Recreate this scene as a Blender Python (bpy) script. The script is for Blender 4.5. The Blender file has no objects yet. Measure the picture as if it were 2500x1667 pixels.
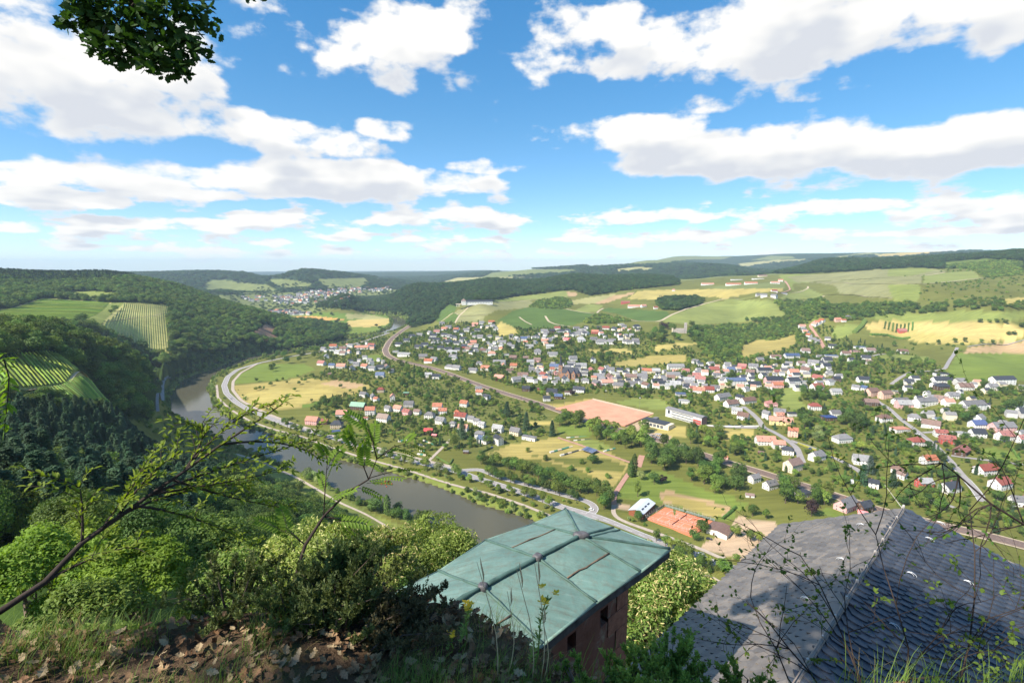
import bpy, math, random
import numpy as np
from mathutils import Vector, Matrix

random.seed(7)
RNG = np.random.default_rng(11)

# ------------------------------------------------------------------ camera
F, CX, CY, Y0 = 1230.0, 1250.0, 833.5, 645.0      # photograph is 2500 x 1667
PIT = math.atan((CY - Y0) / F)
CAMZ = 200.0
scene = bpy.context.scene
COL = scene.collection
cam_d = bpy.data.cameras.new('camera')
cam = bpy.data.objects.new('camera', cam_d)
COL.objects.link(cam)
cam.location = (0, 0, CAMZ)
cam.rotation_euler = (math.pi / 2 - PIT, 0, 0)
cam_d.sensor_width = 36.0
cam_d.lens = 36.0 * F / 2500.0
cam_d.clip_start = 0.05
cam_d.clip_end = 60000
scene.camera = cam

# ------------------------------------------------------------------ light
SUN_AZ = math.radians(-124.0)       # direction towards the sun, measured from +Y to +X
SUN_EL = math.radians(43.0)
SUN_DIR = Vector((math.sin(SUN_AZ) * math.cos(SUN_EL), math.cos(SUN_AZ) * math.cos(SUN_EL), math.sin(SUN_EL)))
sun_d = bpy.data.lights.new('sun', 'SUN')
sun_d.energy = 5.0
sun_d.angle = math.radians(0.53)
sun_d.color = (1.0, 0.93, 0.82)
sun = bpy.data.objects.new('sun', sun_d)
COL.objects.link(sun)
sun.location = (-300, -100, 500)
sun.rotation_euler = (-SUN_DIR).to_track_quat('-Z', 'Y').to_euler()

vs = scene.view_settings
vs.view_transform = 'Standard'
vs.look = 'None'
vs.gamma = 1.0
vs.use_curve_mapping = False
vs.exposure = 0.80
try:
    scene.cycles.use_denoising = True
    scene.cycles.max_bounces = 6
    scene.cycles.transparent_max_bounces = 6
    scene.cycles.volume_bounces = 0
    scene.cycles.diffuse_bounces = 3
    scene.cycles.glossy_bounces = 2
    scene.cycles.transmission_bounces = 3
    scene.cycles.caustics_reflective = False
    scene.cycles.caustics_refractive = False
except Exception:
    pass

# ------------------------------------------------------------------ helpers: projection
SP, CP = math.sin(PIT), math.cos(PIT)

def ray(px, py):
    u = (np.asarray(px, float) - CX) / F
    v = (CY - np.asarray(py, float)) / F
    return np.stack([u, CP + SP * v, -SP + CP * v], -1)

def project(x, y, z):
    zz = z - CAMZ
    dep = y * CP - zz * SP
    up = y * SP + zz * CP
    dep = np.where(np.abs(dep) < 1e-6, 1e-6, dep)
    return CX + F * x / dep, CY - F * up / dep, dep

def at_z(px, py, z):
    d = ray(px, py)
    t = (z - CAMZ) / d[..., 2]
    return d * t[..., None] + np.array([0, 0, CAMZ])

def at_d(px, py, dist):
    d = ray(px, py)
    t = dist / np.hypot(d[..., 0], d[..., 1])
    return d * np.asarray(t)[..., None] + np.array([0, 0, CAMZ])

def at_depth(px, py, dep):
    return ray(px, py) * dep + np.array([0, 0, CAMZ])

# ------------------------------------------------------------------ helpers: node materials
def new_mat(name):
    m = bpy.data.materials.new(name)
    m.use_nodes = True
    nt = m.node_tree
    nt.nodes.clear()
    return m, nt

def N(nt, typ, **kw):
    n = nt.nodes.new(typ)
    for k, v in kw.items():
        if k in n.inputs:
            n.inputs[k].default_value = v
        else:
            setattr(n, k, v)
    return n

def L(nt, a, b):
    nt.links.new(a, b)

def ramp(nt, fac, stops):
    r = nt.nodes.new('ShaderNodeValToRGB')
    cr = r.color_ramp
    while len(cr.elements) < len(stops):
        cr.elements.new(0.5)
    for e, (p, c) in zip(cr.elements, stops):
        e.position = p
        e.color = (c[0], c[1], c[2], 1) if len(c) == 3 else c
    L(nt, fac, r.inputs['Fac'])
    return r.outputs['Color']

def mixc(nt, fac, a, b, mode='MIX'):
    m = nt.nodes.new('ShaderNodeMix')
    m.data_type = 'RGBA'
    m.blend_type = mode
    for sock, val in ((m.inputs[0], fac), (m.inputs[6], a), (m.inputs[7], b)):
        if isinstance(val, (int, float)):
            sock.default_value = val
        elif isinstance(val, (tuple, list)):
            sock.default_value = (val[0], val[1], val[2], 1)
        else:
            L(nt, val, sock)
    return m.outputs[2]

def math_n(nt, op, a, b=None, c=None, clamp=False):
    m = nt.nodes.new('ShaderNodeMath')
    m.operation = op
    m.use_clamp = clamp
    for i, v in enumerate((a, b, c)):
        if v is None:
            continue
        if isinstance(v, (int, float)):
            m.inputs[i].default_value = v
        else:
            L(nt, v, m.inputs[i])
    return m.outputs[0]

def noise(nt, vec, scale, detail=4, rough=0.55, dim='3D'):
    n = nt.nodes.new('ShaderNodeTexNoise')
    n.noise_dimensions = dim
    n.inputs['Scale'].default_value = scale
    n.inputs['Detail'].default_value = detail
    n.inputs['Roughness'].default_value = rough
    if vec is not None:
        L(nt, vec, n.inputs['Vector'])
    return n.outputs['Fac']

def bump(nt, height, strength=0.3, dist=0.1):
    b = nt.nodes.new('ShaderNodeBump')
    b.inputs['Strength'].default_value = strength
    b.inputs['Distance'].default_value = dist
    L(nt, height, b.inputs['Height'])
    return b.outputs['Normal']

def finish(nt, col, rough=0.7, spec=0.3, normal=None, metal=0.0):
    p = nt.nodes.new('ShaderNodeBsdfPrincipled')
    o = nt.nodes.new('ShaderNodeOutputMaterial')
    for key, v in (('Base Color', col), ('Roughness', rough), ('Metallic', metal)):
        if isinstance(v, (int, float)):
            p.inputs[key].default_value = v
        elif isinstance(v, (tuple, list)):
            p.inputs[key].default_value = (v[0], v[1], v[2], 1)
        else:
            L(nt, v, p.inputs[key])
    p.inputs['Specular IOR Level'].default_value = spec
    if normal is not None:
        L(nt, normal, p.inputs['Normal'])
    L(nt, p.outputs[0], o.inputs['Surface'])
    return p

MATS = {}

def solid(name, col, rough=0.7, var=0.12, scale=3.0, spec=0.3, metal=0.0, bmp=0.0, obj_var=0.0):
    """plain surface with a little noise wear; obj_var shifts brightness per object"""
    if name in MATS:
        return MATS[name]
    m, nt = new_mat(name)
    tc = nt.nodes.new('ShaderNodeTexCoord')
    f = noise(nt, tc.outputs['Object'], scale, 5, 0.6)
    lo = tuple(c * (1 - var) for c in col)
    hi = tuple(min(1, c * (1 + var)) for c in col)
    c = ramp(nt, f, [(0.3, lo), (0.7, hi)])
    if obj_var:
        oi = nt.nodes.new('ShaderNodeObjectInfo')
        h = nt.nodes.new('ShaderNodeHueSaturation')
        L(nt, c, h.inputs['Color'])
        L(nt, math_n(nt, 'MULTIPLY_ADD', oi.outputs['Random'], obj_var * 2, 1 - obj_var), h.inputs['Value'])
        c = h.outputs['Color']
    nrm = bump(nt, f, bmp, 0.02) if bmp else None
    finish(nt, c, rough, spec, nrm, metal)
    MATS[name] = m
    return m

# ------------------------------------------------------------------ helpers: meshes and objects
class MB:
    """collects polygons, builds one mesh object"""
    def __init__(s):
        s.v, s.f, s.m = [], [], []
    def add(s, verts, faces, mat=0):
        o = len(s.v)
        s.v.extend([tuple(map(float, p)) for p in verts])
        for f in faces:
            s.f.append(tuple(i + o for i in f))
            s.m.append(mat)
    def box(s, x0, x1, y0, y1, z0, z1, mat=0):
        s.add([(x0, y0, z0), (x1, y0, z0), (x1, y1, z0), (x0, y1, z0), (x0, y0, z1), (x1, y0, z1), (x1, y1, z1), (x0, y1, z1)],
              [(0, 3, 2, 1), (4, 5, 6, 7), (0, 1, 5, 4), (1, 2, 6, 5), (2, 3, 7, 6), (3, 0, 4, 7)], mat)
    def prism(s, pts, off, mat=0):
        """polygon pts extruded by vector off"""
        n = len(pts)
        off = np.array(off, float)
        top = [np.array(p, float) + off for p in pts]
        s.add(list(pts) + top, [tuple(range(n - 1, -1, -1)), tuple(range(n, 2 * n))] +
              [(i, (i + 1) % n, n + (i + 1) % n, n + i) for i in range(n)], mat)
    def tube(s, pts, radii, sides=6, mat=0, cap=True):
        pts = [np.array(p, float) for p in pts]
        n = len(pts)
        if isinstance(radii, (int, float)):
            radii = [radii] * n
        rings = []
        for i, p in enumerate(pts):
            t = pts[min(i + 1, n - 1)] - pts[max(i - 1, 0)]
            t = t / (np.linalg.norm(t) + 1e-9)
            a = np.array([0, 0, 1.0]) if abs(t[2]) < 0.9 else np.array([1.0, 0, 0])
            u = np.cross(t, a); u /= np.linalg.norm(u) + 1e-9
            w = np.cross(t, u)
            rings.append([p + radii[i] * (math.cos(k * 2 * math.pi / sides) * u + math.sin(k * 2 * math.pi / sides) * w) for k in range(sides)])
        verts = [q for r in rings for q in r]
        faces = []
        for i in range(n - 1):
            for k in range(sides):
                k2 = (k + 1) % sides
                faces.append((i * sides + k, i * sides + k2, (i + 1) * sides + k2, (i + 1) * sides + k))
        if cap:
            faces.append(tuple(range(sides - 1, -1, -1)))
            faces.append(tuple((n - 1) * sides + k for k in range(sides)))
        s.add(verts, faces, mat)
    def mesh(s, name):
        me = bpy.data.meshes.new(name)
        me.from_pydata(s.v, [], s.f)
        if any(s.m):
            me.polygons.foreach_set('material_index', s.m)
        me.update()
        return me
    def build(s, name, mats, parent=None, smooth=False):
        me = s.mesh(name)
        return mobj(name, me, mats, parent, smooth)

def mobj(name, me, mats=None, parent=None, smooth=False):
    o = bpy.data.objects.new(name, me)
    COL.objects.link(o)
    if mats is not None and len(me.materials) == 0:
        for m in (mats if isinstance(mats, (list, tuple)) else [mats]):
            me.materials.append(m)
    if smooth:
        me.polygons.foreach_set('use_smooth', [True] * len(me.polygons))
    if parent is not None:
        o.parent = parent
    return o

def np_mesh(name, verts, faces):
    """fast mesh from numpy arrays of quads or triangles"""
    me = bpy.data.meshes.new(name)
    verts = np.asarray(verts, np.float32); faces = np.asarray(faces, np.int32)
    k = faces.shape[1]
    me.vertices.add(len(verts)); me.vertices.foreach_set('co', verts.ravel())
    me.loops.add(faces.size); me.loops.foreach_set('vertex_index', faces.ravel())
    me.polygons.add(len(faces))
    me.polygons.foreach_set('loop_start', np.arange(0, faces.size, k, dtype=np.int32))
    me.update(calc_edges=True)
    me.validate()
    return me

def empty(name, loc=(0, 0, 0), rz=0.0):
    o = bpy.data.objects.new(name, None)
    o.empty_display_size = 0.5
    COL.objects.link(o)
    o.location = loc
    o.rotation_euler = (0, 0, rz)
    return o

def tag(o, label=None, cat=None, group=None, kind=None):
    if label: o['label'] = label
    if cat: o['category'] = cat
    if group: o['group'] = group
    if kind: o['kind'] = kind
    return o

def ordinal(i):
    w = ['leftmost', 'second from left', 'third from left', 'fourth from left', 'fifth from left', 'sixth from left',
         'seventh from left', 'eighth from left', 'ninth from left', 'tenth from left']
    if i < len(w):
        return w[i]
    n = i + 1
    suf = 'th' if 10 <= n % 100 <= 20 else {1: 'st', 2: 'nd', 3: 'rd'}.get(n % 10, 'th')
    return '%d%s from left' % (n, suf)

def label_all(items):
    """items: (object, pixel x, base label); repeats of a base label are told apart left to right"""
    by = {}
    for o, x, b in items:
        by.setdefault(b, []).append((x, o))
    for b, lst in by.items():
        lst.sort(key=lambda t: t[0])
        for i, (x, o) in enumerate(lst):
            if len(lst) == 1:
                o['label'] = b
            elif i == len(lst) - 1:
                o['label'] = b + ', rightmost'
            else:
                o['label'] = b + ', ' + ordinal(i)
# ------------------------------------------------------------------ sky with cumulus clouds
world = bpy.data.worlds.new('World')
scene.world = world
world.use_nodes = True
wt = world.node_tree
wt.nodes.clear()
sky = wt.nodes.new('ShaderNodeTexSky')
sky.sky_type = 'NISHITA'
sky.sun_disc = False
sky.sun_elevation = SUN_EL
sky.sun_rotation = SUN_AZ
sky.altitude = 1200
sky.air_density = 1.0
sky.dust_density = 0.08
sky.ozone_density = 2.2

def cloud_group(full):
    """density of the cloud layer at a direction: cloud banks (soft blobs) + fractal noise"""
    g = bpy.data.node_groups.new('cloud_density', 'ShaderNodeTree')
    g.interface.new_socket('Dir', in_out='INPUT', socket_type='NodeSocketVector')
    g.interface.new_socket('Shift', in_out='INPUT', socket_type='NodeSocketFloat')
    g.interface.new_socket('Density', in_out='OUTPUT', socket_type='NodeSocketFloat')
    gi = g.nodes.new('NodeGroupInput'); go = g.nodes.new('NodeGroupOutput')
    sep = g.nodes.new('ShaderNodeSeparateXYZ')
    L(g, gi.outputs[0], sep.inputs[0])
    x, y, z = sep.outputs
    el0 = math_n(g, 'ARCSINE', z)
    base_ = math_n(g, 'ADD', math_n(g, 'MAXIMUM', el0, -0.02), 0.12)
    el = math_n(g, 'MULTIPLY_ADD', gi.outputs[1], base_, el0)
    az = math_n(g, 'MULTIPLY_ADD', math_n(g, 'MULTIPLY', gi.outputs[1], -0.45), base_, math_n(g, 'ARCTAN2', x, y))
    el_c = math_n(g, 'MAXIMUM', el, -0.02)
    def field(sx, sy, det):
        cmb = g.nodes.new('ShaderNodeCombineXYZ')
        L(g, math_n(g, 'MULTIPLY', az, sx), cmb.inputs[0]); L(g, math_n(g, 'MULTIPLY', el_c, sy), cmb.inputs[1])
        return cmb.outputs[0], noise(g, cmb.outputs[0], 1.0, det, 0.58, '2D')
    pv, hi_n = field(5.2, 9.0, 8 if full else 3)            # large heaps high up
    pv2, lo_n = field(11.0, 34.0, 6 if full else 2)         # small flat ones towards the horizon
    wl = g.nodes.new('ShaderNodeMapRange'); wl.interpolation_type = 'SMOOTHSTEP'
    wl.inputs['From Min'].default_value = 0.07; wl.inputs['From Max'].default_value = 0.19
    L(g, el_c, wl.inputs['Value'])
    mxn = g.nodes.new('ShaderNodeMix'); mxn.data_type = 'FLOAT'
    L(g, wl.outputs[0], mxn.inputs[0]); L(g, lo_n, mxn.inputs[2]); L(g, hi_n, mxn.inputs[3])
    nsum = mxn.outputs[0]
    if full:
        # rounded billows on the cloud edges
        wv = g.nodes.new('ShaderNodeVectorMath'); wv.operation = 'MULTIPLY_ADD'
        wn = g.nodes.new('ShaderNodeTexNoise'); wn.noise_dimensions = '2D'
        wn.inputs['Scale'].default_value = 1.6; wn.inputs['Detail'].default_value = 2
        L(g, pv, wn.inputs['Vector'])
        L(g, wn.outputs['Color'], wv.inputs[0]); wv.inputs[1].default_value = (0.35, 0.35, 0); L(g, pv, wv.inputs[2])
        vo = g.nodes.new('ShaderNodeTexVoronoi'); vo.voronoi_dimensions = '2D'; vo.feature = 'F1'
        vo.inputs['Scale'].default_value = 3.2
        vo.inputs['Detail'].default_value = 1.0
        L(g, wv.outputs[0], vo.inputs['Vector'])
        bil = math_n(g, 'SUBTRACT', 0.45, vo.outputs['Distance'])
        nsum = math_n(g, 'MULTIPLY_ADD', bil, 0.13, nsum)
    acc = None
    for (cxp, cyp, rx, ry, amp) in CLOUDS:
        d = ray(cxp, cyp); d = d / np.linalg.norm(d)
        a0, e0 = math.atan2(d[0], d[1]), math.asin(d[2])
        d1 = ray(cxp + rx, cyp); d2 = ray(cxp, cyp - ry)
        d1 /= np.linalg.norm(d1); d2 /= np.linalg.norm(d2)
        sx = abs(math.atan2(d1[0], d1[1]) - a0); sy = abs(math.asin(d2[2]) - e0)
        u = math_n(g, 'MULTIPLY_ADD', az, 1 / sx, -a0 / sx)
        v = math_n(g, 'MULTIPLY_ADD', el, 1 / sy, -e0 / sy)
        if amp > 0:      # flat cloud base
            v = math_n(g, 'MAXIMUM', v, math_n(g, 'MULTIPLY', v, -1.5))
        r2 = math_n(g, 'MULTIPLY_ADD', u, u, math_n(g, 'MULTIPLY', v, v))
        r4 = math_n(g, 'MULTIPLY', r2, r2)
        b = math_n(g, 'DIVIDE', amp, math_n(g, 'MULTIPLY_ADD', r4, r2, 1.0))
        acc = b if acc is None else math_n(g, 'MAXIMUM' if amp > 0 else 'ADD', acc, b)
    L(g, math_n(g, 'ADD', math_n(g, 'MULTIPLY_ADD', nsum, 1.25, -0.125), acc), go.inputs[0])
    return g

# (photo x, photo y, half width, half height, weight): the cloud banks of the photograph, and clear gaps (negative)
CLOUDS = [
    (130, 190, 400, 190, .30), (420, 290, 260, 90, .28), (720, 350, 220, 55, .26), (930, 170, 200, 120, .30), (1090, 90, 130, 80, .28), (960, 320, 100, 40, .24),
    (1480, 130, 270, 120, .32), (1900, 110, 400, 150, .32), (2330, 60, 300, 110, .32), (1900, 235, 330, 40, .22),
    (1480, 335, 220, 60, .30), (1850, 380, 400, 70, .34), (2330, 380, 330, 75, .32),
    (430, 450, 300, 55, .32), (880, 450, 340, 60, .34), (1180, 410, 130, 26, .26), (130, 490, 200, 32, .30),
    (100, 560, 160, 18, .26), (420, 548, 220, 20, .28), (650, 530, 120, 20, .28), (1130, 540, 180, 30, .28), (1500, 540, 140, 16, .27), (1650, 530, 110, 16, .26),
    (1980, 515, 200, 26, .28), (2350, 520, 260, 34, .30), (640, 590, 100, 14, .24), (900, 582, 160, 14, .26), (300, 608, 260, 10, .22), (1300, 588, 200, 9, .2), (1800, 570, 300, 10, .22), (2250, 570, 250, 10, .22),
    (1150, 260, 140, 150, -.22), (640, 150, 110, 130, -.14), (2400, 240, 280, 34, -.2), (1500, 470, 300, 26, -.16), (1050, 380, 110, 22, -.2),
]
cg_full, cg_soft = cloud_group(True), cloud_group(False)
geo = wt.nodes.new('ShaderNodeTexCoord')
dirv = geo.outputs['Generated']
def dens(shift, cg):
    n = wt.nodes.new('ShaderNodeGroup'); n.node_tree = cg
    L(wt, dirv, n.inputs[0]); n.inputs[1].default_value = shift
    return n.outputs[0]
d0 = dens(0.0, cg_full)
d2 = dens(0.13, cg_soft)
sepd = wt.nodes.new('ShaderNodeSeparateXYZ'); L(wt, dirv, sepd.inputs[0])
T0 = 0.532
def sstep(nt, v, a, b):
    m = nt.nodes.new('ShaderNodeMapRange')
    m.interpolation_type = 'SMOOTHSTEP'
    m.inputs['From Min'].default_value = a; m.inputs['From Max'].default_value = b
    L(nt, v, m.inputs['Value'])
    return m.outputs[0]
low = sstep(wt, sepd.outputs[2], 0.02, 0.22)
d0 = math_n(wt, 'ADD', d0, math_n(wt, 'MULTIPLY_ADD', low, -0.06, 0.06))      # more, thinner cloud towards the horizon
cover = sstep(wt, d0, T0, T0 + 0.19)
thick = sstep(wt, d0, T0 + 0.02, T0 + 0.46)
above = sstep(wt, d2, T0 - 0.12, T0 + 0.44)
relief = sstep(wt, math_n(wt, 'SUBTRACT', d0, d2), -0.20, 0.24)
shade = math_n(wt, 'MULTIPLY', above, thick)
shade = math_n(wt, 'MULTIPLY_ADD', relief, -0.70, math_n(wt, 'MULTIPLY_ADD', shade, 1.0, 0.50), clamp=True)
ccol = ramp(wt, shade, [(0.0, (4.85, 4.80, 4.66)), (0.35, (4.30, 4.31, 4.31)), (0.7, (3.75, 3.86, 4.02)), (1.0, (3.35, 3.50, 3.80))])
skyc = wt.nodes.new('ShaderNodeHueSaturation')
skyc.inputs['Saturation'].default_value = 1.72
skyc.inputs['Value'].default_value = 1.5
gam = wt.nodes.new('ShaderNodeGamma')
gam.inputs['Gamma'].default_value = 0.62
L(wt, sky.outputs[0], gam.inputs['Color'])
L(wt, gam.outputs[0], skyc.inputs['Color'])
air = mixc(wt, sstep(wt, sepd.outputs[2], 0.0, 0.25), (0.82, 0.97, 1.24), (0.98, 1.0, 1.0))
skyt = mixc(wt, 1.0, skyc.outputs[0], air, 'MULTIPLY')
mixed = mixc(wt, cover, skyt, ccol)
up = sstep(wt, sepd.outputs[2], -0.02, 0.03)
mixed = mixc(wt, up, skyt, mixed)
bg = wt.nodes.new('ShaderNodeBackground')
bg.inputs['Strength'].default_value = 0.126
L(wt, mixed, bg.inputs['Color'])
wo = wt.nodes.new('ShaderNodeOutputWorld')
L(wt, bg.outputs[0], wo.inputs['Surface'])
world.cycles.sampling_method = 'MANUAL'
world.cycles.sample_map_resolution = 512
# ------------------------------------------------------------------ terrain: height field on a polar grid around the view point
# visible control points: (photo x, photo y, elevation)
CZ = [
 # river banks and valley floor
 (1300,1275,0),(1124,1210,0),(848,1127,0),(660,1057,0),(516,979,0),(516,923,0),(607,880,0),(741,858,0),(915,815,0),(990,787,0),
 (1057,1290,0),(896,1229,0),(733,1151,0),(560,1075,0),(418,1000,0),(425,940,1),(536,893,1),(700,848,1),(830,826,1),
 (1700,1400,0),(1600,1300,1),(1650,1275,2),(1780,1330,2),(1400,1150,1),(1200,1050,2),(1000,1010,2),(800,930,2),(650,960,1),(1450,1100,3),
 (830,1215,1),(700,1165,1),(950,1290,1),(1080,1330,1),(640,1120,2),
 (388,960,2),(386,1000,3),(384,935,3),(395,1030,6),(440,1040,4),(500,1072,3),(340,975,34),(310,940,62),
 # village
 (1700,1105,4),(1900,1160,5),(2136,1241,6),(2490,1325,8),(1320,985,4),(1162,937,4),(963,877,4),(955,832,4),(1480,1005,5),(1650,1030,7),
 (1854,1040,9),(2100,1140,10),(2380,1190,12),(2480,1250,10),(2250,1055,16),(2140,980,18),(2450,1120,18),(2450,1030,24),(1400,920,11),(1700,950,13),
 (1900,950,19),(2100,920,27),(1250,870,14),(1100,870,11),(1050,820,12),(1250,820,26),(1400,830,28),(1550,830,33),(1150,800,22),
 (1800,870,24),(1950,850,34),(2000,810,48),(2150,870,36),(2300,890,38),(2450,900,42),(2450,830,52),(2200,800,58),(1670,812,45),(1560,870,18),(1640,880,20),
 # vineyards behind the village
 (1250,792,34),(1350,740,68),(1170,740,78),(1100,762,50),(1060,787,14),(1450,770,50),(1000,780,4),(905,752,10),(770,745,3),(1300,760,56),
 (1800,752,68),(1680,772,58),(1560,785,50),(1900,785,52),(2000,772,58),
 # plain down the valley
 (800,735,0),(640,745,0),(900,735,0),(560,722,2),(700,700,8),(900,770,0),(800,785,0),(680,765,2),
]
# visible control points with a chosen distance: (photo x, photo y, distance)
CD = [
 # forest ridge on the far bank
 (1400,674,2600),(1200,684,2500),(1000,702,2400),(850,726,2300),(1350,718,2000),(1530,706,2050),(1640,694,2300),(1600,676,2750),(1250,728,1900),(1120,740,1850),
 # plateau fields
 (1700,717,1950),(1790,727,1750),(1870,722,1700),(1800,692,2200),(1680,690,2350),(1750,676,2750),(1900,690,2150),(1500,735,1850),(1600,730,1800),
 (2000,732,1500),(2100,702,1850),(2150,668,2350),(2300,658,2450),(2470,655,2350),(2350,700,1800),(2480,720,1650),(2200,745,1500),(2450,760,1450),
 (2000,656,2850),(1900,668,2750),(2000,640,3400),(2300,630,3300),(2480,618,2900),(2200,634,3400),
 # far hills
 (1180,672,5200),(1300,658,5400),(1420,650,5600),(1560,640,6500),(1700,646,4600),(1640,655,4500),(1780,650,4400),(1650,626,8500),(1900,622,8000),(2100,618,7500),(2350,614,6500),(1500,650,6000),
 (480,668,4600),(600,668,4500),(720,668,4500),(820,668,4700),(900,676,4600),(980,690,4400),(1020,698,4300),(400,676,4500),
 (950,664,9000),(1100,662,9500),(1200,660,9800),(850,666,9000),(1060,684,5600),
 (560,712,3300),(700,714,3300),(900,708,3500),
 # big hill on the left bank
 (0,668,2000),(250,670,2050),(350,682,2000),(450,706,1900),(560,745,1740),(700,788,1540),(110,732,1480),(400,752,1400),(200,705,1700),(100,748,1360),(300,765,1300),
 (300,830,1080),(400,872,1000),(400,770,1290),(0,720,1500),(520,800,1340),(520,850,1190),(600,840,1230),(600,810,1330),(600,770,1490),(640,795,1420),(450,850,1120),(450,800,1260),(480,750,1520),
 # near spur with the bright vineyard
 (0,815,620),(200,830,640),(300,878,690),(340,895,740),(100,890,440),(20,960,350),(220,930,460),(150,975,370),(270,955,560),(0,870,440),(260,985,430),
 # wooded slope under the view point
 (100,1105,250),(0,1160,180),(200,1125,270),(290,1030,470),(370,1075,500),(500,1150,330),(650,1270,200),(400,1300,140),(150,1330,95),(800,1275,300),(900,1350,230),(1200,1500,100),(1500,1500,150),(1680,1470,250),
 (2000,1480,230),(2300,1480,230),(0,1400,50),(300,1420,50),
]
# hidden or off-frame control points: (photo x of the azimuth, distance, elevation)
CH = [
 (0,2700,140),(300,2700,110),(500,2500,50),(620,2250,6),(720,1950,2),(0,820,90),(250,850,78),(-200,1200,120),(-200,2500,160),(-300,600,110),(-300,300,120),
 (1000,3000,30),(1200,3300,50),(1400,3600,60),(1650,3500,90),(1850,3700,120),(1300,7500,60),(1500,7200,80),(1750,6000,110),(2050,5000,170),(2300,4600,190),(600,6500,40),(800,6500,30),(950,6000,30),
 (300,5000,120),(0,5000,150),(-300,5000,160),(2800,3000,240),(2800,1500,60),(2800,800,20),(2900,400,5),(2800,6000,240),(-400,9000,100),(300,9500,20),(700,12500,-60),(1200,14000,-70),(950,14500,-100),(500,14500,-110),(1700,14000,190),(2300,13000,200),(2900,13000,200),(-400,14000,-100),
]
for pxa in (-500, 0, 500, 1000, 1500, 2000, 2500, 3000):
    CH += [(pxa, 6, 188), (pxa, 14, 186), (pxa, 30, 176)]
for pxa in (1000, 1500, 2000, 2500):
    CH += [(pxa, 90, 130)]
pts, vals = [], []
def add_ctl(p):
    pts.append((math.atan2(p[0], p[1]), math.log(math.hypot(p[0], p[1])))); vals.append(p[2])
for (a, b, z) in CZ:
    add_ctl(at_z(a, b, z))
for (a, b, d) in CD:
    add_ctl(at_d(a, b, d))
for (a, d, z) in CH:
    r = ray(a, 900); th = math.atan2(r[0], r[1])
    pts.append((th, math.log(d))); vals.append(z)
pts = np.array(pts); vals = np.array(vals, float)
KA = 3.2
Q = np.stack([pts[:, 0] * KA, pts[:, 1]], -1)
def tps(r2):
    return 0.5 * r2 * np.log(r2 + 1e-12)
n = len(Q)
D2 = ((Q[:, None] - Q[None]) ** 2).sum(-1)
A = np.zeros((n + 3, n + 3))
A[:n, :n] = tps(D2) + np.eye(n) * 0.0004
A[:n, n] = 1; A[:n, n + 1:] = Q; A[n, :n] = 1; A[n + 1:, :n] = Q.T
WT = np.linalg.solve(A, np.concatenate([vals, [0, 0, 0]]))

TH0, TH1, NT = -1.02, 1.02, 860
LD0, LD1, ND = math.log(7.0), math.log(15500.0), 620
TH = np.linspace(TH0, TH1, NT); LD = np.linspace(LD0, LD1, ND)
GT, GL = np.meshgrid(TH, LD, indexing='ij')
gz = np.zeros(GT.shape)
for i in range(0, NT, 40):
    q = np.stack([GT[i:i + 40].ravel() * KA, GL[i:i + 40].ravel()], -1)
    r2 = ((q[:, None, :] - Q[None]) ** 2).sum(-1)
    zz = tps(r2) @ WT[:n] + WT[n] + q @ WT[n + 1:]
    gz[i:i + 40] = zz.reshape(-1, ND)
gd = np.exp(GL)
gx = np.sin(GT) * gd; gy = np.cos(GT) * gd
def vnoise(x, y, s, seed=0):
    """smooth value noise"""
    x = x / s; y = y / s
    xi = np.floor(x).astype(np.int64); yi = np.floor(y).astype(np.int64)
    fx = x - xi; fy = y - yi
    fx = fx * fx * (3 - 2 * fx); fy = fy * fy * (3 - 2 * fy)
    def h(a, b):
        k = (a * 374761393 + b * 668265263 + seed * 974711) & 0x7fffffff
        k = ((k ^ (k >> 13)) * 1274126177) & 0x7fffffff
        return ((k ^ (k >> 16)) & 0xffff) / 65535.0
    return (h(xi, yi) * (1 - fx) + h(xi + 1, yi) * fx) * (1 - fy) + (h(xi, yi + 1) * (1 - fx) + h(xi + 1, yi + 1) * fx) * fy
floor_z = 0.8 + 0.5 * vnoise(gx, gy, 60)
gz = np.where(gz < 4, np.maximum(gz, floor_z), gz)
hill = np.clip((gz - 25) / 60, 0, 1) * np.clip((gd - 250) / 400, 0, 1)
hill = hill * np.where((GT > -0.16) & (gd < 2700), 0.12, 1.0)
gz += hill * ((vnoise(gx, gy, 160, 3) - 0.5) * 6 + (vnoise(gx, gy, 60, 4) - 0.5) * 1.2)

# ------------------------------------------------------------------ river course
RZ = -1.6
BANK_FAR = [(1980,1560),(1850,1505),(1720,1452),(1660,1420),(1450,1330),(1304,1271),(1238,1249),(1167,1231),(1124,1210),(1049,1181),(982,1162),(918,1142),(848,1127),(781,1108),(741,1090),(693,1073),(660,1058),(612,1048),
            (580,1031),(562,1020),(535,1003),(516,978),(507,952),(514,924),(545,907),(607,884),(650,874),(741,857),(843,837),(930,817),(971,805),(993,792),(995,783),(982,777),(955,772),(920,768),(860,766)]
BANK_NEAR = [(860,764.5),(920,766),(948,770),(957,777),(960,785),(957,797),(939,806),(915,815),(835,832),(741,850),(634,866),(567,882),(536,896),(477,914),(442,931),(423,954),(412,976),(418,1005),(440,1022),(500,1052),(560,1082),(629,1108),(733,1152),
             (768,1166),(803,1184),(896,1231),(1022,1272),(1057,1292),(1170,1345),(1300,1405),(1500,1490),(1700,1570),(1900,1660)]
river_xy = np.array([at_z(a, b, RZ)[:2] for a, b in BANK_FAR + BANK_NEAR])

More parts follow.
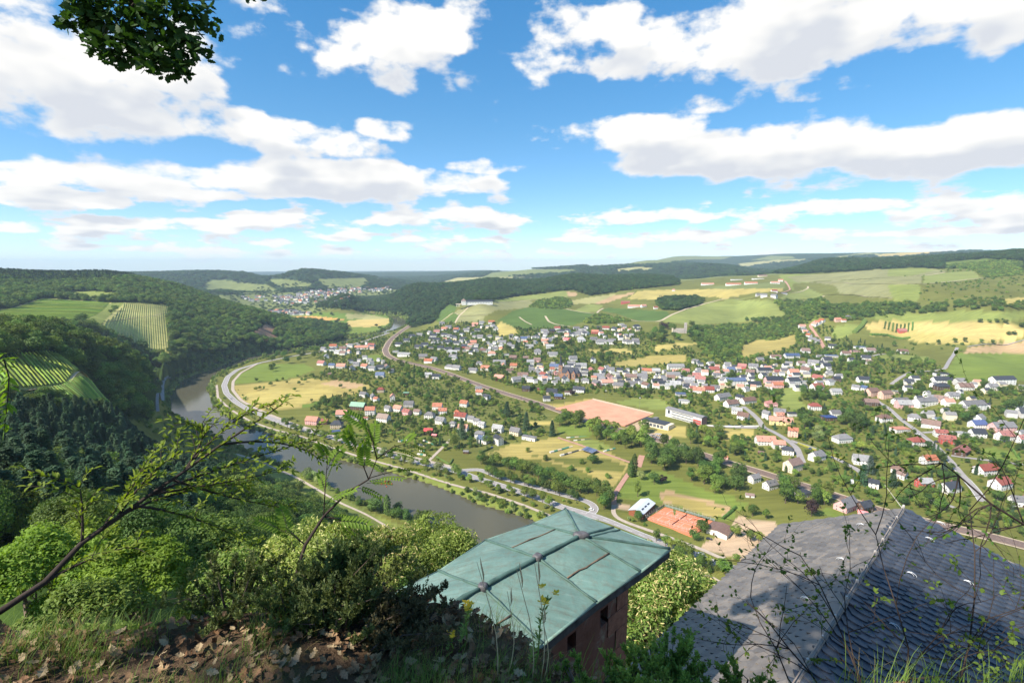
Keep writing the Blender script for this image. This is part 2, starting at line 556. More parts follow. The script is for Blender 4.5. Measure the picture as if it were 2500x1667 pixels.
def inside(poly, x, y):
    poly = np.asarray(poly, float)
    res = np.zeros(np.shape(x), bool)
    xs, ys = poly[:, 0], poly[:, 1]
    j = len(poly) - 1
    for i in range(len(poly)):
        c = ((ys[i] > y) != (ys[j] > y)) & (x < (xs[j] - xs[i]) * (y - ys[i]) / (ys[j] - ys[i] + 1e-12) + xs[i])
        res ^= c
        j = i
    return res

def dist_poly(poly, x, y):
    """distance to a closed outline"""
    poly = np.asarray(poly, float)
    best = np.full(np.shape(x), 1e9)
    for i in range(len(poly)):
        a = poly[i]; b = poly[(i + 1) % len(poly)]
        ab = b - a
        t = np.clip(((x - a[0]) * ab[0] + (y - a[1]) * ab[1]) / (ab @ ab + 1e-9), 0, 1)
        best = np.minimum(best, np.hypot(x - a[0] - t * ab[0], y - a[1] - t * ab[1]))
    return best
band = (gd > 180) & (gd < 2600) & (gz < 60)
inr = np.zeros(gz.shape, bool); dr = np.full(gz.shape, 1e9)
inr[band] = inside(river_xy, gx[band], gy[band])
dr[band] = dist_poly(river_xy, gx[band], gy[band])
gz = np.where(inr, np.minimum(gz, RZ - 0.4 - np.clip(dr, 0, 12) * 0.35), gz)
bankz = RZ + 0.25 + dr * 0.30
gz = np.where(~inr & (dr < 14), np.minimum(gz, np.maximum(bankz, RZ + 0.2)), gz)

def H(x, y):
    """ground height by bilinear lookup"""
    x = np.asarray(x, float); y = np.asarray(y, float)
    t = (np.arctan2(x, y) - TH0) / (TH1 - TH0) * (NT - 1)
    l = (np.log(np.maximum(np.hypot(x, y), 7.01)) - LD0) / (LD1 - LD0) * (ND - 1)
    t = np.clip(t, 0, NT - 1.001); l = np.clip(l, 0, ND - 1.001)
    ti = t.astype(int); li = l.astype(int); ft = t - ti; fl = l - li
    return (gz[ti, li] * (1 - ft) * (1 - fl) + gz[ti + 1, li] * ft * (1 - fl) + gz[ti, li + 1] * (1 - ft) * fl + gz[ti + 1, li + 1] * ft * fl)

_ls = np.exp(np.linspace(math.log(30), math.log(15000), 1500))
def ground(px, py):
    """first hit of the view ray with the ground: the real place of a point in the photograph"""
    d = ray(px, py); k = np.hypot(d[0], d[1])
    t = _ls / k
    zz = CAMZ + t * d[2]
    hh = H(t * d[0], t * d[1])
    below = np.nonzero(zz < hh)[0]
    if len(below) == 0 or below[0] == 0:
        i = len(_ls) - 1 if len(below) == 0 else 0
        return np.array([t[i] * d[0], t[i] * d[1], hh[i]])
    i = below[0]
    f = (zz[i - 1] - hh[i - 1]) / ((zz[i - 1] - hh[i - 1]) - (zz[i] - hh[i]) + 1e-9)
    tt = t[i - 1] + f * (t[i] - t[i - 1])
    x, y = tt * d[0], tt * d[1]
    return np.array([x, y, float(H(x, y))])
gpx, gpy, gdep = project(gx, gy, gz)
# ------------------------------------------------------------------ land cover (plots of the real place, outlined on the photograph)
CROP = {1: (0, 600, 3.733), 2: (500, 620, 3.733), 3: (1050, 600, 3.733), 4: (1600, 580, 3.733), 5: (1900, 580, 3.733), 6: (1100, 800, 3.733),
        7: (1600, 850, 3.733), 8: (1950, 900, 3.733), 9: (500, 950, 3.733), 10: (1100, 1000, 3.36), 11: (1000, 1200, 3.357), 12: (1550, 1200, 2.476), 0: (0, 0, 1.0)}
def C(k, *p):
    ox, oy, s = CROP[k]
    return [(ox + p[i] / s, oy + p[i + 1] / s) for i in range(0, len(p), 2)]

COVER = {  # base colour (linear)
 'grass': (0.140, 0.152, 0.042), 'meadow': (0.20, 0.24, 0.070), 'lawn': (0.155, 0.21, 0.048), 'hay': (0.40, 0.34, 0.125), 'dry': (0.34, 0.285, 0.105),
 'vinepale': (0.40, 0.39, 0.165), 'wheat': (0.47, 0.375, 0.155), 'orange': (0.55, 0.31, 0.11), 'soil': (0.40, 0.285, 0.175), 'vine': (0.085, 0.140, 0.038), 'vinelight': (0.21, 0.245, 0.080),
 'vinegrey': (0.235, 0.24, 0.12), 'vinefloor': (0.34, 0.33, 0.13), 'forest': (0.030, 0.052, 0.014), 'conifer': (0.018, 0.036, 0.014), 'scrub': (0.12, 0.165, 0.040),
 'garden': (0.130, 0.145, 0.045), 'clay': (0.40, 0.20, 0.13), 'farfield': (0.17, 0.20, 0.075), 'farpale': (0.33, 0.32, 0.15), 'gravel': (0.42, 0.32, 0.24), 'bed': (0.10, 0.085, 0.045),
 'cropgreen': (0.13, 0.20, 0.042), 'rock': (0.33, 0.20, 0.14), 'understory': (0.05, 0.085, 0.02), 'farforest': (0.030, 0.055, 0.022), 'reed': (0.16, 0.20, 0.05),
}
CN = list(COVER)
CI = {k: i for i, k in enumerate(CN)}
PAINT = []
def P(cls, pts, d0=0, d1=1e9):
    PAINT.append((cls, pts, d0, d1))
# --- far country
P('farforest', [(-900,600),(3400,600),(3400,730),(-900,730)], 2900, 1e9)
P('farfield', C(2,0,245,150,235,350,260,500,280,560,275,690,345,640,355,400,360,100,345,0,330), 3000, 6000)
P('farfield', C(2,600,230,750,230,990,270,960,310,850,320,700,320,600,260), 3000, 6000)
P('farfield', C(2,1020,230,1450,215,1500,260,1420,310,1150,325,1060,280), 3000, 6000)
P('farfield', C(2,1560,215,1800,215,1850,240,1560,240), 3000, 6000)
P('farpale', C(2,0,330,100,335,80,350,0,350), 3000, 6000)
P('farfield', C(2,0,380,2200,300,2000,420,1400,520,0,520), 2300, 3600)
P('farpale', C(3,60,345,250,290,700,285,980,285,850,300,500,320,330,345,100,355), 3000, 9000)
P('farfield', C(3,470,290,560,245,900,215,1300,215,1350,240,1000,265,700,285), 3000, 8000)
P('farfield', C(3,1380,165,1700,150,2000,110,2333,90,2333,140,2100,170,1700,190,1450,200), 5000, 12000)
P('farpale', C(3,1680,215,1900,190,2050,205,2000,225,1700,235), 4000, 9000)
P('farfield', C(4,0,165,300,160,700,175,600,200,250,200,0,280), 5000, 12000)
P('farfield', C(4,880,205,1050,165,1250,170,1270,190,1100,205), 3600, 12000)
P('farpale', C(4,760,235,1100,205,1380,195,1370,215,900,250,790,270), 3200, 12000)
P('farpale', C(4,1740,160,1950,135,2050,150,2333,130,2333,170,2050,185,1900,150,1800,170), 3200, 12000)
P('wheat', C(5,890,185,950,150,1300,130,1700,115,1780,125,1500,140,1100,180), 3200, 12000)
P('farpale', C(5,500,175,650,165,640,185,560,190), 3200, 12000)
P('farfield', C(5,600,160,900,140,860,165,700,175), 3200, 12000)
# --- valley plain behind the left hill
P('cropgreen', C(2,540,560,760,530,1280,535,1700,560,1700,600,1640,690,1400,730,1150,720,600,620), 1400, 2900)
P('orange', C(2,740,568,980,566,1150,580,1300,602,1100,605,900,597), 1400, 2900)
P('farpale', C(2,1280,548,1400,545,1560,562,1690,590,1650,600,1300,590), 1400, 2900)
P('wheat', C(2,1300,612,1420,596,1680,592,1700,615,1640,650,1480,668,1300,662), 1400, 2900)
P('lawn', C(2,1220,715,1310,668,1480,672,1660,655,1560,700,1400,728), 1400, 2900)
P('farfield', C(2,0,430,900,470,1400,500,1400,535,900,540,500,545,200,480), 2100, 3300)
# --- dark forest ridge on the far bank
P('forest', [(770,750),(860,712),(1000,690),(1200,672),(1420,660),(1640,662),(1660,695),(1550,706),(1440,722),(1400,708),(1360,712),(1250,725),(1205,736),(1140,735),(1090,758),(1055,790),(1000,800),(960,775),(930,762)], 1500, 3100)
P('vine', C(3,60,690,80,610,180,530,245,560,220,600,110,690), 1300, 2600)
P('vinegrey', C(3,130,700,220,605,350,540,560,515,900,500,940,520,880,565,600,590,500,640,480,700), 1200, 2600)
P('vine', C(3,110,700,215,610,270,635,230,700), 1200, 2600)
P('vinelight', C(3,570,510,600,490,1240,412,1340,440,1240,470,900,490,600,515), 1500, 2700)
P('soil', C(3,1240,415,1350,430,1320,465,1260,460), 1500, 2700)
P('scrub', C(3,880,570,1000,500,1200,470,1290,500,1290,560,1180,580,1000,570), 1300, 2500)
P('vine', C(3,620,680,760,590,900,560,1080,575,1240,580,1500,620,1400,690,1290,730,1170,740,900,760,720,740), 1100, 2300)
P('hay', C(3,600,740,640,690,760,740,800,800,640,830), 1100, 2000)
P('vinelight', C(3,1310,590,1440,535,1580,545,1520,600,1400,610), 1300, 2500)
P('farpale', C(3,1260,505,1450,470,1680,440,1700,460,1500,528,1310,530), 1500, 2800)
P('soil', C(3,1500,525,1680,450,1860,425,1850,440,1700,490,1580,530), 1500, 2800)
P('hay', C(3,1790,485,1900,410,2200,400,2333,400,2333,480,2080,490), 1500, 2900)
P('vine', C(3,1550,590,1620,565,1900,580,2170,600,2180,640,2090,690,1900,685,1700,620), 1200, 2200)
P('scrub', C(3,1380,700,1520,625,1700,650,1860,690,1750,700,1500,720), 1100, 2200)
# --- plateau on the right
P('farfield', C(4,0,340,800,310,1250,290,1330,300,1100,340,600,360,200,400,100,350), 2200, 3300)
P('forest', C(4,0,345,700,285,1100,235,1600,240,2333,165,2333,275,1600,320,1330,330,1100,330,700,310,100,340), 2300, 4200)
P('forest', C(5,0,285,200,250,700,210,1200,175,1500,150,2240,85,2400,85,2400,290,2100,290,1900,285,1500,285,1200,275,600,300,0,330), 2300, 4200)
P('scrub', C(5,1500,230,1900,190,2240,230,2240,290,1900,290,1500,280), 2200, 3800)
P('hay', C(4,0,480,360,475,600,465,1150,455,1170,475,1150,490,900,500,620,560,560,540,100,550,0,545), 1500, 2700)
P('forest', C(4,0,590,120,545,440,560,440,610,250,670,60,660), 1300, 2300)
P('farfield', C(4,400,450,1180,400,1180,460,600,470), 1700, 2900)
P('vinelight', C(4,60,760,160,700,450,600,700,560,1080,575,1200,720,900,760,300,800), 1100, 2300)
P('meadow', C(4,1120,340,1450,330,1400,410,1250,420,1260,490,1180,410), 1300, 2900)
P('vinelight', C(4,1120,550,1250,500,1390,460,1530,520,1500,550,1200,565), 1200, 2300)
P('scrub', C(4,1080,585,1540,560,1600,640,1450,720,1200,710), 1100, 2200)
P('vinegrey', C(5,80,355,900,290,1330,275,1520,300,1430,335,900,370,170,410), 1500, 3000)
P('vinelight', C(5,1000,290,1330,275,1430,300,1200,350,1000,355), 1500, 3000)
P('vinegrey', C(5,330,405,700,385,1320,345,1310,420,1030,430,1040,552,820,545,700,520,560,510,520,440), 1300, 2700)
P('meadow', C(5,1000,430,1290,425,1290,570,1050,575), 1300, 2600)
P('vinelight', C(5,1320,345,1520,320,1780,300,1850,370,1540,405,1330,420), 1500, 2800)
P('grass', C(5,1290,425,1540,410,1900,370,2240,330,2240,545,1900,550,1400,590,1290,570), 1300, 2800)
P('scrub', C(5,1780,300,2240,300,2240,340,1900,370), 1500, 3000)
P('hay', C(5,1840,585,2000,560,2300,540,2300,610,2020,612), 1200, 2300)
P('meadow', C(5,830,750,950,700,1700,665,2240,670,2300,720,1800,760,1500,775,1260,765,960,762), 900, 2200)
P('wheat', C(5,780,790,960,762,1260,766,1800,775,2180,790,2240,850,2240,930,1900,950,1700,920,1250,880,1240,850,960,835,830,850), 900, 2200)
P('meadow', C(5,1790,705,2240,700,2240,750,1800,760), 900, 2200)
P('hay', C(5,830,830,960,835,1240,855,1700,915,1950,960,1600,975,1300,960,1100,900,840,890), 900, 2000)
P('soil', C(5,1690,1052,1730,1000,2000,970,2300,930,2300,1050), 800, 2000)
P('lawn', C(5,1540,1205,1640,1058,2300,1050,2300,1310,1950,1290,1750,1345,1600,1300), 700, 1800)
P('meadow', C(5,480,900,500,820,600,795,740,790,700,860,560,925), 900, 2000)
P('scrub', C(4,300,830,700,800,1300,760,1700,650,2000,600,2333,600,2333,680,1800,760,1500,740,1300,800,1380,900,1200,1000,900,1120,500,1100,300,900), 800, 2200)
P('dry', C(4,780,990,930,930,1060,940,1290,880,1280,980,1000,1080,780,1100), 800, 1800)
P('hay', C(4,0,985,200,960,400,960,230,1000,0,1040), 800, 1800)
P('hay', C(3,1420,940,1700,940,1850,950,1840,990,1500,980), 800, 1800)
P('dry', C(3,1600,1090,1700,1060,2050,1000,2333,990,2333,1060,2000,1080,1700,1110), 700, 1800)
P('meadow', C(5,860,1085,1000,1060,1400,1090,1300,1140,1000,1110), 700, 1900)
# --- left bank hill
P('forest', [(-300,600),(160,640),(330,655),(420,680),(520,715),(660,770),(850,800),(830,830),(700,852),(600,872),(520,890),(440,925),(390,945),(380,900),(300,850),(230,810),(130,790),(-300,770)], 840, 2800)
P('vinepale', C(1,0,585,100,570,400,475,600,490,1010,518,720,715,400,725,0,725,-600,725,-600,640), 850, 1900)
P('meadow', C(1,1010,518,1140,515,940,690,880,770,740,720,850,620), 800, 1900)
P('vinepale', C(1,1140,515,1545,540,1545,640,1530,760,1530,900,1560,1055,1400,980,1200,900,1050,850,890,770,960,680), 780, 1900)
P('meadow', C(1,560,430,800,410,1080,430,1080,470,900,500,600,470), 1000, 2100)
P('rock', C(2,420,730,560,640,640,660,640,740,760,790,600,800,470,770), 1000, 1900)
# --- near spur
P('forest', [(-400,770),(130,790),(240,805),(330,850),(400,890),(440,930),(400,960),(380,1000),(360,1030),(200,1010),(-400,1000)], 340, 820)
P('vinefloor', C(1,-700,1040,0,1040,200,990,500,985,590,1020,700,1130,800,1210,830,1235,600,1265,250,1310,0,1340,-700,1340), 300, 560)
P('vinefloor', C(1,240,1320,560,1280,830,1240,900,1330,1000,1430,1110,1480,1050,1500,900,1430,700,1410,480,1350), 300, 560)
# --- slope under the view point
P('understory', [(-900,960),(200,1000),(330,1010),(420,1045),(520,1085),(640,1135),(720,1180),(800,1230),(870,1270),(960,1320),(1100,1360),(1250,1400),(1500,1490),(3400,1560),(3400,2400),(-900,2400)], 0, 460)
P('meadow', [(560,1105),(620,1118),(720,1158),(800,1195),(880,1240),(960,1275),(1060,1310),(1100,1350),(980,1330),(880,1290),(780,1230),(700,1180),(600,1135)], 280, 640)
# --- inside the bend
P('lawn', C(2,260,1180,290,1110,400,1060,500,1005,900,1000,1010,1050,830,1120,600,1160), 600, 1300)
P('dry', C(2,255,1200,600,1165,900,1130,1500,1190,1500,1230,1350,1280,1000,1340,880,1400,700,1420,520,1430,330,1330), 600, 1300)
P('hay', C(2,300,1290,700,1220,1080,1230,1300,1280,1000,1330,860,1380,700,1400,450,1380), 600, 1300)
P('soil', C(2,1050,1185,1180,1148,1480,1190,1340,1230), 600, 1300)
P('cropgreen', C(2,880,1380,1080,1330,1090,1345,900,1405), 600, 1300)
P('meadow', C(2,1800,1230,2200,1200,2333,1250,2333,1310,2000,1280), 600, 1300)
P('lawn', C(2,1400,940,1480,920,1600,920,1620,980,1480,990), 700, 1500)
P('lawn', C(6,0,1290,0,1330,130,1400,200,1390,100,1300), 500, 1300)
# --- meadows on the valley floor
P('garden', C(6,-350,430,0,500,400,700,800,760,950,780,900,900,600,1000,300,1150,0,1100,-600,900), 450, 1200)
P('dry', C(6,330,1150,560,1060,950,1000,1400,1100,1620,1240,1600,1300,1480,1460,1200,1300,800,1200,500,1180), 380, 900)
P('grass', C(6,700,1160,1000,1180,1400,1180,1600,1260,1560,1320,1200,1280,900,1200), 380, 900)
P('lawn', C(6,960,900,1240,870,1300,960,1250,1000,1000,960), 400, 900)
P('hay', C(6,720,860,930,840,940,880,740,895), 400, 1000)
P('meadow', C(6,1120,1030,1300,1010,1480,1090,1390,1130,1230,1080), 400, 900)
P('lawn', C(6,1500,1560,1640,1350,1900,1290,2333,1480,2333,1600,1900,1600), 300, 900)
P('hay', C(6,1800,930,1990,1000,2150,990,2140,900,2000,880), 400, 900)
P('meadow', C(6,1480,680,1700,640,1950,660,2000,720,2140,750,1900,750), 450, 1000)
P('hay', C(7,620,730,900,740,900,800,750,850,640,830), 400, 1000)
P('meadow', C(7,1180,360,1380,350,1300,470,1400,540,1250,570,1110,520), 500, 1100)
P('lawn', C(10,1340,720,1480,600,1780,640,2320,700,2352,760,2330,900,2150,900,1780,760,1500,740), 300, 700)
P('lawn', C(7,-80,1250,200,1250,560,1330,850,1420,780,1480,400,1430,-80,1290), 300, 700)
P('lawn', C(7,1500,1500,1560,1440,1750,1510,1640,1560), 300, 700)
P('lawn', C(8,1640,740,1780,710,1950,760,2000,830,1740,820), 500, 1100)
P('gravel', C(12,395,345,430,300,560,250,620,150,860,190,860,260,690,400,640,410), 250, 600)
P('gravel', C(10,1345,760,1470,785,1460,830,1350,800), 250, 600)
P('soil', C(10,1700,690,1780,660,2000,720,2260,780,2310,820,2250,870,2120,890,2000,820,1750,770), 300, 600)
P('dry', C(10,1720,720,1800,700,2100,770,2280,830,2200,880,2100,870,1900,800), 300, 600)
P('dry', C(6,870,700,1000,690,1290,640,1300,660,1850,785,1830,810,1700,860,1590,900,1440,880,1290,850,1180,760,960,745), 380, 900)
P('gravel', C(6,1580,900,1700,860,1800,950,1960,980,2020,1000,1960,1040,1830,990,1640,930), 380, 900)

cls = np.full(gz.shape, CI['grass'])
cls[gd > 2900] = CI['farforest']
cls[(gd < 60)] = CI['understory']
for c_, poly, d0_, d1_ in PAINT:
    pa = np.array(poly)
    m = (gd >= d0_) & (gd <= d1_) & (gpx > pa[:, 0].min()) & (gpx < pa[:, 0].max()) & (gpy > pa[:, 1].min()) & (gpy < pa[:, 1].max()) & (gdep > 1)
    ii = np.nonzero(m)
    k = inside(pa, gpx[ii], gpy[ii])
    cls[ii[0][k], ii[1][k]] = CI[c_]
cls[inr] = CI['bed']
cls[(~inr) & (dr < 10) & (gz < 6)] = CI['reed']

# ------------------------------------------------------------------ ground sheet
idx = (np.arange(NT)[:, None] * ND + np.arange(ND)[None]).astype(np.int32)
faces = np.stack([idx[:-1, :-1], idx[:-1, 1:], idx[1:, 1:], idx[1:, :-1]], -1).reshape(-1, 4)
verts = np.stack([gx, gy, gz], -1).reshape(-1, 3)
me = np_mesh('ground', verts, faces)
colr = np.array([COVER[k] for k in CN])[cls]
vj = 0.88 + 0.24 * vnoise(gx, gy, 45, 8) + 0.10 * (vnoise(gx, gy, 14, 9) - 0.5)
colr = colr * vj[..., None]
ca = me.color_attributes.new('cover', 'FLOAT_COLOR', 'POINT')
ca.data.foreach_set('color', np.concatenate([colr.reshape(-1, 3), np.ones((NT * ND, 1))], -1).astype(np.float32).ravel())
m, nt = new_mat('ground_cover')
at = nt.nodes.new('ShaderNodeVertexColor'); at.layer_name = 'cover'
tc = nt.nodes.new('ShaderNodeTexCoord'); tv = tc.outputs['Object']
n1 = noise(nt, tv, 0.035, 6, 0.65)
n2 = noise(nt, tv, 0.35, 5, 0.7)
n3 = noise(nt, tv, 0.008, 3, 0.5)
f = math_n(nt, 'MULTIPLY_ADD', n1, 0.9, math_n(nt, 'MULTIPLY_ADD', n2, 0.8, 0.15))
c = mixc(nt, 1.0, at.outputs['Color'], ramp(nt, f, [(0.35, (0.45, 0.45, 0.45)), (0.65, (0.72, 0.72, 0.70)), (0.95, (1.0, 1.0, 0.96))]), 'MULTIPLY')
mp = nt.nodes.new('ShaderNodeMapping'); mp.inputs['Scale'].default_value = (0.015, 0.22, 0.1); mp.inputs['Rotation'].default_value = (0, 0, 0.5)
L(nt, tv, mp.inputs['Vector'])
n4 = noise(nt, mp.outputs[0], 1.0, 4, 0.6)
c = mixc(nt, 1.0, c, ramp(nt, n4, [(0.35, (0.80, 0.82, 0.80)), (0.65, (1.12, 1.10, 1.05))]), 'MULTIPLY')
c = mixc(nt, math_n(nt, 'MULTIPLY', n3, 0.35), c, mixc(nt, 1.0, c, (1.25, 1.0, 0.7), 'MULTIPLY'))
finish(nt, c, 0.95, 0.05, bump(nt, n2, 0.5, 0.6))
MATS['ground'] = m
ground_o = mobj('ground', me, m, None, True)
tag(ground_o, 'valley floor, hills and fields around the river bend', kind='structure')

# ------------------------------------------------------------------ river water
m, nt = new_mat('river_water')
tc = nt.nodes.new('ShaderNodeTexCoord')
mp = nt.nodes.new('ShaderNodeMapping'); mp.inputs['Scale'].default_value = (1, 2.2, 1)
mp.inputs['Rotation'].default_value = (0, 0, 0.7)
L(nt, tc.outputs['Object'], mp.inputs['Vector'])
wv = noise(nt, mp.outputs[0], 0.45, 5, 0.65)
wv2 = noise(nt, tc.outputs['Object'], 0.02, 3, 0.5)
rg = math_n(nt, 'MULTIPLY_ADD', wv2, 0.10, 0.03)
p = finish(nt, (0.088, 0.082, 0.052), rg, 0.5, bump(nt, wv, 0.07, 0.4))
p.inputs['IOR'].default_value = 1.33
MATS['water'] = m
mb = MB()
near_r = BANK_NEAR[::-1]
def along(poly, k):
    w = np.array([at_z(a, b, RZ)[:2] for a, b in poly])
    s = np.concatenate([[0], np.cumsum(np.hypot(*np.diff(w, axis=0).T))]); s /= s[-1]
    t = np.linspace(0, 1, k)
    return np.stack([np.interp(t, s, w[:, 0]), np.interp(t, s, w[:, 1])], -1)
tri_v = [(x, y, RZ) for x, y in river_xy]
me = bpy.data.meshes.new('river')
import bmesh
bm = bmesh.new()
# widen the outline a little so that the sheet runs into the banks
bv = [bm.verts.new((x, y, RZ)) for x, y in river_xy]
fce = bm.faces.new(bv)
bmesh.ops.triangulate(bm, faces=[fce])
bm.normal_update()
if sum(fc.normal.z for fc in bm.faces) < 0:
    bmesh.ops.reverse_faces(bm, faces=bm.faces[:])
bm.to_mesh(me); bm.free()
tag(mobj('river', me, m), 'brown green river sweeping round the bend', kind='structure')

# ------------------------------------------------------------------ roads, paths, railway: ribbons draped on the ground
def smooth_line(p, step):
    p = np.asarray(p, float)
    s = np.concatenate([[0], np.cumsum(np.hypot(*np.diff(p[:, :2], axis=0).T))])
    k = max(3, int(s[-1] / step))
    t = np.linspace(0, s[-1], k)
    q = np.stack([np.interp(t, s, p[:, 0]), np.interp(t, s, p[:, 1])], -1)
    for _ in range(3):
        if len(q) > 4:
            q[1:-1] = 0.25 * q[:-2] + 0.5 * q[1:-1] + 0.25 * q[2:]
    return q

def ribbon_pts(q, off):
    t = np.gradient(q, axis=0)
    t /= np.linalg.norm(t, axis=1)[:, None] + 1e-9
    nrm = np.stack([t[:, 1], -t[:, 0]], -1)
    return q + nrm * off

LIFT = 0.22
def zroad(q, extra=0.0):
    return np.maximum.reduce([H(q[:, 0], q[:, 1])]) + LIFT + extra

def ribbon(mbx, q, o0, o1, extra=0.0, mat=0, zc=None):
    a = ribbon_pts(q, o0); b = ribbon_pts(q, o1)
    z = zc if zc is not None else zroad(q)
    v = [(a[i, 0], a[i, 1], z[i] + extra) for i in range(len(q))] + [(b[i, 0], b[i, 1], z[i] + extra) for i in range(len(q))]
    k = len(q)
    mbx.add(v, [(i, k + i, k + i + 1, i + 1) for i in range(k - 1)], mat)

def world_line(px, step=6.0):
    return smooth_line([ground(a, b) for a, b in px], step)
asphalt = solid('asphalt', (0.30, 0.275, 0.265), 0.9, 0.12, 0.3)
paint_w = solid('road_paint', (0.75, 0.75, 0.72), 0.6, 0.1, 1.0)
path_m = solid('path_gravel', (0.42, 0.345, 0.28), 0.95, 0.15, 0.4)
trackm = solid('farm_track', (0.46, 0.37, 0.25), 0.95, 0.2, 0.3)
redpath = solid('red_path', (0.42, 0.235, 0.175), 0.95, 0.12, 0.4)
ballast = solid('ballast', (0.20, 0.135, 0.105), 0.95, 0.25, 0.8)
steel = solid('rail_steel', (0.35, 0.33, 0.31), 0.4, 0.1, 2.0, metal=0.8)
kerbm = solid('kerb_stone', (0.5, 0.48, 0.45), 0.85, 0.1, 2.0)
ROADQ = []
def road(name, label, px, width, mat, edge=False, centre=False, step=6.0):
    q = world_line(px, step)
    ROADQ.append((q, width))
    mb = MB(); ribbon(mb, q, -width / 2, width / 2)
    o = tag(mb.build(name, mat), label, kind='structure')
    if edge:
        e = MB()
        for s in (-1, 1):
            ribbon(e, q, s * (width / 2 - 0.45) - 0.14, s * (width / 2 - 0.45) + 0.14, 0.02)
        e.build('edge_line', paint_w, o)
    if centre:
        e = MB(); z = zroad(q)
        for i in range(0, len(q) - 1, 2):
            ribbon(e, q[i:i + 2], -0.1, 0.1, 0.02, 0, z[i:i + 2])
        e.build('centre_line', paint_w, o)
    return o
main_px = [(634,886),(580,902),(556,920),(547,941),(553,960),(574,980),(608,1001),(642,1014),(714,1042),(792,1062),(859,1083),(918,1099),(971,1117),(1025,1129),(1062,1138),(1124,1152),(1150,1163),(1219,1184),(1308,1213),(1368,1236),(1421,1252),(1469,1266),(1517,1287),(1576,1311),(1636,1332),(1695,1353),(1770,1378),(1900,1425)]
road('road', 'grey main road with white edge lines along the river', main_px, 8.5, asphalt, True, True, 5.0)
road('road', 'pale road running on past the bend beside the far river reach', [(634,886),(700,872),(760,862),(830,848),(900,830),(950,812)], 7.5, asphalt, False, False, 12)
road('slip_road', 'looped lay-by road between two rows of trees', [(1112,1150),(1171,1145),(1219,1166),(1323,1193),(1412,1217),(1440,1226),(1455,1238),(1452,1250),(1438,1256)], 6.5, asphalt, True, False, 4.0)
road('riverside_path', 'narrow cycle path along the river bank', [(529,940),(532,971),(560,998),(610,1028),(660,1046),(741,1067),(808,1092),(880,1116),(955,1136),(1009,1152),(1124,1189),(1189,1203),(1279,1233),(1338,1257),(1450,1303),(1560,1345),(1636,1370),(1719,1403),(1800,1440)], 3.2, path_m, step=5)
road('farm_track', 'tan farm track curving beside the main road round the meadow', [(628,888),(588,910),(569,931),(568,952),(587,976),(621,996),(660,1013),(725,1038),(792,1057),(859,1077),(920,1093),(966,1106),(1046,1126),(1110,1141)], 4.5, path_m, step=5)
road('farm_track', 'short track climbing from the river road past a timber yard', [(1046,1126),(1060,1112),(1089,1084),(1100,1072)], 3.4, path_m, step=4)
road('access_path', 'pale asphalt path looping past the brown shed and tennis courts', C(10,1340,780,1330,830,1345,880,1450,930,1620,985,1800,1050,2050,1140,2250,1215), 3.6, path_m, step=4)
road('red_path', 'straight red gravel path down to the shed', [(1534,1156),(1516,1182),(1499,1209),(1499,1232)], 4.2, redpath, step=4)
road('red_path', 'red gravel path crossing the allotment meadow', C(10,880,228,1050,285,1200,340,1380,400,1460,430,1540,450), 3.6, redpath, step=4)
road('red_path', 'short red path from the avenue to the school trees', C(10,1540,470,1555,420,1570,375), 6.0, redpath, step=4)
road('village_street', 'grey street bending through the village centre', [(1814,992),(1835,1008),(1854,1026),(1862,1043),(1885,1052),(1916,1070),(1945,1092),(1959,1129)], 6.5, asphalt, step=4)
road('village_street', 'level street lined with parked cars beside the school', [(1700,1036),(1750,1041),(1800,1043),(1854,1044)], 6.5, asphalt, step=4)
road('village_street', 'street with a yellow hedge running down to the railway', [(1929,1075),(2002,1099),(2055,1126),(2095,1147),(2110,1160)], 6.0, asphalt, step=4)
road('village_street', 'long straight road down the right hand slope', [(2137,975),(2172,996),(2204,1026),(2245,1055),(2285,1087),(2325,1128),(2352,1162),(2384,1199),(2400,1225)], 7.0, asphalt, True, False, 4)
road('village_street', 'side street leaving the right hand road towards red roofs', [(2253,1056),(2290,1054),(2338,1055),(2400,1050)], 5.0, asphalt, step=4)
road('village_street', 'side street at the right edge below the lawn', [(2322,1112),(2380,1120),(2445,1128),(2500,1134)], 5.0, asphalt, step=4)
road('lane', 'lower lane between gardens and the slate roof', [(2215,1197),(2271,1219),(2330,1239)], 4.5, asphalt, step=4)
road('lane', 'lane climbing beside the dark green field', [(2176,938),(2200,920),(2227,907),(2280,906),(2307,901),(2320,877),(2337,848)], 5.0, asphalt, step=6)
road('lane', 'lane between brown and green fields at right edge', [(2361,846),(2420,838),(2500,829),(2600,820)], 5.0, asphalt, step=8)
road('lane', 'short lane in front of the pale field', [(2130,869),(2162,864),(2185,866)], 5.0, asphalt, step=6)
road('village_street', 'street climbing through the side valley hamlet', [(2012,850),(2004,830),(1988,810),(1976,795),(1990,782)], 7.0, redpath, step=6)
road('vineyard_road', 'pale road curving up round the big vineyard slope', C(4,0,765,50,760,150,702,280,650,450,600,600,562,700,546,850,562,1100,572,1400,566,1540,532), 7.0, trackm, step=10)
road('vineyard_road', 'red brown farm road up to the long red roofs', C(4,1180,395,1210,440,1225,475,1160,500,1100,505), 8.0, redpath, step=12)
road('vineyard_road', 'hairpin vineyard road below the farm', C(4,1240,505,1330,490,1395,460,1390,445), 6.0, trackm, step=12)
road('vineyard_road', 'thin road slanting across the upper grey vineyards', C(5,170,412,600,385,900,370,1300,350,1450,330,1520,315), 6.0, trackm, step=16)
road('vineyard_road', 'lower terrace road through the grey vineyards', C(5,340,402,600,405,800,425,1030,428,1300,425,1550,402,1750,378,1900,368), 6.0, trackm, step=16)
road('vineyard_road', 'track along the foot of the grey vineyards', C(5,430,520,560,512,700,522,820,548,1040,552), 6.0, trackm, step=14)
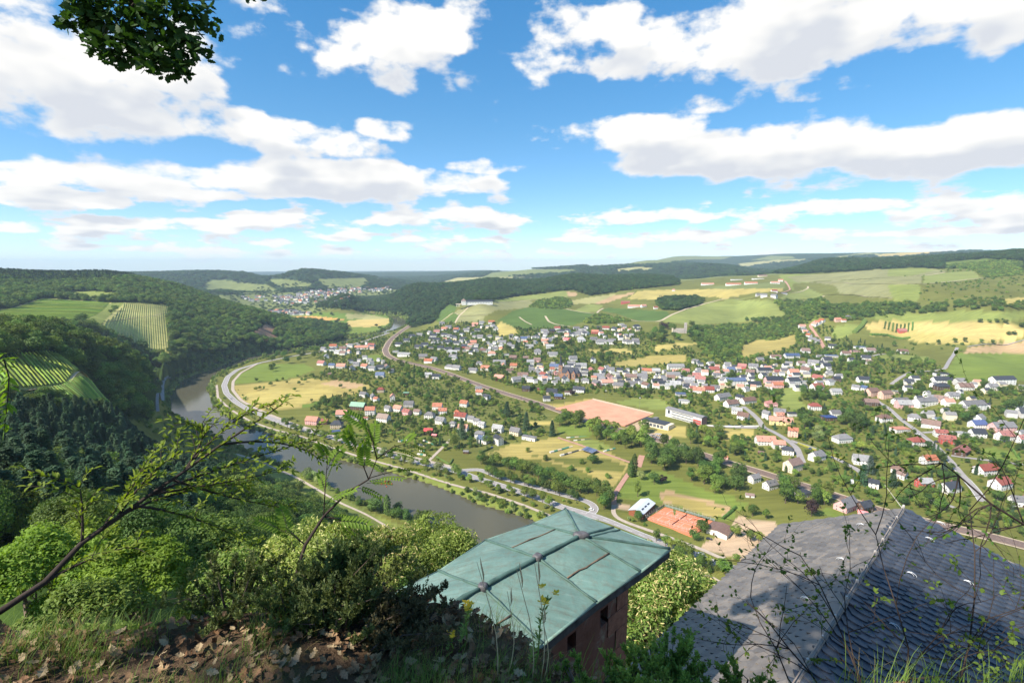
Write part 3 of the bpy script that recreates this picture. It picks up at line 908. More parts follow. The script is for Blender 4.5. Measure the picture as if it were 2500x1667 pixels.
road('vineyard_road', 'track from the white winery along the ridge', C(3,560,518,700,508,900,494,1240,466), 6.0, trackm, step=14)
road('vineyard_road', 'track dropping straight from the winery', C(3,365,545,320,590,265,635,225,705), 5.0, trackm, step=10)
road('vineyard_road', 'track zigzagging down left of the winery', C(3,100,690,160,650,215,605,270,637,400,636,510,630), 5.0, trackm, step=10)
road('vineyard_road', 'short stub track inside the dark vineyard', C(3,815,650,870,690,930,720), 6.0, trackm, step=8)
road('vineyard_road', 'branching stub track inside the dark vineyard', C(3,1050,640,1080,690,1140,715,1280,738), 6.0, trackm, step=8)
road('vineyard_road', 'track along the upper edge of the dark vineyard', C(3,1240,575,1310,592,1420,610,1515,620,1540,590,1580,570), 6.0, trackm, step=10)
road('vineyard_road', 'track along the lower edge of the round vineyard', C(3,1520,625,1700,650,1900,690,2100,690), 6.0, trackm, step=10)
road('vineyard_road', 'pale track across the far left vineyard', C(1,960,690,1080,675,1200,655,1400,640,1545,622), 4.0, trackm, step=8)
road('vineyard_road', 'grassy track between the two near vineyards', C(1,240,1318,420,1290,600,1268,830,1238), 3.2, trackm, step=4)
road('bank_road', 'grey road under the trees on the left bank', [(382,1005),(380,985),(383,960),(395,940),(415,925)], 5.0, asphalt, step=6)
road('bank_path', 'grey path through the near bank meadow', [(575,1108),(640,1128),(720,1163),(790,1205),(850,1237),(900,1260),(945,1285),(1000,1312)], 2.6, path_m, step=5)

# railway: ballast bed with two tracks
RAIL = [(1066,778),(1036,783),(1009,790),(985,805),(962,822),(948,838),(940,855),(945,867),(965,878),(1036,894),(1124,923),(1162,937),(1234,961),(1320,987),(1440,1030),(1590,1070),(1630,1080),(1691,1102),(1761,1125),(1841,1148),(1948,1182),(2055,1217),(2136,1242),(2317,1290),(2491,1330),(2700,1385)]
q = world_line(RAIL, 8.0)
ROADQ.append((q, 13))
mb = MB(); zc = zroad(q, 0.35); ribbon(mb, q, -5.6, 5.6, 0, 0, zc)
mb2 = MB(); ribbon(mb2, q, -7.5, 7.5, -0.12, 0, zc)
rw = tag(mb.build('railway', ballast), 'double track railway on brown ballast', kind='structure')
mb2.build('track_bank', trackm, rw)
for off in (-3.0, -1.55, 1.55, 3.0):
    mb = MB(); ribbon(mb, q, off - 0.09, off + 0.09, 0.18, 0, zc)
    mb.build('rail', steel, rw)
# ------------------------------------------------------------------ houses
WALLC = {'w': ('white', (0.72, 0.70, 0.66)), 'c': ('cream', (0.70, 0.60, 0.44)), 'p': ('peach', (0.74, 0.47, 0.36)), 'r': ('red', (0.48, 0.10, 0.08)), 'g': ('grey', (0.50, 0.48, 0.46)),
         'b': ('beige', (0.56, 0.46, 0.34)), 'd': ('dark brown', (0.10, 0.06, 0.04)), 'y': ('yellow', (0.70, 0.56, 0.26)), 'k': ('pink', (0.70, 0.40, 0.38))}
ROOFC = {'o': ('orange', (0.43, 0.165, 0.095)), 'r': ('red', (0.30, 0.10, 0.078)), 'b': ('brown', (0.20, 0.125, 0.10)), 'g': ('grey', (0.175, 0.168, 0.170)), 'l': ('pale grey', (0.31, 0.305, 0.30)),
         'd': ('dark slate', (0.045, 0.050, 0.063)), 'n': ('navy blue', (0.075, 0.11, 0.20)), 't': ('tan', (0.29, 0.22, 0.18)), 'e': ('green', (0.17, 0.33, 0.21)), 'k': ('bright red', (0.66, 0.13, 0.13)), 's': ('solar panelled', (0.04, 0.07, 0.20))}
def tile_mat(name, col):
    m, nt = new_mat(name)
    tc = nt.nodes.new('ShaderNodeTexCoord')
    wv = nt.nodes.new('ShaderNodeTexWave'); wv.wave_type = 'BANDS'; wv.bands_direction = 'Z'
    wv.inputs['Scale'].default_value = 1.6; wv.inputs['Distortion'].default_value = 0.6
    L(nt, tc.outputs['Object'], wv.inputs['Vector'])
    f = noise(nt, tc.outputs['Object'], 0.7, 5, 0.65)
    c = ramp(nt, f, [(0.28, tuple(x * 0.68 for x in col)), (0.5, col), (0.75, tuple(min(1, x * 1.22 + 0.01) for x in col))])
    oi = nt.nodes.new('ShaderNodeObjectInfo')
    h = nt.nodes.new('ShaderNodeHueSaturation'); L(nt, c, h.inputs['Color'])
    L(nt, math_n(nt, 'MULTIPLY_ADD', oi.outputs['Random'], 0.45, 0.78), h.inputs['Value'])
    L(nt, math_n(nt, 'MULTIPLY_ADD', oi.outputs['Random'], -0.3, 1.1), h.inputs['Saturation'])
    finish(nt, h.outputs['Color'], 0.75, 0.25, bump(nt, wv.outputs['Fac'], 0.35, 0.05))
    return m
WM = {k: solid('plaster_' + v[0].replace(' ', '_'), v[1], 0.9, 0.10, 0.4, 0.15, obj_var=0.10) for k, v in WALLC.items()}
RM = {k: tile_mat('tiles_' + v[0].replace(' ', '_'), v[1]) for k, v in ROOFC.items()}
glass_d = solid('window_glass', (0.035, 0.045, 0.06), 0.12, 0.3, 0.5, 0.6)
frame_w = solid('window_frame', (0.62, 0.60, 0.57), 0.6, 0.08, 2.0)
wood_d = solid('door_wood', (0.13, 0.07, 0.04), 0.7, 0.2, 2.0)
brick_m = solid('chimney_brick', (0.30, 0.16, 0.12), 0.9, 0.25, 3.0)
stone_m = solid('grey_stone', (0.40, 0.35, 0.31), 0.9, 0.25, 0.6)
sand_m = solid('red_sandstone', (0.34, 0.19, 0.12), 0.9, 0.3, 0.5)
metal_l = solid('pale_metal', (0.55, 0.58, 0.62), 0.45, 0.08, 0.5, 0.5)

def window_mesh():
    mb = MB()
    mb.box(-0.5, 0.5, -0.06, 0.06, -0.65, 0.65, 0)              # frame body
    mb.box(-0.40, -0.03, -0.085, -0.061, -0.55, 0.55, 1)        # two panes, proud of the body
    mb.box(0.03, 0.40, -0.085, -0.061, -0.55, 0.55, 1)
    me = mb.mesh('window'); me.materials.append(frame_w); me.materials.append(glass_d)
    return me
WIN = window_mesh()
mbx = MB(); mbx.box(-0.5, 0.5, -0.06, 0.05, 0, 2.05); DOOR = mbx.mesh('door'); DOOR.materials.append(wood_d)
mbx = MB(); mbx.box(-0.35, 0.35, -0.35, 0.35, -1.2, 0.9); mbx.box(-0.42, 0.42, -0.42, 0.42, 0.9, 1.02); CHIM = mbx.mesh('chimney'); CHIM.materials.append(brick_m)
mbx = MB(); mbx.box(-0.45, 0.45, -0.6, 0.6, 0, 0.10); SKYL = mbx.mesh('roof_window'); SKYL.materials.append(glass_d)

def place(name, me, parent, loc, rz=0.0, rx=0.0, ry=0.0, sc=(1, 1, 1)):
    o = bpy.data.objects.new(name, me)
    COL.objects.link(o)
    o.parent = parent
    o.location = loc
    o.rotation_euler = (rx, ry, rz)
    o.scale = sc
    return o

def gable_wall(Lx, D, h, rise, base=1.5):
    x, y = Lx / 2, D / 2
    mb = MB()
    mb.add([(-x, -y, -base), (x, -y, -base), (x, y, -base), (-x, y, -base), (-x, -y, h), (x, -y, h), (x, y, h), (-x, y, h), (-x, 0, h + rise), (x, 0, h + rise)],
           [(0, 1, 5, 4), (2, 3, 7, 6), (1, 2, 6, 9, 5), (3, 0, 4, 8, 7), (4, 5, 9, 8), (6, 7, 8, 9)])
    return mb
def gable_roof(Lx, D, h, rise, ov=0.5, th=0.22):
    x, y = Lx / 2 + ov, D / 2
    k = rise / (D / 2)
    mb = MB()
    for s in (-1, 1):
        e = (s * (y + ov), h - k * ov + 0.03); r = (0, h + rise + 0.03)
        mb.prism([(-x, e[0], e[1]), (x, e[0], e[1]), (x, r[0], r[1]), (-x, r[0], r[1])][::s], (0, 0, th))
    return mb
def hip_roof(Lx, D, h, rise, ov=0.5, th=0.22):
    x, y = Lx / 2 + ov, D / 2 + ov
    r = max(0.0, Lx / 2 - D / 2 * 0.8)
    mb = MB()
    b = h - 0.1
    mb.add([(-x, -y, b), (x, -y, b), (x, y, b), (-x, y, b), (-x, -y, b + th), (x, -y, b + th), (x, y, b + th), (-x, y, b + th), (-r, 0, h + rise), (r + 0.01, 0, h + rise)],
           [(0, 3, 2, 1), (0, 1, 5, 4), (1, 2, 6, 5), (2, 3, 7, 6), (3, 0, 4, 7), (4, 5, 9, 8), (5, 6, 9), (6, 7, 8, 9), (7, 4, 8)])
    return mb
HOUSES = []       # (x, y, radius)
HLAB = []
def zone(px, py):
    if py < 800 and px > 1700: return 'in the side valley hamlet' if px > 1900 else 'near the castle tower'
    if px > 1900 and py < 860: return 'in the side valley hamlet'
    if py < 870 and px < 1120: return 'in quarter inside the railway curve' if px < 960 else 'on slope above the railway curve'
    if py < 850: return 'in top row below the vineyards'
    if px < 960 and py < 910: return 'by meadow inside the railway curve'
    if px < 1130 and py > 900: return 'in the riverside hamlet'
    if px < 1300 and py > 960: return 'between river meadow and railway'
    if py < 890 and px < 1600: return 'on the hillside behind the church'
    if px < 1370: return 'left of the church'
    if px < 1500: return 'beside the church'
    if px < 1760: return 'in main street right of church'
    if py < 925: return 'in back row under scrub hill' if px < 2050 else 'on slope below the brown field'
    if px < 2010: return 'in village centre above the railway' if py > 985 else 'around the village green'
    if py < 1000: return 'along the upper right street'
    if px > 2280: return 'right of the straight road'
    return 'between straight road and railway'

def house(px, py, wpx, yaw, wall, roof, kind='g', noun='house', label=None, z=None):
    p = ground(px, py)
    dep = p[1] * CP + (CAMZ - p[2]) * SP
    wm = wpx / F * dep
    Lx = min(max(wm * 0.78, 7.2), 17)
    if kind in 'lLf':
        Lx = min(max(wm * 0.86, 8), 62)
    D = min(max(Lx * 0.68, 6.0), 10.0)
    h = 4.6 + 1.0 * random.random()
    if kind == 'L': h = 7.5
    if kind == 's': Lx, D, h = max(3.2, wm * 0.8), max(2.8, wm * 0.55), 2.3
    if kind == 't': h = 7.8
    if kind == 'f': h = 4.0
    rise = D / 2 * (0.72 + 0.22 * random.random())
    if kind == 's': rise = D / 2 * 0.45
    # push away from earlier houses
    r = 0.5 * math.hypot(Lx, D)
    x, y = p[0], p[1]
    for (hx, hy, hr) in HOUSES:
        dd = math.hypot(x - hx, y - hy)
        need = (r + hr) * 0.80
        if 0.01 < dd < need:
            x += (x - hx) / dd * (need - dd); y += (y - hy) / dd * (need - dd)
    for (q, wd) in ROADQ:
        d2 = (q[:, 0] - x) ** 2 + (q[:, 1] - y) ** 2
        i = int(np.argmin(d2)); dd = math.sqrt(d2[i]); need = wd / 2 + D * 0.55
        if 0.05 < dd < need:
            x += (x - q[i, 0]) / dd * (need - dd); y += (y - q[i, 1]) / dd * (need - dd)
    gzv = min(float(H(x + a, y + b)) for a in (-4, 4) for b in (-4, 4))
    gzc = float(H(x, y)); gzv = max(gzv, gzc - 1.2)
    HOUSES.append((x, y, r))
    far = math.hypot(x, y) > 1050
    t = empty('house' if noun == 'house' else noun.replace(' ', '_'), (x, y, gzv), math.radians(yaw))
    t['category'] = noun
    if noun == 'house': t['group'] = 'village houses'
    if kind == 'h':
        wmb = MB(); wmb.box(-Lx / 2, Lx / 2, -D / 2, D / 2, -1.5, h)
        rmb = hip_roof(Lx, D, h, rise)
    elif kind == 'f':
        wmb = MB(); wmb.box(-Lx / 2, Lx / 2, -D / 2, D / 2, -1.5, h)
        rmb = MB(); rmb.box(-Lx / 2 - 0.4, Lx / 2 + 0.4, -D / 2 - 0.4, D / 2 + 0.4, h + 0.003, h + 0.35); rmb.box(-Lx / 2 + 0.6, Lx / 2 - 0.6, -D / 2 + 0.6, D / 2 - 0.6, h + 0.353, h + 0.5)
    else:
        wmb = gable_wall(Lx, D, h, rise)
        rmb = gable_roof(Lx, D, h, rise, 0.25 if kind == 's' else 0.5)
    wmb.build('wall', WM[wall], t)
    ro = rmb.build('roof', RM[roof], t)
    if kind == 's':
        place('door', DOOR, t, (0, -D / 2 - 0.02, 0.02))
    else:
        rows = [1.5, 4.0] if h > 4.9 else [1.7, ]
        if h > 7: rows = [1.5, 4.0, 6.4]
        nx = max(2, min(4 if far else 6, int(Lx / 2.6)))
        sides = (-1, 1) if not far else (-1, 1)
        for s in sides:
            for iz, zz in enumerate(rows):
                for k in range(nx):
                    xx = (k + 0.5) / nx * (Lx - 1.0) - (Lx - 1.0) / 2
                    if iz == 0 and k == nx // 2 and s == -1:
                        place('door', DOOR, t, (xx, -D / 2 - 0.03, 0.05)); continue
                    place('window', WIN, t, (xx, s * (D / 2 + 0.03), zz), 0 if s < 0 else math.pi, sc=(1.05, 1, 1.0))
        for s in (-1, 1):
            for zz in rows:
                for yy in ((-D / 4, D / 4) if not far else (0,)):
                    place('window', WIN, t, (s * (Lx / 2 + 0.03), yy, zz), math.pi / 2 if s > 0 else -math.pi / 2)
            if kind in 'gtl' and not far:
                place('window', WIN, t, (s * (Lx / 2 + 0.03), 0, h + rise * 0.36), math.pi / 2 if s > 0 else -math.pi / 2, sc=(0.9, 1, 0.8))
        if kind != 'f':
            place('chimney', CHIM, ro, (Lx * random.uniform(-0.3, 0.3), D * 0.10, h + rise - 0.15))
            if not far and kind in 'gl' and random.random() < 0.5:
                sl = math.atan2(rise, D / 2)
                for k in range(random.choice((1, 2, 2))):
                    place('roof_window', SKYL, ro, (Lx * (-0.22 + 0.44 * k), -D * 0.27, h + rise * 0.46 + 0.27), rx=sl)
    kn = {'g': 'gabled', 'h': 'hipped', 'f': 'flat', 'l': 'long', 'L': 'tall', 't': 'steep', 's': 'small'}[kind]
    if label:
        t['label'] = label
    elif noun == 'house':
        HLAB.append((t, px, '%s house, %s %s roof, %s' % (WALLC[wall][0], kn, ROOFC[roof][0], zone(px, py))))
    else:
        HLAB.append((t, px, '%s %s, %s roof, %s' % (WALLC[wall][0], noun, ROOFC[roof][0], zone(px, py))))
    return t

# rows: crop x, crop y of the building's foot, apparent width, yaw of the ridge, wall+roof, kind
HL = {
6: '''55,382,95,20,wg g;262,340,70,0,wg h;205,405,100,15,wg g;318,385,100,10,wo g;445,332,130,5,wg l;485,358,60,80,wo g;575,362,80,10,bo g;445,475,110,25,ro g;540,408,80,-10,bb g;600,495,110,-20,wg g
570,288,80,0,db g;683,290,60,0,db g;790,310,80,10,kb g;727,342,80,0,wl t;790,240,70,0,wg g;935,260,100,5,wg h;960,372,130,10,gn l;850,452,100,60,wr g;925,398,50,0,wo g;960,432,50,80,kr g
1047,502,95,75,wd t;690,575,90,5,dd g;805,562,45,0,rb s;925,605,120,20,bd g;875,665,80,0,wd g;985,645,90,10,dn g;1070,605,70,0,wb f;1170,585,140,25,wd g;1225,500,90,5,wg h;1330,525,100,70,kg g
1425,520,120,0,wo l;1530,548,110,15,bg g;1660,535,110,10,wg g;1780,545,90,60,wb g;1880,512,120,0,wd g;2000,552,110,10,wl g;2092,512,80,75,wd g;2170,500,110,10,cl l;2260,590,130,10,wo g;2240,455,90,20,wr g
2050,372,170,-5,wl l;2235,325,80,60,wg g;1790,412,130,10,co g;1870,412,90,0,cl g;2030,450,150,5,cg l;2140,415,80,0,br g;1600,432,80,70,wd g;1540,402,70,10,wd g;1460,402,80,0,wg g;1380,402,80,60,wr g
1285,405,90,70,yr g;1350,462,110,0,gg l;1450,462,90,80,kb g;1640,470,120,0,cb l;1745,462,100,5,gg l;1300,318,60,80,wd t;1115,300,90,0,wg g;1190,362,110,5,wl l;1100,345,90,5,wg g;800,408,70,75,yg g;740,402,70,0,gg g
660,450,110,10,bb l;1062,125,75,20,wk g;1195,128,90,0,wl h;1360,148,90,0,wg g;1450,148,90,10,wg g;1600,138,80,0,wg h;1690,148,70,0,wg g;1150,70,80,0,wg g;1220,440,80,10,wg h;1310,470,60,0,co g;2190,470,70,60,wb g
265,612,80,10,wo g;330,655,80,30,wd g;255,575,75,0,wg g;125,715,90,20,wo g;95,830,140,20,wr g;190,855,80,30,wg g;240,880,70,30,wg g;285,905,80,30,wl g;432,945,120,25,wl g;592,972,120,30,cg g
690,1015,80,20,wg f;740,1025,60,20,wg f;435,1058,110,60,wd t;300,1045,130,25,wn g;265,995,110,0,wg h;20,900,70,10,wg h;115,935,110,10,wo g;142,1142,60,10,dg s''',
2: '''1250,1482,120,-5,wo g;1510,1465,110,0,wo t;1400,1412,160,15,de l;1630,1522,140,20,wt g;1370,1515,90,5,wg h;1470,1505,50,0,wr s;985,1545,130,5,ko l;1095,1548,70,0,dr g;1605,1260,80,0,br h;1450,1300,90,30,wg g
1535,1325,80,60,wg g;1565,1345,60,40,wo g;1712,1340,80,75,wo t;1835,1285,55,0,de f;1672,1432,80,30,wg g;1762,1432,100,20,wo g;1842,1462,100,30,kr g;1862,1390,110,10,gg g;1938,1462,80,20,wb g;2050,1495,110,10,wg h
2122,1412,110,10,wo g;2168,1455,95,5,wo g;2310,1480,90,60,wo g;2150,1545,110,20,wg g;1245,1040,110,0,wo g;1160,1035,70,10,wn g;1065,1012,90,20,wr g;1345,1060,80,60,wd g;1382,1022,70,0,gg g;1462,1042,90,30,wo g
1527,1060,80,10,wg g;1600,1050,80,0,wd g;1660,1042,80,60,wb g;1600,1122,100,5,wn g;1150,1100,60,10,db s;1215,908,80,30,wl g;1262,918,70,10,wb g;1110,948,80,70,wg g;1180,858,100,0,wo g;1265,880,80,10,wb g
1430,868,140,0,wo l;1520,850,80,10,wr g;1770,840,80,20,wd g;1840,800,80,0,wd g;1890,760,70,10,wd g;1960,750,90,10,wg g;2052,730,70,60,wg g;2120,712,80,0,wb g;2185,692,80,10,wo g;2005,840,80,0,wd g
1950,862,90,10,gd g;1820,932,140,10,wl l;1740,898,60,0,wl f;2042,992,100,20,wo g;2205,818,80,10,wd g;2262,912,100,0,wl g;2262,950,90,5,wg g;2282,1052,100,20,wg h;2112,1135,90,10,wd g;2040,1122,80,0,wl g
1990,950,130,0,bg g;2222,880,80,0,wd g;2075,790,80,10,wd g;1700,1080,60,10,wg g;2290,700,60,0,wo g;2230,760,60,10,wg g''',
3: '''65,790,70,0,wr g;30,830,80,10,wd g;150,760,70,0,wg g;250,762,60,60,wd g;330,780,80,0,wg g;110,718,60,0,wg g;410,725,70,0,ko g;470,712,60,0,wg g;560,705,80,10,wo g;592,748,60,70,wg g;432,780,90,5,wd g
455,840,70,0,wg g;542,835,70,0,wg h;740,832,50,0,wg g;790,860,70,60,wl g;855,860,80,0,wn g;130,825,70,10,wd g;60,870,70,0,gd g;142,892,70,0,wl f;205,842,70,10,wd g;302,860,80,0,wd g;396,895,70,0,po g
240,900,70,0,wd g;182,880,60,60,wd g;310,930,70,0,rd g;352,960,80,20,wb g;402,962,70,0,gd g;540,912,50,60,yg g;652,950,60,60,yo g;592,955,70,0,wg g;665,892,70,0,wg g;742,932,70,10,wg g;905,932,90,0,wl g
960,892,60,60,wg g;1045,880,80,0,wo g;870,892,50,0,wo g;205,985,80,0,wl h;155,950,60,0,gg f;212,1030,80,0,wl h;565,998,140,5,wo h;480,970,70,0,wb g;690,1000,70,0,wg f;1120,1000,110,0,wl f;1092,935,90,0,wl g
982,972,80,0,wg h;1160,765,70,10,wr g;1040,790,80,0,wg g;1112,790,70,0,dd g;1202,792,60,0,wd g;1255,788,60,60,wd g;1332,768,70,0,wg g;1352,812,100,0,wg g;1502,800,80,0,ro g;1602,762,90,10,wr g;1540,758,50,0,wd g
1682,772,70,60,wd g;1740,722,60,0,wl f;1765,748,60,0,wg g;1882,748,110,0,wd h;1422,808,70,60,wg g;1490,868,80,0,wg g;1380,872,100,0,wl h;1552,890,90,0,wg g;1642,890,100,0,wg g;1790,885,90,0,wg h;1872,890,80,10,wg g
30,1055,80,30,wg g;1060,810,60,0,dg g;1290,820,60,0,wd g;100,945,70,0,wd g;250,960,60,10,wd g''',
4: '''1335,820,70,0,wo g;1352,850,60,70,wg g;1372,872,60,70,wo g;1398,902,60,70,wo g;1432,945,80,60,wg g;1465,962,70,40,wg g;1445,800,60,70,wo g;1480,785,60,70,wo g;1512,768,60,70,wo g;1660,762,70,0,po g;1712,765,50,0,wo g
1752,735,60,0,wg h;1570,932,60,30,wg g;1612,1005,80,20,wd g;1365,1048,90,10,wb g;1240,1095,150,0,wn l;1095,1105,120,10,wb g;950,1130,80,0,bg g;1440,1160,110,40,wg g;1492,1105,60,0,wg g;1602,1090,120,5,gn f;1732,1075,90,10,wb g
1815,1045,80,0,kb f;1955,1045,110,5,wb g;1862,1010,100,0,wn f;1915,1112,90,20,wd g;1780,1130,60,0,wd g;2250,1055,100,10,wb g;1552,1190,90,0,wd g;1560,1135,100,0,gd g;1325,1165,80,0,wb g;1942,1150,60,30,wb g
790,1195,90,30,rr g;682,1228,100,0,wn g;890,1195,100,20,wg g;985,1228,140,0,gd l;1070,1200,60,60,wd g;1170,1228,90,0,cg g;1255,1248,110,5,wo g;1370,1230,100,60,wb g;1482,1302,120,60,wr g;1102,1245,70,0,br g;862,1245,90,20,wb g
532,1225,110,0,wr g;552,1275,80,0,wg g;410,1310,110,30,wr g;480,1205,70,0,wd g;725,1340,210,-10,wn L;892,1360,140,-10,wd l;1075,1330,180,-5,kd L;1112,1365,110,0,ko g;1250,1338,130,-5,wd L;1360,1330,80,0,wl f;1545,1310,100,0,gg f
1640,1310,80,0,dd g;1470,1380,130,-15,wr g;1640,1425,110,5,wl g;1892,1315,120,10,wd g;1830,1385,80,60,wg g;1905,1395,60,60,wn g;1970,1440,120,-10,pb L;2092,1460,110,-10,pb L;2190,1420,60,0,bl f;2232,1510,150,-10,wg l;1960,1525,140,10,db g
1450,1565,120,0,wr h;1052,1535,120,10,kr h;842,1505,160,-15,wb l;770,1480,80,60,wd g;612,1475,170,-20,wg l;690,1535,140,-20,wb l;542,1392,100,20,wg g;420,1410,110,10,wr g;160,1362,120,10,wl g;262,1325,70,60,wd g;305,1345,90,20,cg g;350,1400,70,0,wr g
282,1385,70,60,wd g;230,1440,100,5,gn f;262,1505,110,20,wl f;60,1350,90,0,wd g;140,1300,90,20,wb g''',
7: '''1010,640,80,60,wg t;1130,605,120,30,wg g;1132,640,90,0,wo g;1240,615,90,5,wd f;1140,690,220,20,yo l;1250,800,100,30,po t;1000,870,190,10,wo l;1105,900,130,10,wo g;1205,965,120,20,wd h;1250,1110,190,-30,cb t
1470,1015,160,-30,wg g;1700,850,190,-5,wg h;1880,1050,180,20,wl g;2232,1180,120,70,wb g;1985,1265,90,30,wd g;1632,615,110,0,wg g;1580,650,130,-5,ds f;2082,665,140,0,wb h;2225,755,160,-5,wo f;640,1005,50,20,ko s
900,1215,110,-25,wg l;1045,1275,130,-25,wg l;1735,1462,240,-25,kg l;1905,1478,150,-25,dd l;1895,1512,100,40,kk s;1345,1345,150,-20,gd f;800,645,120,40,wb g;740,592,110,20,wl g;860,1350,90,20,wb s;960,960,60,20,db s''',
8: '''1300,60,130,0,wd f;1300,128,180,5,wd l;1000,140,90,20,wd g;1300,185,160,0,dd h;1510,190,160,10,wb g;1850,135,240,-5,wd L;1760,190,100,0,wg g;1292,300,120,50,pb g;1400,270,120,0,wg g;1580,370,240,-10,wg L;1150,335,230,-5,wg L
930,320,150,5,kl l;1050,470,120,30,wg h;1200,530,170,40,wb g;1262,465,80,0,wn s;1625,535,150,-5,ws g;1850,560,230,-5,kg l;1500,615,110,0,wl f;1620,620,140,10,wd g;1870,645,160,-15,wr g;2035,675,110,0,wr g;1290,612,120,20,wr g
1350,675,140,20,rr g;1480,775,180,-30,dr g;1070,695,160,0,wr h;1180,862,150,0,wo g;1140,1075,150,0,rl g;910,965,120,70,wb g;1370,1115,190,-10,wd g;1700,950,270,-5,wr g;1830,1080,200,-15,wr g;2000,1240,160,20,wg g''',
}
for k in HL:
    for e in HL[k].replace('\n', ';').split(';'):
        a = e.split(',')
        if len(a) < 5: continue
        wr, kd = a[4].split()
        ox, oy, s = CROP[k]
        yw = float(a[3])
        house(ox + float(a[0]) / s, oy + float(a[1]) / s, float(a[2]) / s, -yw + random.uniform(-6, 6), wr[0], wr[1], kd, 'shed' if kd == 's' else 'house')

# estates on the plateau
for (k, x, y, w, yw, wr, kd, nm, lb) in [
    (4, 475, 432, 130, 3, 'wo', 'l', 'barn', 'long red roofed barn standing alone left of the plateau farm'),
    (4, 710, 436, 155, 3, 'wo', 'l', 'barn', 'largest orange roofed barn of the plateau farm'),
    (4, 870, 425, 130, 3, 'wo', 'l', 'barn', 'orange roofed barn right of the largest plateau barn'),
    (4, 1090, 420, 90, 3, 'wo', 'l', 'barn', 'short orange roofed barn beside the red farm road'),
    (4, 1140, 400, 55, 30, 'wo', 'g', 'farmhouse', 'small orange roofed farmhouse at the top of the red farm road'),
    (4, 740, 388, 120, 2, 'wl', 'f', 'greenhouse', 'long pale flat building behind the plateau barns at left'),
    (4, 935, 380, 120, 2, 'wl', 'f', 'greenhouse', 'long pale flat building behind the plateau barns at right'),
    (4, 975, 357, 90, 2, 'cb', 'l', 'barn', 'brown roofed barn at the very back of the plateau farm'),
    (4, 165, 488, 32, 10, 'wo', 'g', 'farmhouse', 'tiny orange roofed house alone among hay fields'),
    (4, 1005, 540, 90, 20, 'wg', 't', 'manor house', 'grey gabled manor house above the vineyard, left wing'),
    (4, 1080, 548, 70, 60, 'wg', 't', 'manor house', 'grey gabled manor house above the vineyard, right wing'),
    (4, 940, 530, 60, 0, 'gg', 'g', 'manor house', 'low grey outbuilding left of the manor house'),
    (4, 1100, 500, 60, 0, 'wr', 'l', 'farmhouse', 'low red roofed building behind the manor house'),
    (4, 1155, 506, 60, 0, 'gn', 'f', 'shed', 'blue roofed shed behind the manor house'),
    (3, 1780, 527, 90, 3, 'rr', 'l', 'barn', 'dark red barn behind the round vineyard'),
    (3, 1860, 562, 130, 3, 'wo', 'l', 'barn', 'orange roofed estate building behind the round vineyard'),
    (3, 1945, 558, 70, -20, 'wo', 'g', 'barn', 'orange roofed barn at the right end of the estate'),
    (3, 2055, 575, 45, 0, 'wr', 'g', 'farmhouse', 'small house under the trees right of the estate'),
    (5, 1125, 862, 80, 3, 'rr', 'l', 'barn', 'red shed below the dark ploughed plot'),
    (9, 2040, 408, 100, 10, 'dk', 'g', 'shed', 'red roofed shed beside the timber yard'),
    (9, 2095, 432, 60, 20, 'dk', 's', 'shed', 'tiny red hut beside the timber yard shed'),
    (9, 1205, 350, 130, 0, 'bd', 'h', 'shed', 'dark blue roofed open shelter by the river road'),
    (9, 1195, 410, 80, -20, 'gn', 'f', 'shed', 'low pale blue shed by the river road'),
]:
    ox, oy, s = CROP[k]
    house(ox + x / s, oy + y / s, w / s, -yw, wr[0], wr[1], kd, nm, lb)

# hilltop winery: long white building with a hipped tower at its left end
p = ground(1170, 741)
t = empty('winery', (p[0], p[1], p[2]), math.radians(8))
tag(t, 'long white winery with slate roof and corner tower above vineyards', 'winery')
mb = MB(); mb.box(-42, 42, -6, 6, -4, 6.5); mb.build('wall', WM['w'], t)
rb = gable_roof(84, 12, 6.5, 4.5, 0.6, 0.3).build('roof', RM['d'], t)
mb = MB(); mb.box(-56, -42.1, -8, 8, -4, 9.5); mb.build('tower_wall', WM['w'], t)
hr = hip_roof(14, 16, 9.5, 6.5).build('tower_roof', RM['b'], t); hr.location.x = -49
for kx in range(16):
    place('window', WIN, t, (-38 + kx * 5.1, -6.06, 3.0), sc=(2, 1, 2.0))
for kx in (-53.0, -49.0, -45.0):
    place('window', WIN, t, (kx, -8.06, 5.5), sc=(1.6, 1, 2.0))
mb = MB(); mb.box(-74, -56.2, -9, 6, -1.2, 0.0); mb.build('terrace', WM['b'], t)
for kx in (-72, -67, -62):
    mb = MB(); mb.box(kx - 0.5, kx + 0.5, -8.8, -7.8, -9, -1.21); mb.build('pillar', WM['w'], t)
HOUSES.append((p[0], p[1], 45))

# castle with a square tower above the village
p = ground(1662, 812)
t = empty('castle', (p[0], p[1], p[2]), math.radians(-12))
tag(t, 'grey stone castle with a tall square tower at the vineyard foot', 'castle')
def battlement(mb, x0, x1, y0, y1, z, s=0.9, h=1.0):
    for a0, a1, fx in ((x0, x1, 0), (y0, y1, 1)):
        n_ = max(2, int((a1 - a0) / (2 * s)))
        for i in range(n_ + 1):
            c = a0 + (a1 - a0) * i / n_
            c = min(max(c, a0 + s / 2), a1 - s / 2)
            if fx == 0:
                mb.box(c - s / 2, c + s / 2, y0, y0 + 0.5, z, z + h); mb.box(c - s / 2, c + s / 2, y1 - 0.5, y1, z, z + h)
            elif 0 < i < n_:
                mb.box(x0, x0 + 0.5, c - s / 2, c + s / 2, z, z + h); mb.box(x1 - 0.5, x1, c - s / 2, c + s / 2, z, z + h)
mb = MB(); mb.box(-11, 7, -5, 6, -4, 9); battlement(mb, -11, 7, -5, 6, 9.001, 1.2, 1.0); mb.build('wall', stone_m, t)
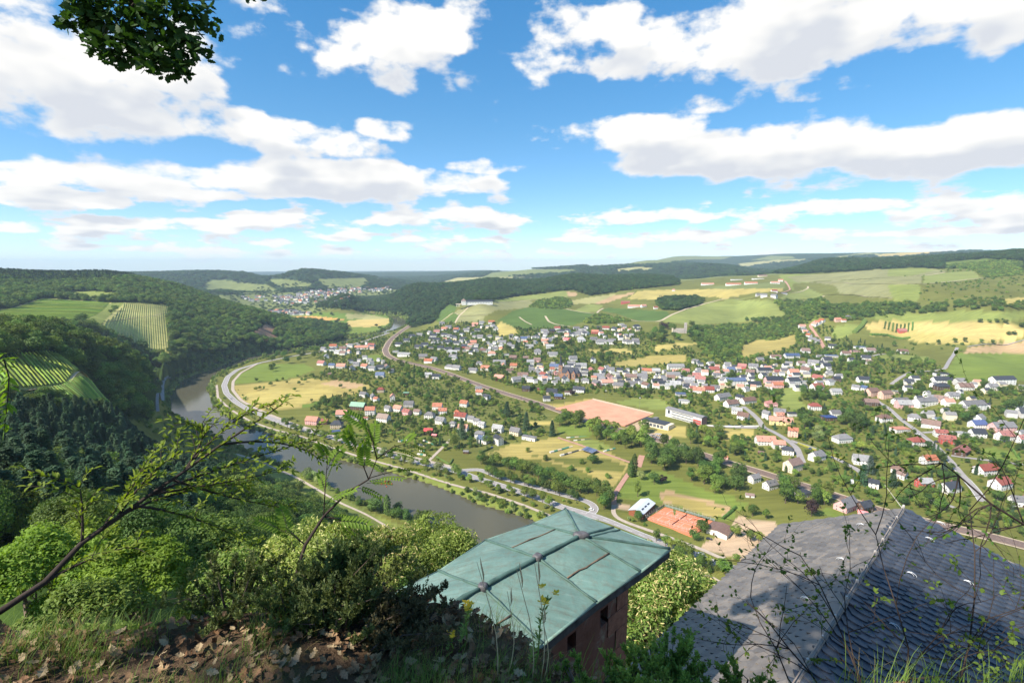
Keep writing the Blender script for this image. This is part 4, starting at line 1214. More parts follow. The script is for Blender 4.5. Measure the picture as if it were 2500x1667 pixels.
mb = MB(); mb.box(7.05, 12.5, -4, 3, -4, 22); battlement(mb, 7.05, 12.5, -4, 3, 22.001, 0.9, 1.4); mb.build('tower', stone_m, t)
mb = MB(); mb.box(-19, -11.05, -4, 4, -4, 6.5); battlement(mb, -19, -11.05, -4, 4, 6.501, 1.0, 0.9); mb.build('side_wing', stone_m, t)
mb = MB(); mb.box(-20.5, -17, -5.5, -4.01, -4, 10); battlement(mb, -20.5, -17, -5.5, -4.01, 10.001, 0.8, 0.9); mb.build('corner_turret', WM['c'], t)
for (wx, wz) in ((-8, 5.6), (-4, 5.6), (0, 5.6), (4, 5.6), (-2, 2), (1, 2), (4, 2)):
    place('window', WIN, t, (wx, -5.06, wz), sc=(1.1, 1, 1.5))
for wz in (6, 12, 18):
    place('window', WIN, t, (9.8, -4.06, wz), sc=(0.9, 1, 1.7))
HOUSES.append((p[0], p[1], 16))

# church: sandstone nave with steep slate roof, transept gables, tower with spire
p = ground(1392, 922)
t = empty('church', (p[0], p[1], p[2]), math.radians(-14))
tag(t, 'red sandstone church with steep slate roof and slender spire', 'church')
slate = RM['d']; slate2 = RM['n']
gable_wall(26, 11, 9.5, 8.5).build('nave_wall', sand_m, t)
nr = gable_roof(26, 11, 9.5, 8.5, 0.4, 0.25).build('nave_roof', slate, t)
for cx_ in (-3.0, 6.5):
    w = gable_wall(9, 6.5, 9.5, 5.5); wo_ = w.build('transept_wall', sand_m, t); wo_.location = (cx_, -6.2, 0); wo_.rotation_euler = (0, 0, math.pi / 2)
    r_ = gable_roof(9, 6.5, 9.5, 5.5, 0.35, 0.22).build('transept_roof', slate2, t); r_.location = (cx_, -6.2, 0.02); r_.rotation_euler = (0, 0, math.pi / 2)
# apse
mb = MB(); ap = [(13 + 5 * math.sin(a), -5 * math.cos(a), -1.5) for a in np.linspace(0, math.pi, 6)]
mb.prism(ap, (0, 0, 11)); mb.build('apse_wall', sand_m, t)
mb = MB(); tip = (12.5, 0, 15.5); apz = [(13 + 5.5 * math.sin(a), -5.5 * math.cos(a), 9.6) for a in np.linspace(0, math.pi, 6)]
mb.add(apz + [tip], [(i, i + 1, 6) for i in range(5)] + [(5, 0, 6)]); mb.build('apse_roof', slate, t)
mb = MB(); mb.box(-19.5, -13.05, -3.2, 3.2, -1.5, 21); mb.box(-19.8, -12.9, -3.5, 3.5, 20.2, 21.2); mb.build('tower_wall', sand_m, t)
mb = MB()
prof = [(3.5, 21.2), (2.5, 24.0), (1.6, 29.0), (0.75, 36.0), (0.12, 43.5)]
vs_, fs_ = [], []
for (r_, z_) in prof:
    for k in range(8):
        a = math.pi / 8 + k * math.pi / 4
        vs_.append((-16.3 + r_ * 1.08 * math.cos(a), r_ * 1.08 * math.sin(a), z_))
for i in range(len(prof) - 1):
    for k in range(8):
        fs_.append((i * 8 + k, i * 8 + (k + 1) % 8, i * 8 + 8 + (k + 1) % 8, i * 8 + 8 + k))
mb.add(vs_, fs_); sp_ = mb.build('spire', slate, t)
mb = MB(); mb.box(-16.36, -16.24, -0.06, 0.06, 43.4, 46.0); mb.box(-16.8, -15.8, -0.06, 0.06, 45.0, 45.2); mb.build('cross', steel, sp_)
for wx in (-9, -6.3, 1.8, 10.5):
    place('window', WIN, t, (wx, -5.56, 5.4), sc=(1.1, 1, 3.4))
for cx_ in (-3.0, 6.5):
    place('window', WIN, t, (cx_, -10.76, 5.8), sc=(1.6, 1, 4.0))
for wz in (8.5, 16.5):
    place('window', WIN, t, (-16.3, -3.27, wz), sc=(1.5, 1, 2.6)); place('window', WIN, t, (-19.57, 0, wz), -math.pi / 2, sc=(1.5, 1, 2.6))
HOUSES.append((p[0], p[1], 19))

# school: long white block with red panel end and a gym
A = ground(*C(6, 1958, 806)[0]); B = ground(*C(6, 2208, 874)[0])
v = B[:2] - A[:2]; ln = float(np.linalg.norm(v)); yaw = math.atan2(v[1], v[0])
t = empty('school', (A[0], A[1], min(A[2], B[2])), yaw)
tag(t, 'long white school block with window bands and red end panels', 'school')
ln = max(ln, 52.0)
hS = 10.5
mb = MB(); mb.box(0, ln, 0, 11, -2, hS); mb.build('wall', WM['w'], t)
mb = MB(); mb.add([(-0.5, -0.6, hS + .02), (ln + .5, -0.6, hS + .02), (ln + .5, 11.6, hS + .02), (-.5, 11.6, hS + .02), (-.5, -.6, hS + .3), (ln + .5, -.6, hS + .3), (ln + .5, 11.6, hS + .3), (-.5, 11.6, hS + .3), (-.5, 5.5, hS + 2.0), (ln + .5, 5.5, hS + 2.0)],
                [(0, 3, 2, 1), (0, 1, 5, 4), (2, 3, 7, 6), (4, 5, 9, 8), (6, 7, 8, 9), (1, 2, 6, 9, 5), (3, 0, 4, 8, 7)]); mb.build('roof', RM['g'], t)
nW = 16
for k in range(nW):
    xx = 9 + (ln - 9 - 12) * (k + 0.5) / nW
    for zz in (2.2, 5.3, 8.6):
        place('window', WIN, t, (xx, -0.05, zz), sc=(1.7, 1, 1.5))
mb = MB(); mb.box(ln - 11.5, ln - 0.4, -0.12, -0.003, 1.2, 7.0); pn = mb.build('red_panel', WM['r'], t)
for k in range(4):
    place('window', WIN, pn, (ln - 10 + k * 2.7, -0.16, 4.2), sc=(1.6, 1, 1.0))
mb = MB(); mb.box(ln + 0.004, ln + 0.15, 0.2, 10.8, -2, hS - 0.2); mb.build('brick_end', brick_m, t)
mb = MB(); mb.box(3.5, 6.5, -0.1, -0.003, 5.0, 9.6); mb.build('stair_window', glass_d, t)
HOUSES.append((A[0] + v[0] / 2, A[1] + v[1] / 2, 26)); HOUSES.append((A[0], A[1], 9)); HOUSES.append((B[0], B[1], 9))
A = ground(*C(6, 1735, 885)[0]); B = ground(*C(6, 1985, 938)[0])
v = B[:2] - A[:2]; ln = max(float(np.linalg.norm(v)), 34); yaw = math.atan2(v[1], v[0])
t = empty('gym_hall', (A[0], A[1], min(A[2], B[2])), yaw)
tag(t, 'cream flat roofed gym hall with a wide window band beside the school', 'gym')
mb = MB(); mb.box(0, ln, 0, 15, -2, 6.5); mb.build('wall', WM['c'], t)
mb = MB(); mb.box(-0.4, ln - 4.5, -0.4, 15.4, 6.503, 7.0); mb.build('roof', RM['d'], t)
for k in range(5):
    place('window', WIN, t, (9 + k * 4.6, -0.05, 3.6), sc=(4.1, 1, 3.2))
for k in range(4):
    for zz in (2.0, 5.0):
        place('window', WIN, t, (1.2 + k * 1.5, -0.05, zz), sc=(0.8, 1, 1.0))
mb = MB(); mb.box(1, 6, 15.05, 34, -2, 3.4); mb.build('covered_walk', RM['g'], t)
HOUSES.append((A[0] + v[0] / 2, A[1] + v[1] / 2, 17))

# brown timber shed with pale metal roof, and the tennis clubhouse
def box_hall(px, py, Lx, D, h, rise, yaw, wallm, roofm, name, label, cat):
    p = ground(px, py)
    t = empty(name, (p[0], p[1], p[2]), math.radians(yaw))
    tag(t, label, cat)
    gable_wall(Lx, D, h, rise).build('wall', wallm, t)
    r_ = gable_roof(Lx, D, h, rise, 0.5, 0.18).build('roof', roofm, t)
    HOUSES.append((p[0], p[1], 0.5 * math.hypot(Lx, D)))
    return t, r_
brown_wood = solid('brown_boards', (0.26, 0.09, 0.045), 0.8, 0.3, 2.0)
t, r_ = box_hall(1567, 1249, 24, 12, 4.6, 2.2, 52, brown_wood, metal_l, 'timber_shed', 'brown timber shed with pale metal roof beside tennis courts', 'shed')
for k in range(3):
    place('roof_window', SKYL, r_, (-6 + k * 5.5, -3.2, 5.9), rx=math.atan2(2.2, 6), sc=(4.0, 1.0, 1))
place('door', DOOR, t, (-12.06, 0, 0), -math.pi / 2, sc=(3.2, 1, 1.5))
t, r_ = box_hall(1757, 1300, 14, 15, 3.6, 1.3, 48, WM['w'], RM['b'], 'clubhouse', 'white tennis clubhouse with brown ribbed roof by the car park', 'clubhouse')
place('door', DOOR, t, (-7.06, 2, 0), -math.pi / 2, sc=(1.1, 1, 1))
for k in range(4):
    place('window', WIN, t, (-4.8 + k * 3.2, -7.56, 1.9))
label_all(HLAB)

# far town on the valley floor and the far row of houses: too far to tell apart, one mass each
def far_town(name, label, polys, counts, hh=7.0, near=False):
    mbs = {}
    for poly, cnt in zip(polys, counts):
        pa = np.array(poly); n_ = 0; tries = 0
        while n_ < cnt and tries < cnt * 30:
            tries += 1
            a = random.uniform(pa[:, 0].min(), pa[:, 0].max()); b = random.uniform(pa[:, 1].min(), pa[:, 1].max())
            if not inside(pa, np.array([a]), np.array([b]))[0]: continue
            p = ground(a, b)
            if any((p[0] - hx) ** 2 + (p[1] - hy) ** 2 < (hr * 0.8 + 6) ** 2 for hx, hy, hr in HOUSES): continue
            n_ += 1
            if near: HOUSES.append((p[0], p[1], 7))
            s = random.uniform(0.8, 1.5) * (0.60 if near else 1); yw = random.uniform(-0.5, 0.5); c_, s_ = math.cos(yw), math.sin(yw)
            w_, d_, h_ = 6.5 * s, 5 * s, hh * random.uniform(0.7, 1.2)
            R_ = lambda x, y, z: (p[0] + c_ * x - s_ * y, p[1] + s_ * x + c_ * y, p[2] + z)
            ws = [R_(*q_) for q_ in [(-w_, -d_, -3), (w_, -d_, -3), (w_, d_, -3), (-w_, d_, -3), (-w_, -d_, h_), (w_, -d_, h_), (w_, d_, h_), (-w_, d_, h_), (-w_, 0, h_ + d_ * 0.8), (w_, 0, h_ + d_ * 0.8)]]
            mbs.setdefault(random.choice((0, 0, 4, 5)), MB()).add(ws, [(0, 1, 5, 4), (2, 3, 7, 6), (1, 2, 6, 9, 5), (3, 0, 4, 8, 7)])
            up_ = [(q_[0], q_[1], q_[2] + 0.3) for q_ in ws]
            mbs.setdefault(random.choice((1, 1, 3, 2) if not near else (1, 1, 3, 3, 1, 2)), MB()).add(up_, [(4, 5, 9, 8), (6, 7, 8, 9)])
    full = MB(); 
    for k_, m_ in mbs.items():
        full.add(m_.v, m_.f, k_)
    o = full.build(name, [WM['w'], RM['g'], RM['o'], RM['d'], WM['c'], WM['g']])
    tag(o, label, kind='stuff')
far_town('far_town', 'pale houses of the distant town down the valley', [C(2,680,390,1100,330,1700,305,1700,330,1200,380,900,420,700,430), C(2,250,410,700,380,900,420,1350,400,1300,440,800,470,300,430)], [170, 60], 8)
far_town('far_hamlet', 'row of far houses with orange roofs behind the plain', [C(2,560,535,720,515,990,545,980,562,700,555)], [46], 6)
far_town('infill_houses', 'smaller grey roofed houses filling the village between the larger ones', [C(3,0,760,380,740,620,720,620,850,900,840,1150,760,1900,760,1900,880,1300,860,900,960,300,1000,0,960), C(6,640,400,900,330,1300,380,1900,400,2333,420,2333,560,1900,560,1500,520,1250,520,700,520), C(4,350,1160,1000,1180,1500,1150,1700,1300,1500,1400,800,1400,300,1380), C(2,1080,840,1500,820,1650,1000,1300,1060,1080,1020), C(8,900,100,2050,150,2050,700,1500,560,1000,420)], [75, 60, 55, 22, 28], 5.0, True)
# ------------------------------------------------------------------ foliage
def leaf_mat(name, lo, hi, trans=0.28, var=0.35, scale=1.6, rough=0.6):
    """leaf surface: colour varies from tree to tree and from clump to clump; light shines through"""
    m, nt = new_mat(name)
    tc = nt.nodes.new('ShaderNodeTexCoord')
    oi = nt.nodes.new('ShaderNodeObjectInfo')
    f = noise(nt, tc.outputs['Object'], scale, 4, 0.6)
    c = ramp(nt, f, [(0.30, lo), (0.70, hi)])
    h = nt.nodes.new('ShaderNodeHueSaturation'); L(nt, c, h.inputs['Color'])
    r = oi.outputs['Random']
    L(nt, math_n(nt, 'MULTIPLY_ADD', r, 0.05, 0.478), h.inputs['Hue'])
    r2 = math_n(nt, 'FRACT', math_n(nt, 'MULTIPLY', r, 7.31))
    L(nt, math_n(nt, 'MULTIPLY_ADD', r2, var * 2, 1 - var), h.inputs['Value'])
    d = nt.nodes.new('ShaderNodeBsdfPrincipled')
    d.inputs['Roughness'].default_value = rough
    d.inputs['Specular IOR Level'].default_value = 0.25
    L(nt, h.outputs[0], d.inputs['Base Color'])
    t = nt.nodes.new('ShaderNodeBsdfTranslucent')
    L(nt, mixc(nt, 1.0, h.outputs[0], (1.35, 1.35, 0.55), 'MULTIPLY'), t.inputs['Color'])
    mx = nt.nodes.new('ShaderNodeMixShader'); mx.inputs[0].default_value = trans
    L(nt, d.outputs[0], mx.inputs[1]); L(nt, t.outputs[0], mx.inputs[2])
    o = nt.nodes.new('ShaderNodeOutputMaterial'); L(nt, mx.outputs[0], o.inputs['Surface'])
    return m
LEAF = {
 'green': leaf_mat('leaves_green', (0.092, 0.152, 0.027), (0.205, 0.285, 0.05)),
 'dark': leaf_mat('leaves_dark', (0.062, 0.112, 0.024), (0.14, 0.215, 0.044)),
 'light': leaf_mat('leaves_light', (0.165, 0.235, 0.038), (0.3, 0.375, 0.068)),
 'willow': leaf_mat('leaves_willow', (0.2, 0.25, 0.09), (0.34, 0.39, 0.14)),
 'fir': leaf_mat('needles_fir', (0.036, 0.08, 0.036), (0.088, 0.15, 0.062), 0.12, 0.3),
 'bluefir': leaf_mat('needles_blue', (0.05, 0.085, 0.06), (0.11, 0.155, 0.10), 0.12, 0.3),
 'copper': leaf_mat('leaves_copper', (0.030, 0.018, 0.022), (0.060, 0.030, 0.035), 0.2, 0.2),
 'vine': leaf_mat('leaves_vine', (0.17, 0.26, 0.035), (0.32, 0.42, 0.065)),
 'farforest': leaf_mat('leaves_far', (0.038, 0.08, 0.022), (0.092, 0.15, 0.036)),
}
bark = solid('bark', (0.13, 0.095, 0.07), 0.95, 0.3, 4.0, bmp=0.4)

def quads_from(P_, Nn, size, aspect=1.0, rng=RNG):
    """quads centred on P_, facing Nn, with random spin"""
    n_ = len(P_)
    Nn = Nn / (np.linalg.norm(Nn, axis=1)[:, None] + 1e-9)
    a = rng.normal(size=(n_, 3)); u = np.cross(Nn, a); u /= np.linalg.norm(u, axis=1)[:, None] + 1e-9
    w = np.cross(Nn, u)
    s = (np.asarray(size) * np.ones(n_))[:, None]
    fold = Nn * s * 0.25
    v = np.stack([P_ - u * s - w * s * aspect * 0.3, P_ - w * s * aspect + fold, P_ + u * s + w * s * aspect * 0.2, P_ + w * s * aspect + fold], 1).reshape(-1, 3)
    f = np.arange(n_ * 4).reshape(-1, 4)
    return v, f

def crown_broad(nleaf, size, seed, rx=0.36, rz=0.40, cz=0.58, clumps=18, ragged=0.35):
    r = np.random.default_rng(seed)
    c = r.normal(size=(clumps, 3)); c /= np.linalg.norm(c, axis=1)[:, None]
    c *= (r.uniform(0.45, 0.80, clumps))[:, None]
    c[:, 2] = np.where(c[:, 2] < -0.5, c[:, 2] * 0.6, c[:, 2])
    cr = r.uniform(0.30, 0.30 + ragged * 0.5, clumps)
    per = nleaf // clumps
    P_, Nn = [], []
    for k in range(clumps):
        d = r.normal(size=(per, 3)); d /= np.linalg.norm(d, axis=1)[:, None]
        d[:, 2] = np.where(r.random(per) < 0.6, np.abs(d[:, 2]), d[:, 2])
        rad = cr[k] * (0.80 + 0.3 * r.random(per))
        P_.append(c[k] + d * rad[:, None]); Nn.append(d * 0.8 + c[k] * 0.5 + r.normal(size=(per, 3)) * 0.45)
    P_ = np.concatenate(P_) * np.array([rx, rx, rz]) + np.array([0, 0, cz]); Nn = np.concatenate(Nn)
    P_[:, 2] = np.maximum(P_[:, 2], 0.04)
    return quads_from(P_, Nn, size * r.uniform(0.6, 1.35, len(P_)), 0.8, r)

def crown_fir(nleaf, size, seed, rx=0.17, layers=15, z0=0.10):
    r = np.random.default_rng(seed)
    P_, Nn = [], []
    per = nleaf // layers
    for k in range(layers):
        t = k / layers
        z = z0 + (1 - z0) * t ** 0.92
        R_ = rx * (1 - t) ** 0.85 + 0.012
        br = max(5, int(11 * (1 - t) + 4))
        ba = r.uniform(0, 2 * math.pi) + np.arange(br) * 2 * math.pi / br
        blen = R_ * r.uniform(0.75, 1.2, br)
        a = r.integers(0, br, per)
        u = r.random(per) ** 0.6
        x = np.cos(ba[a]) * blen[a] * u + r.normal(size=per) * 0.012
        y = np.sin(ba[a]) * blen[a] * u + r.normal(size=per) * 0.012
        zz = z - u * blen[a] * 0.42 + r.normal(size=per) * 0.010
        P_.append(np.stack([x, y, zz], -1))
        Nn.append(np.stack([np.cos(ba[a]) * 0.5, np.sin(ba[a]) * 0.5, np.ones(per)], -1) + r.normal(size=(per, 3)) * 0.4)
    P_ = np.concatenate(P_); Nn = np.concatenate(Nn)
    P_[:, 2] = np.clip(P_[:, 2], 0.03, 1.0)
    return quads_from(P_, Nn, size * r.uniform(0.6, 1.3, len(P_)), 0.55, r)

def crown_column(nleaf, size, seed, rx=0.11):
    r = np.random.default_rng(seed)
    z = r.random(nleaf); a = r.uniform(0, 2 * math.pi, nleaf)
    R_ = rx * np.minimum(1, (1.02 - z) * 3.2) ** 0.7 * np.minimum(1, z * 8 + 0.3) * (0.8 + 0.3 * r.random(nleaf)) * (1 + 0.18 * np.sin(z * 40 + a * 3))
    P_ = np.stack([np.cos(a) * R_, np.sin(a) * R_, 0.04 + 0.95 * z], -1)
    Nn = np.stack([np.cos(a), np.sin(a), 0.5 + r.normal(size=nleaf) * 0.3], -1) + r.normal(size=(nleaf, 3)) * 0.3
    return quads_from(P_, Nn, size * r.uniform(0.6, 1.3, nleaf), 0.8, r)

def trunk_mb(h=0.45, r=0.022, lean=0.02, limbs=4, seed=0):
    rr = random.Random(seed)
    mb = MB()
    top = (lean, lean * 0.5, h)
    mb.tube([(0, 0, -0.06), (lean * 0.4, 0, h * 0.5), top], [r * 1.3, r, r * 0.7], 6)
    for k in range(limbs):
        a = k * 2 * math.pi / limbs + rr.uniform(-0.4, 0.4)
        b = (math.cos(a) * 0.18, math.sin(a) * 0.18, h + rr.uniform(0.08, 0.25))
        mb.tube([(lean * 0.4, 0, h * rr.uniform(0.55, 0.9)), (b[0] * 0.5, b[1] * 0.5, h * 1.0), b], [r * 0.6, r * 0.45, r * 0.2], 5)
    return mb

CROWN, TRUNK = {}, {}
def mk_crown(key, leaf, vf):
    me = np_mesh('crown', *vf); me.materials.append(LEAF[leaf]); CROWN[key] = me
for i in range(4):
    mk_crown(('green', i), 'green', crown_broad(1500, 0.030, 20 + i, 0.36 + 0.03 * i, 0.40, 0.58, 16 + 2 * i))
    mk_crown(('dark', i), 'dark', crown_broad(1600, 0.030, 40 + i, 0.38, 0.42, 0.56, 16 + 2 * i))
for i in range(3):
    mk_crown(('light', i), 'light', crown_broad(1400, 0.030, 60 + i, 0.37, 0.40, 0.58, 15))
    mk_crown(('willow', i), 'willow', crown_broad(1400, 0.032, 70 + i, 0.46, 0.46, 0.52, 15))
    mk_crown(('fir', i), 'fir', crown_fir(2000, 0.026, 80 + i, 0.16 + 0.02 * i))
    mk_crown(('shrub', i), 'green', crown_broad(900, 0.055, 90 + i, 0.55, 0.52, 0.44, 11, 0.5))
    mk_crown(('shrublight', i), 'light', crown_broad(900, 0.055, 100 + i, 0.58, 0.52, 0.44, 11, 0.5))
mk_crown(('bluefir', 0), 'bluefir', crown_fir(1800, 0.028, 111, 0.22))
mk_crown(('column', 0), 'dark', crown_column(1500, 0.022, 112))
mk_crown(('column', 1), 'dark', crown_column(1500, 0.022, 113, 0.13))
mk_crown(('copper', 0), 'copper', crown_broad(1500, 0.032, 114, 0.40, 0.42, 0.56, 16))
for i in range(3):
    me = trunk_mb(0.42, 0.022, 0.02 * i, 4, i).mesh('trunk'); me.materials.append(bark); TRUNK[i] = me
mbx = MB(); mbx.tube([(0, 0, -0.04), (0, 0, 0.55), (0, 0, 0.97)], [0.016, 0.010, 0.002], 6); TRUNK['fir'] = mbx.mesh('trunk'); TRUNK['fir'].materials.append(bark)

TREES = []          # labels
TPOS = []
TREQ = []
def tree(kind, x, y, h, where, px, sx=1.0, noun=None):
    h *= 1.22
    TREQ.append((kind, x, y, h, where, px, sx, random.randrange(12), random.uniform(0, 6.28)))
    TPOS.append((x, y, h * 0.33))
def build_tree(kind, x, y, h, where, px, sx, i, rz):
    keys = [k for k in CROWN if k[0] == kind]
    ck = keys[i % len(keys)]
    z = float(H(x, y))
    conif = kind in ('fir', 'bluefir')
    bush = kind.startswith('shrub')
    name = 'conifer_tree' if conif else ('bush' if bush else 'broadleaf_tree')
    t = empty(name, (x, y, z), rz)
    wx = random.uniform(0.82, 1.22); place('crown', CROWN[ck], t, (0, 0, 0), sc=(h * sx * wx, h * sx / wx ** 0.5, h * random.uniform(0.92, 1.1)))
    place('trunk', TRUNK['fir'] if conif else TRUNK[i % 3], t, (0, 0, 0), sc=(h, h, h if not bush else h * 0.5))
    t['category'] = 'bush' if bush else 'tree'
    look = {'green': 'mid green leafy tree', 'dark': 'dark green leafy tree', 'light': 'bright green leafy tree', 'willow': 'pale grey green willow', 'fir': 'dark pointed conifer', 'bluefir': 'blue grey conifer',
            'column': 'dark columnar tree', 'copper': 'purple leaved tree', 'shrub': 'round green bush', 'shrublight': 'bright green bush'}[kind]
    t['group'] = ('bushes ' if bush else 'trees ') + where
    TREES.append((t, px, look + ' ' + where))
def tree_px(kind, px, py, h, where, sx=1.0):
    p = ground(px, py)
    return tree(kind, p[0], p[1], h, where, px, sx)

def tree_line(k, pts, n_, kinds, h0, h1, where, jit=1.5):
    w = np.array([ground(a, b)[:2] for a, b in C(k, *pts)])
    s = np.concatenate([[0], np.cumsum(np.hypot(*np.diff(w, axis=0).T))])
    for i in range(n_):
        t = (i + 0.5 + random.uniform(-0.3, 0.3)) / n_ * s[-1]
        x = np.interp(t, s, w[:, 0]) + random.uniform(-jit, jit); y = np.interp(t, s, w[:, 1]) + random.uniform(-jit, jit)
        pp = project(x, y, float(H(x, y)))
        tree(random.choice(kinds), x, y, random.uniform(h0, h1), where, float(pp[0]))

def blocked(x, y, pad=2.0):
    for (hx, hy, hr) in HOUSES:
        if (x - hx) ** 2 + (y - hy) ** 2 < (hr * 0.85 + pad) ** 2: return True
    for (q, wd) in ROADQ:
        if ((q[:, 0] - x) ** 2 + (q[:, 1] - y) ** 2).min() < (wd / 2 + pad + 1.0) ** 2: return True
    return False

def tree_area(k, pts, n_, kinds, h0, h1, where, pad=2.5, sep=0.7):
    pa = np.array(C(k, *pts)); done = 0; tries = 0
    while done < n_ and tries < n_ * 40:
        tries += 1
        a = random.uniform(pa[:, 0].min(), pa[:, 0].max()); b = random.uniform(pa[:, 1].min(), pa[:, 1].max())
        if not inside(pa, np.array([a]), np.array([b]))[0]: continue
        p = ground(a, b); h = random.uniform(h0, h1)
        if blocked(p[0], p[1], pad): continue
        if any((p[0] - x) ** 2 + (p[1] - y) ** 2 < ((h * 0.36 + r_) * sep) ** 2 for x, y, r_ in TPOS): continue
        tree(random.choice(kinds), p[0], p[1], h, where, a); done += 1

# rows along the river road
tree_line(10, (235,450,400,470,560,515,760,570,960,640,1090,690), 20, ['dark', 'dark', 'green'], 9.5, 12.5, 'in avenue above the looped lay-by')
tree_line(10, (1110,660,1190,690,1260,740,1300,800,1290,830), 8, ['green', 'dark'], 10, 13, 'at the right end of avenue', 4)
tree_line(10, (270,530,450,590,620,625,760,660,900,700,1050,745), 15, ['green', 'dark', 'green'], 7.5, 10, 'in row inside the looped lay-by')
tree_line(10, (20,545,200,610,400,670,560,710,700,755,850,815), 13, ['light', 'green', 'light'], 6, 9, 'in strip between road and cycle path', 2.5)
tree_line(9, (700,320,860,390,1000,430,1150,465,1300,500,1420,545), 13, ['green', 'light', 'green'], 6, 9.5, 'beside road opposite the riverside hamlet', 2.5)
tree_line(9, (1480,570,1700,640,1900,690,2100,745,2300,800), 12, ['green', 'light', 'willow'], 6, 10, 'between road and river below timber yard', 3)
tree_line(11, (2170,470,2230,520,2330,560), 3, ['green', 'light'], 7, 9, 'beside road right of green copper roof', 1)
tree_line(12, (120,290,240,370), 3, ['green', 'light'], 7, 9, 'along road above the copper roof', 1)
tree_line(12, (250,400,330,430,420,460,480,480,540,500), 9, ['green', 'light'], 6, 8, 'in roadside hedge left of the slate roof', 3)
# valley floor groups
tree_area(6, (970,850,1040,740,1160,790,1210,880,1130,930,990,900), 7, ['green', 'light'], 12, 16, 'beside the red sports pitch')
tree_area(6, (1210,880,1290,850,1420,900,1620,930,1700,1000,1640,1090,1500,1090,1340,1040,1240,970), 16, ['light', 'green', 'light'], 10, 14, 'below the red sports pitch')
tree_area(6, (1660,950,1760,910,1800,970,1820,1060,1750,1110,1640,1100,1540,1130), 8, ['light', 'green'], 12, 16, 'left of the school car park')
tree_area(7, (-60,920,100,840,330,860,320,960,220,1060,60,1130,-40,1080), 12, ['dark', 'dark', 'green'], 12, 16, 'beside the railway below the school')
tree_area(7, (240,1060,400,980,520,1000,520,1120,450,1250,300,1240), 9, ['green', 'dark'], 11, 15, 'left of the railway gap')
tree_area(7, (520,1060,700,1020,800,1100,860,1250,760,1310,560,1310,480,1240), 10, ['dark', 'green'], 11, 15, 'above the mown sports field')
tree_px('light', *C(7, 540, 1325)[0], 8, 'small one above the mown sports field')
tree_area(7, (640,880,760,840,860,900,840,1020,720,1010), 6, ['green', 'dark'], 8, 11, 'above the railway below the street')
tree_area(7, (380,800,480,720,600,760,620,880,520,960,400,900), 7, ['green', 'light'], 8, 11, 'right of the school lawn')
tree_area(7, (1100,1280,1250,1230,1330,1330,1300,1480,1180,1470), 7, ['green', 'dark'], 9, 13, 'beside the dark flat shed')
tree_area(7, (1420,1330,1520,1280,1570,1350,1540,1450,1430,1460), 5, ['green', 'light'], 8, 12, 'left of the pink sheds')
tree_px('copper', *C(7, 1420, 1530)[0], 11, 'left of the pink sheds')
tree_px('green', *C(7, 885, 1530)[0], 9, 'at the corner of the car park'); tree_px('light', *C(7, 1010, 1555)[0], 7, 'at the corner of the car park')
tree_px('column', *C(10, 1505, 545)[0], 17, 'at the red path corner', 1.15); tree_px('column', *C(10, 1480, 550)[0], 14, 'at the red path corner', 1.2)
tree_px('willow', *C(10, 1560, 575)[0], 7, 'under the columnar trees')
tree_px('green', *C(10, 1535, 712)[0], 11, 'standing alone on the lawn by the red path', 0.8)
tree_px('dark', *C(10, 1670, 610)[0], 9, 'standing alone on the park lawn', 1.25); tree_px('copper', *C(10, 1740, 605)[0], 7, 'on the park lawn')
tree_px('dark', *C(10, 1535, 915)[0], 7.5, 'in front of the brown timber shed'); tree_px('dark', *C(10, 2060, 1005)[0], 9, 'in front of the tennis clubhouse', 1.2); tree_px('dark', *C(10, 1995, 1070)[0], 7, 'at the tennis court corner', 1.1)
tree_px('green', *C(12, 610, 275)[0], 8.5, 'right of the tennis clubhouse'); tree_px('green', *C(12, 700, 300)[0], 8.5, 'on the car park edge'); tree_px('light', *C(12, 745, 305)[0], 7, 'on the car park edge')
tree_px('dark', *C(6, 1295, 1235)[0], 8, 'on meadow beside the solar roof', 1.5)
for (a, b, h_) in ((865, 1205, 5), (1200, 1240, 4.5), (1250, 1315, 4), (1430, 1370, 4.5), (700, 1130, 4), (1100, 1300, 5), (1360, 1105, 3.5)):
    tree_px('shrub', *C(6, a, b)[0], h_, 'on the dry meadow above the avenue')
tree_px('fir', *C(6, 690, 925)[0], 20, 'beside garden plots above dry meadow', 1.25); tree_px('fir', *C(6, 925, 985)[0], 17, 'at the meadow fence', 1.3)
tree_px('fir', *C(6, 105, 1010)[0], 21, 'in the riverside hamlet by an orange roof', 1.3); tree_px('fir', *C(6, 515, 815)[0], 19, 'above the garden plots', 1.35)
tree_px('green', *C(6, 340, 1060)[0], 10, 'beside the black roofed house'); tree_px('green', *C(6, 30, 1090)[0], 11, 'at the lower edge of the hamlet')
tree_px('bluefir', *C(7, 1950, 1140)[0], 14, 'by the lower gardens', 1.3); tree_px('fir', *C(7, 1880, 1240)[0], 15, 'left of the blue grey conifer', 1.3); tree_px('fir', *C(7, 2160, 1260)[0], 14, 'right of the blue grey conifer', 1.3)
tree_px('bluefir', *C(8, 1320, 930)[0], 8, 'beside the straight road', 1.5); tree_px('fir', *C(3, 790, 955)[0], 17, 'among hillside houses', 1.4); tree_px('fir', *C(3, 1320, 1000)[0], 12, 'beside the white A-frame house', 1.3)
tree_px('copper', *C(6, 1110, 620)[0], 9, 'below the church'); tree_px('copper', *C(4, 60, 830)[0], 15, 'left of the castle', 1.2); tree_px('copper', *C(4, 110, 838)[0], 14, 'beside the castle', 1.1)
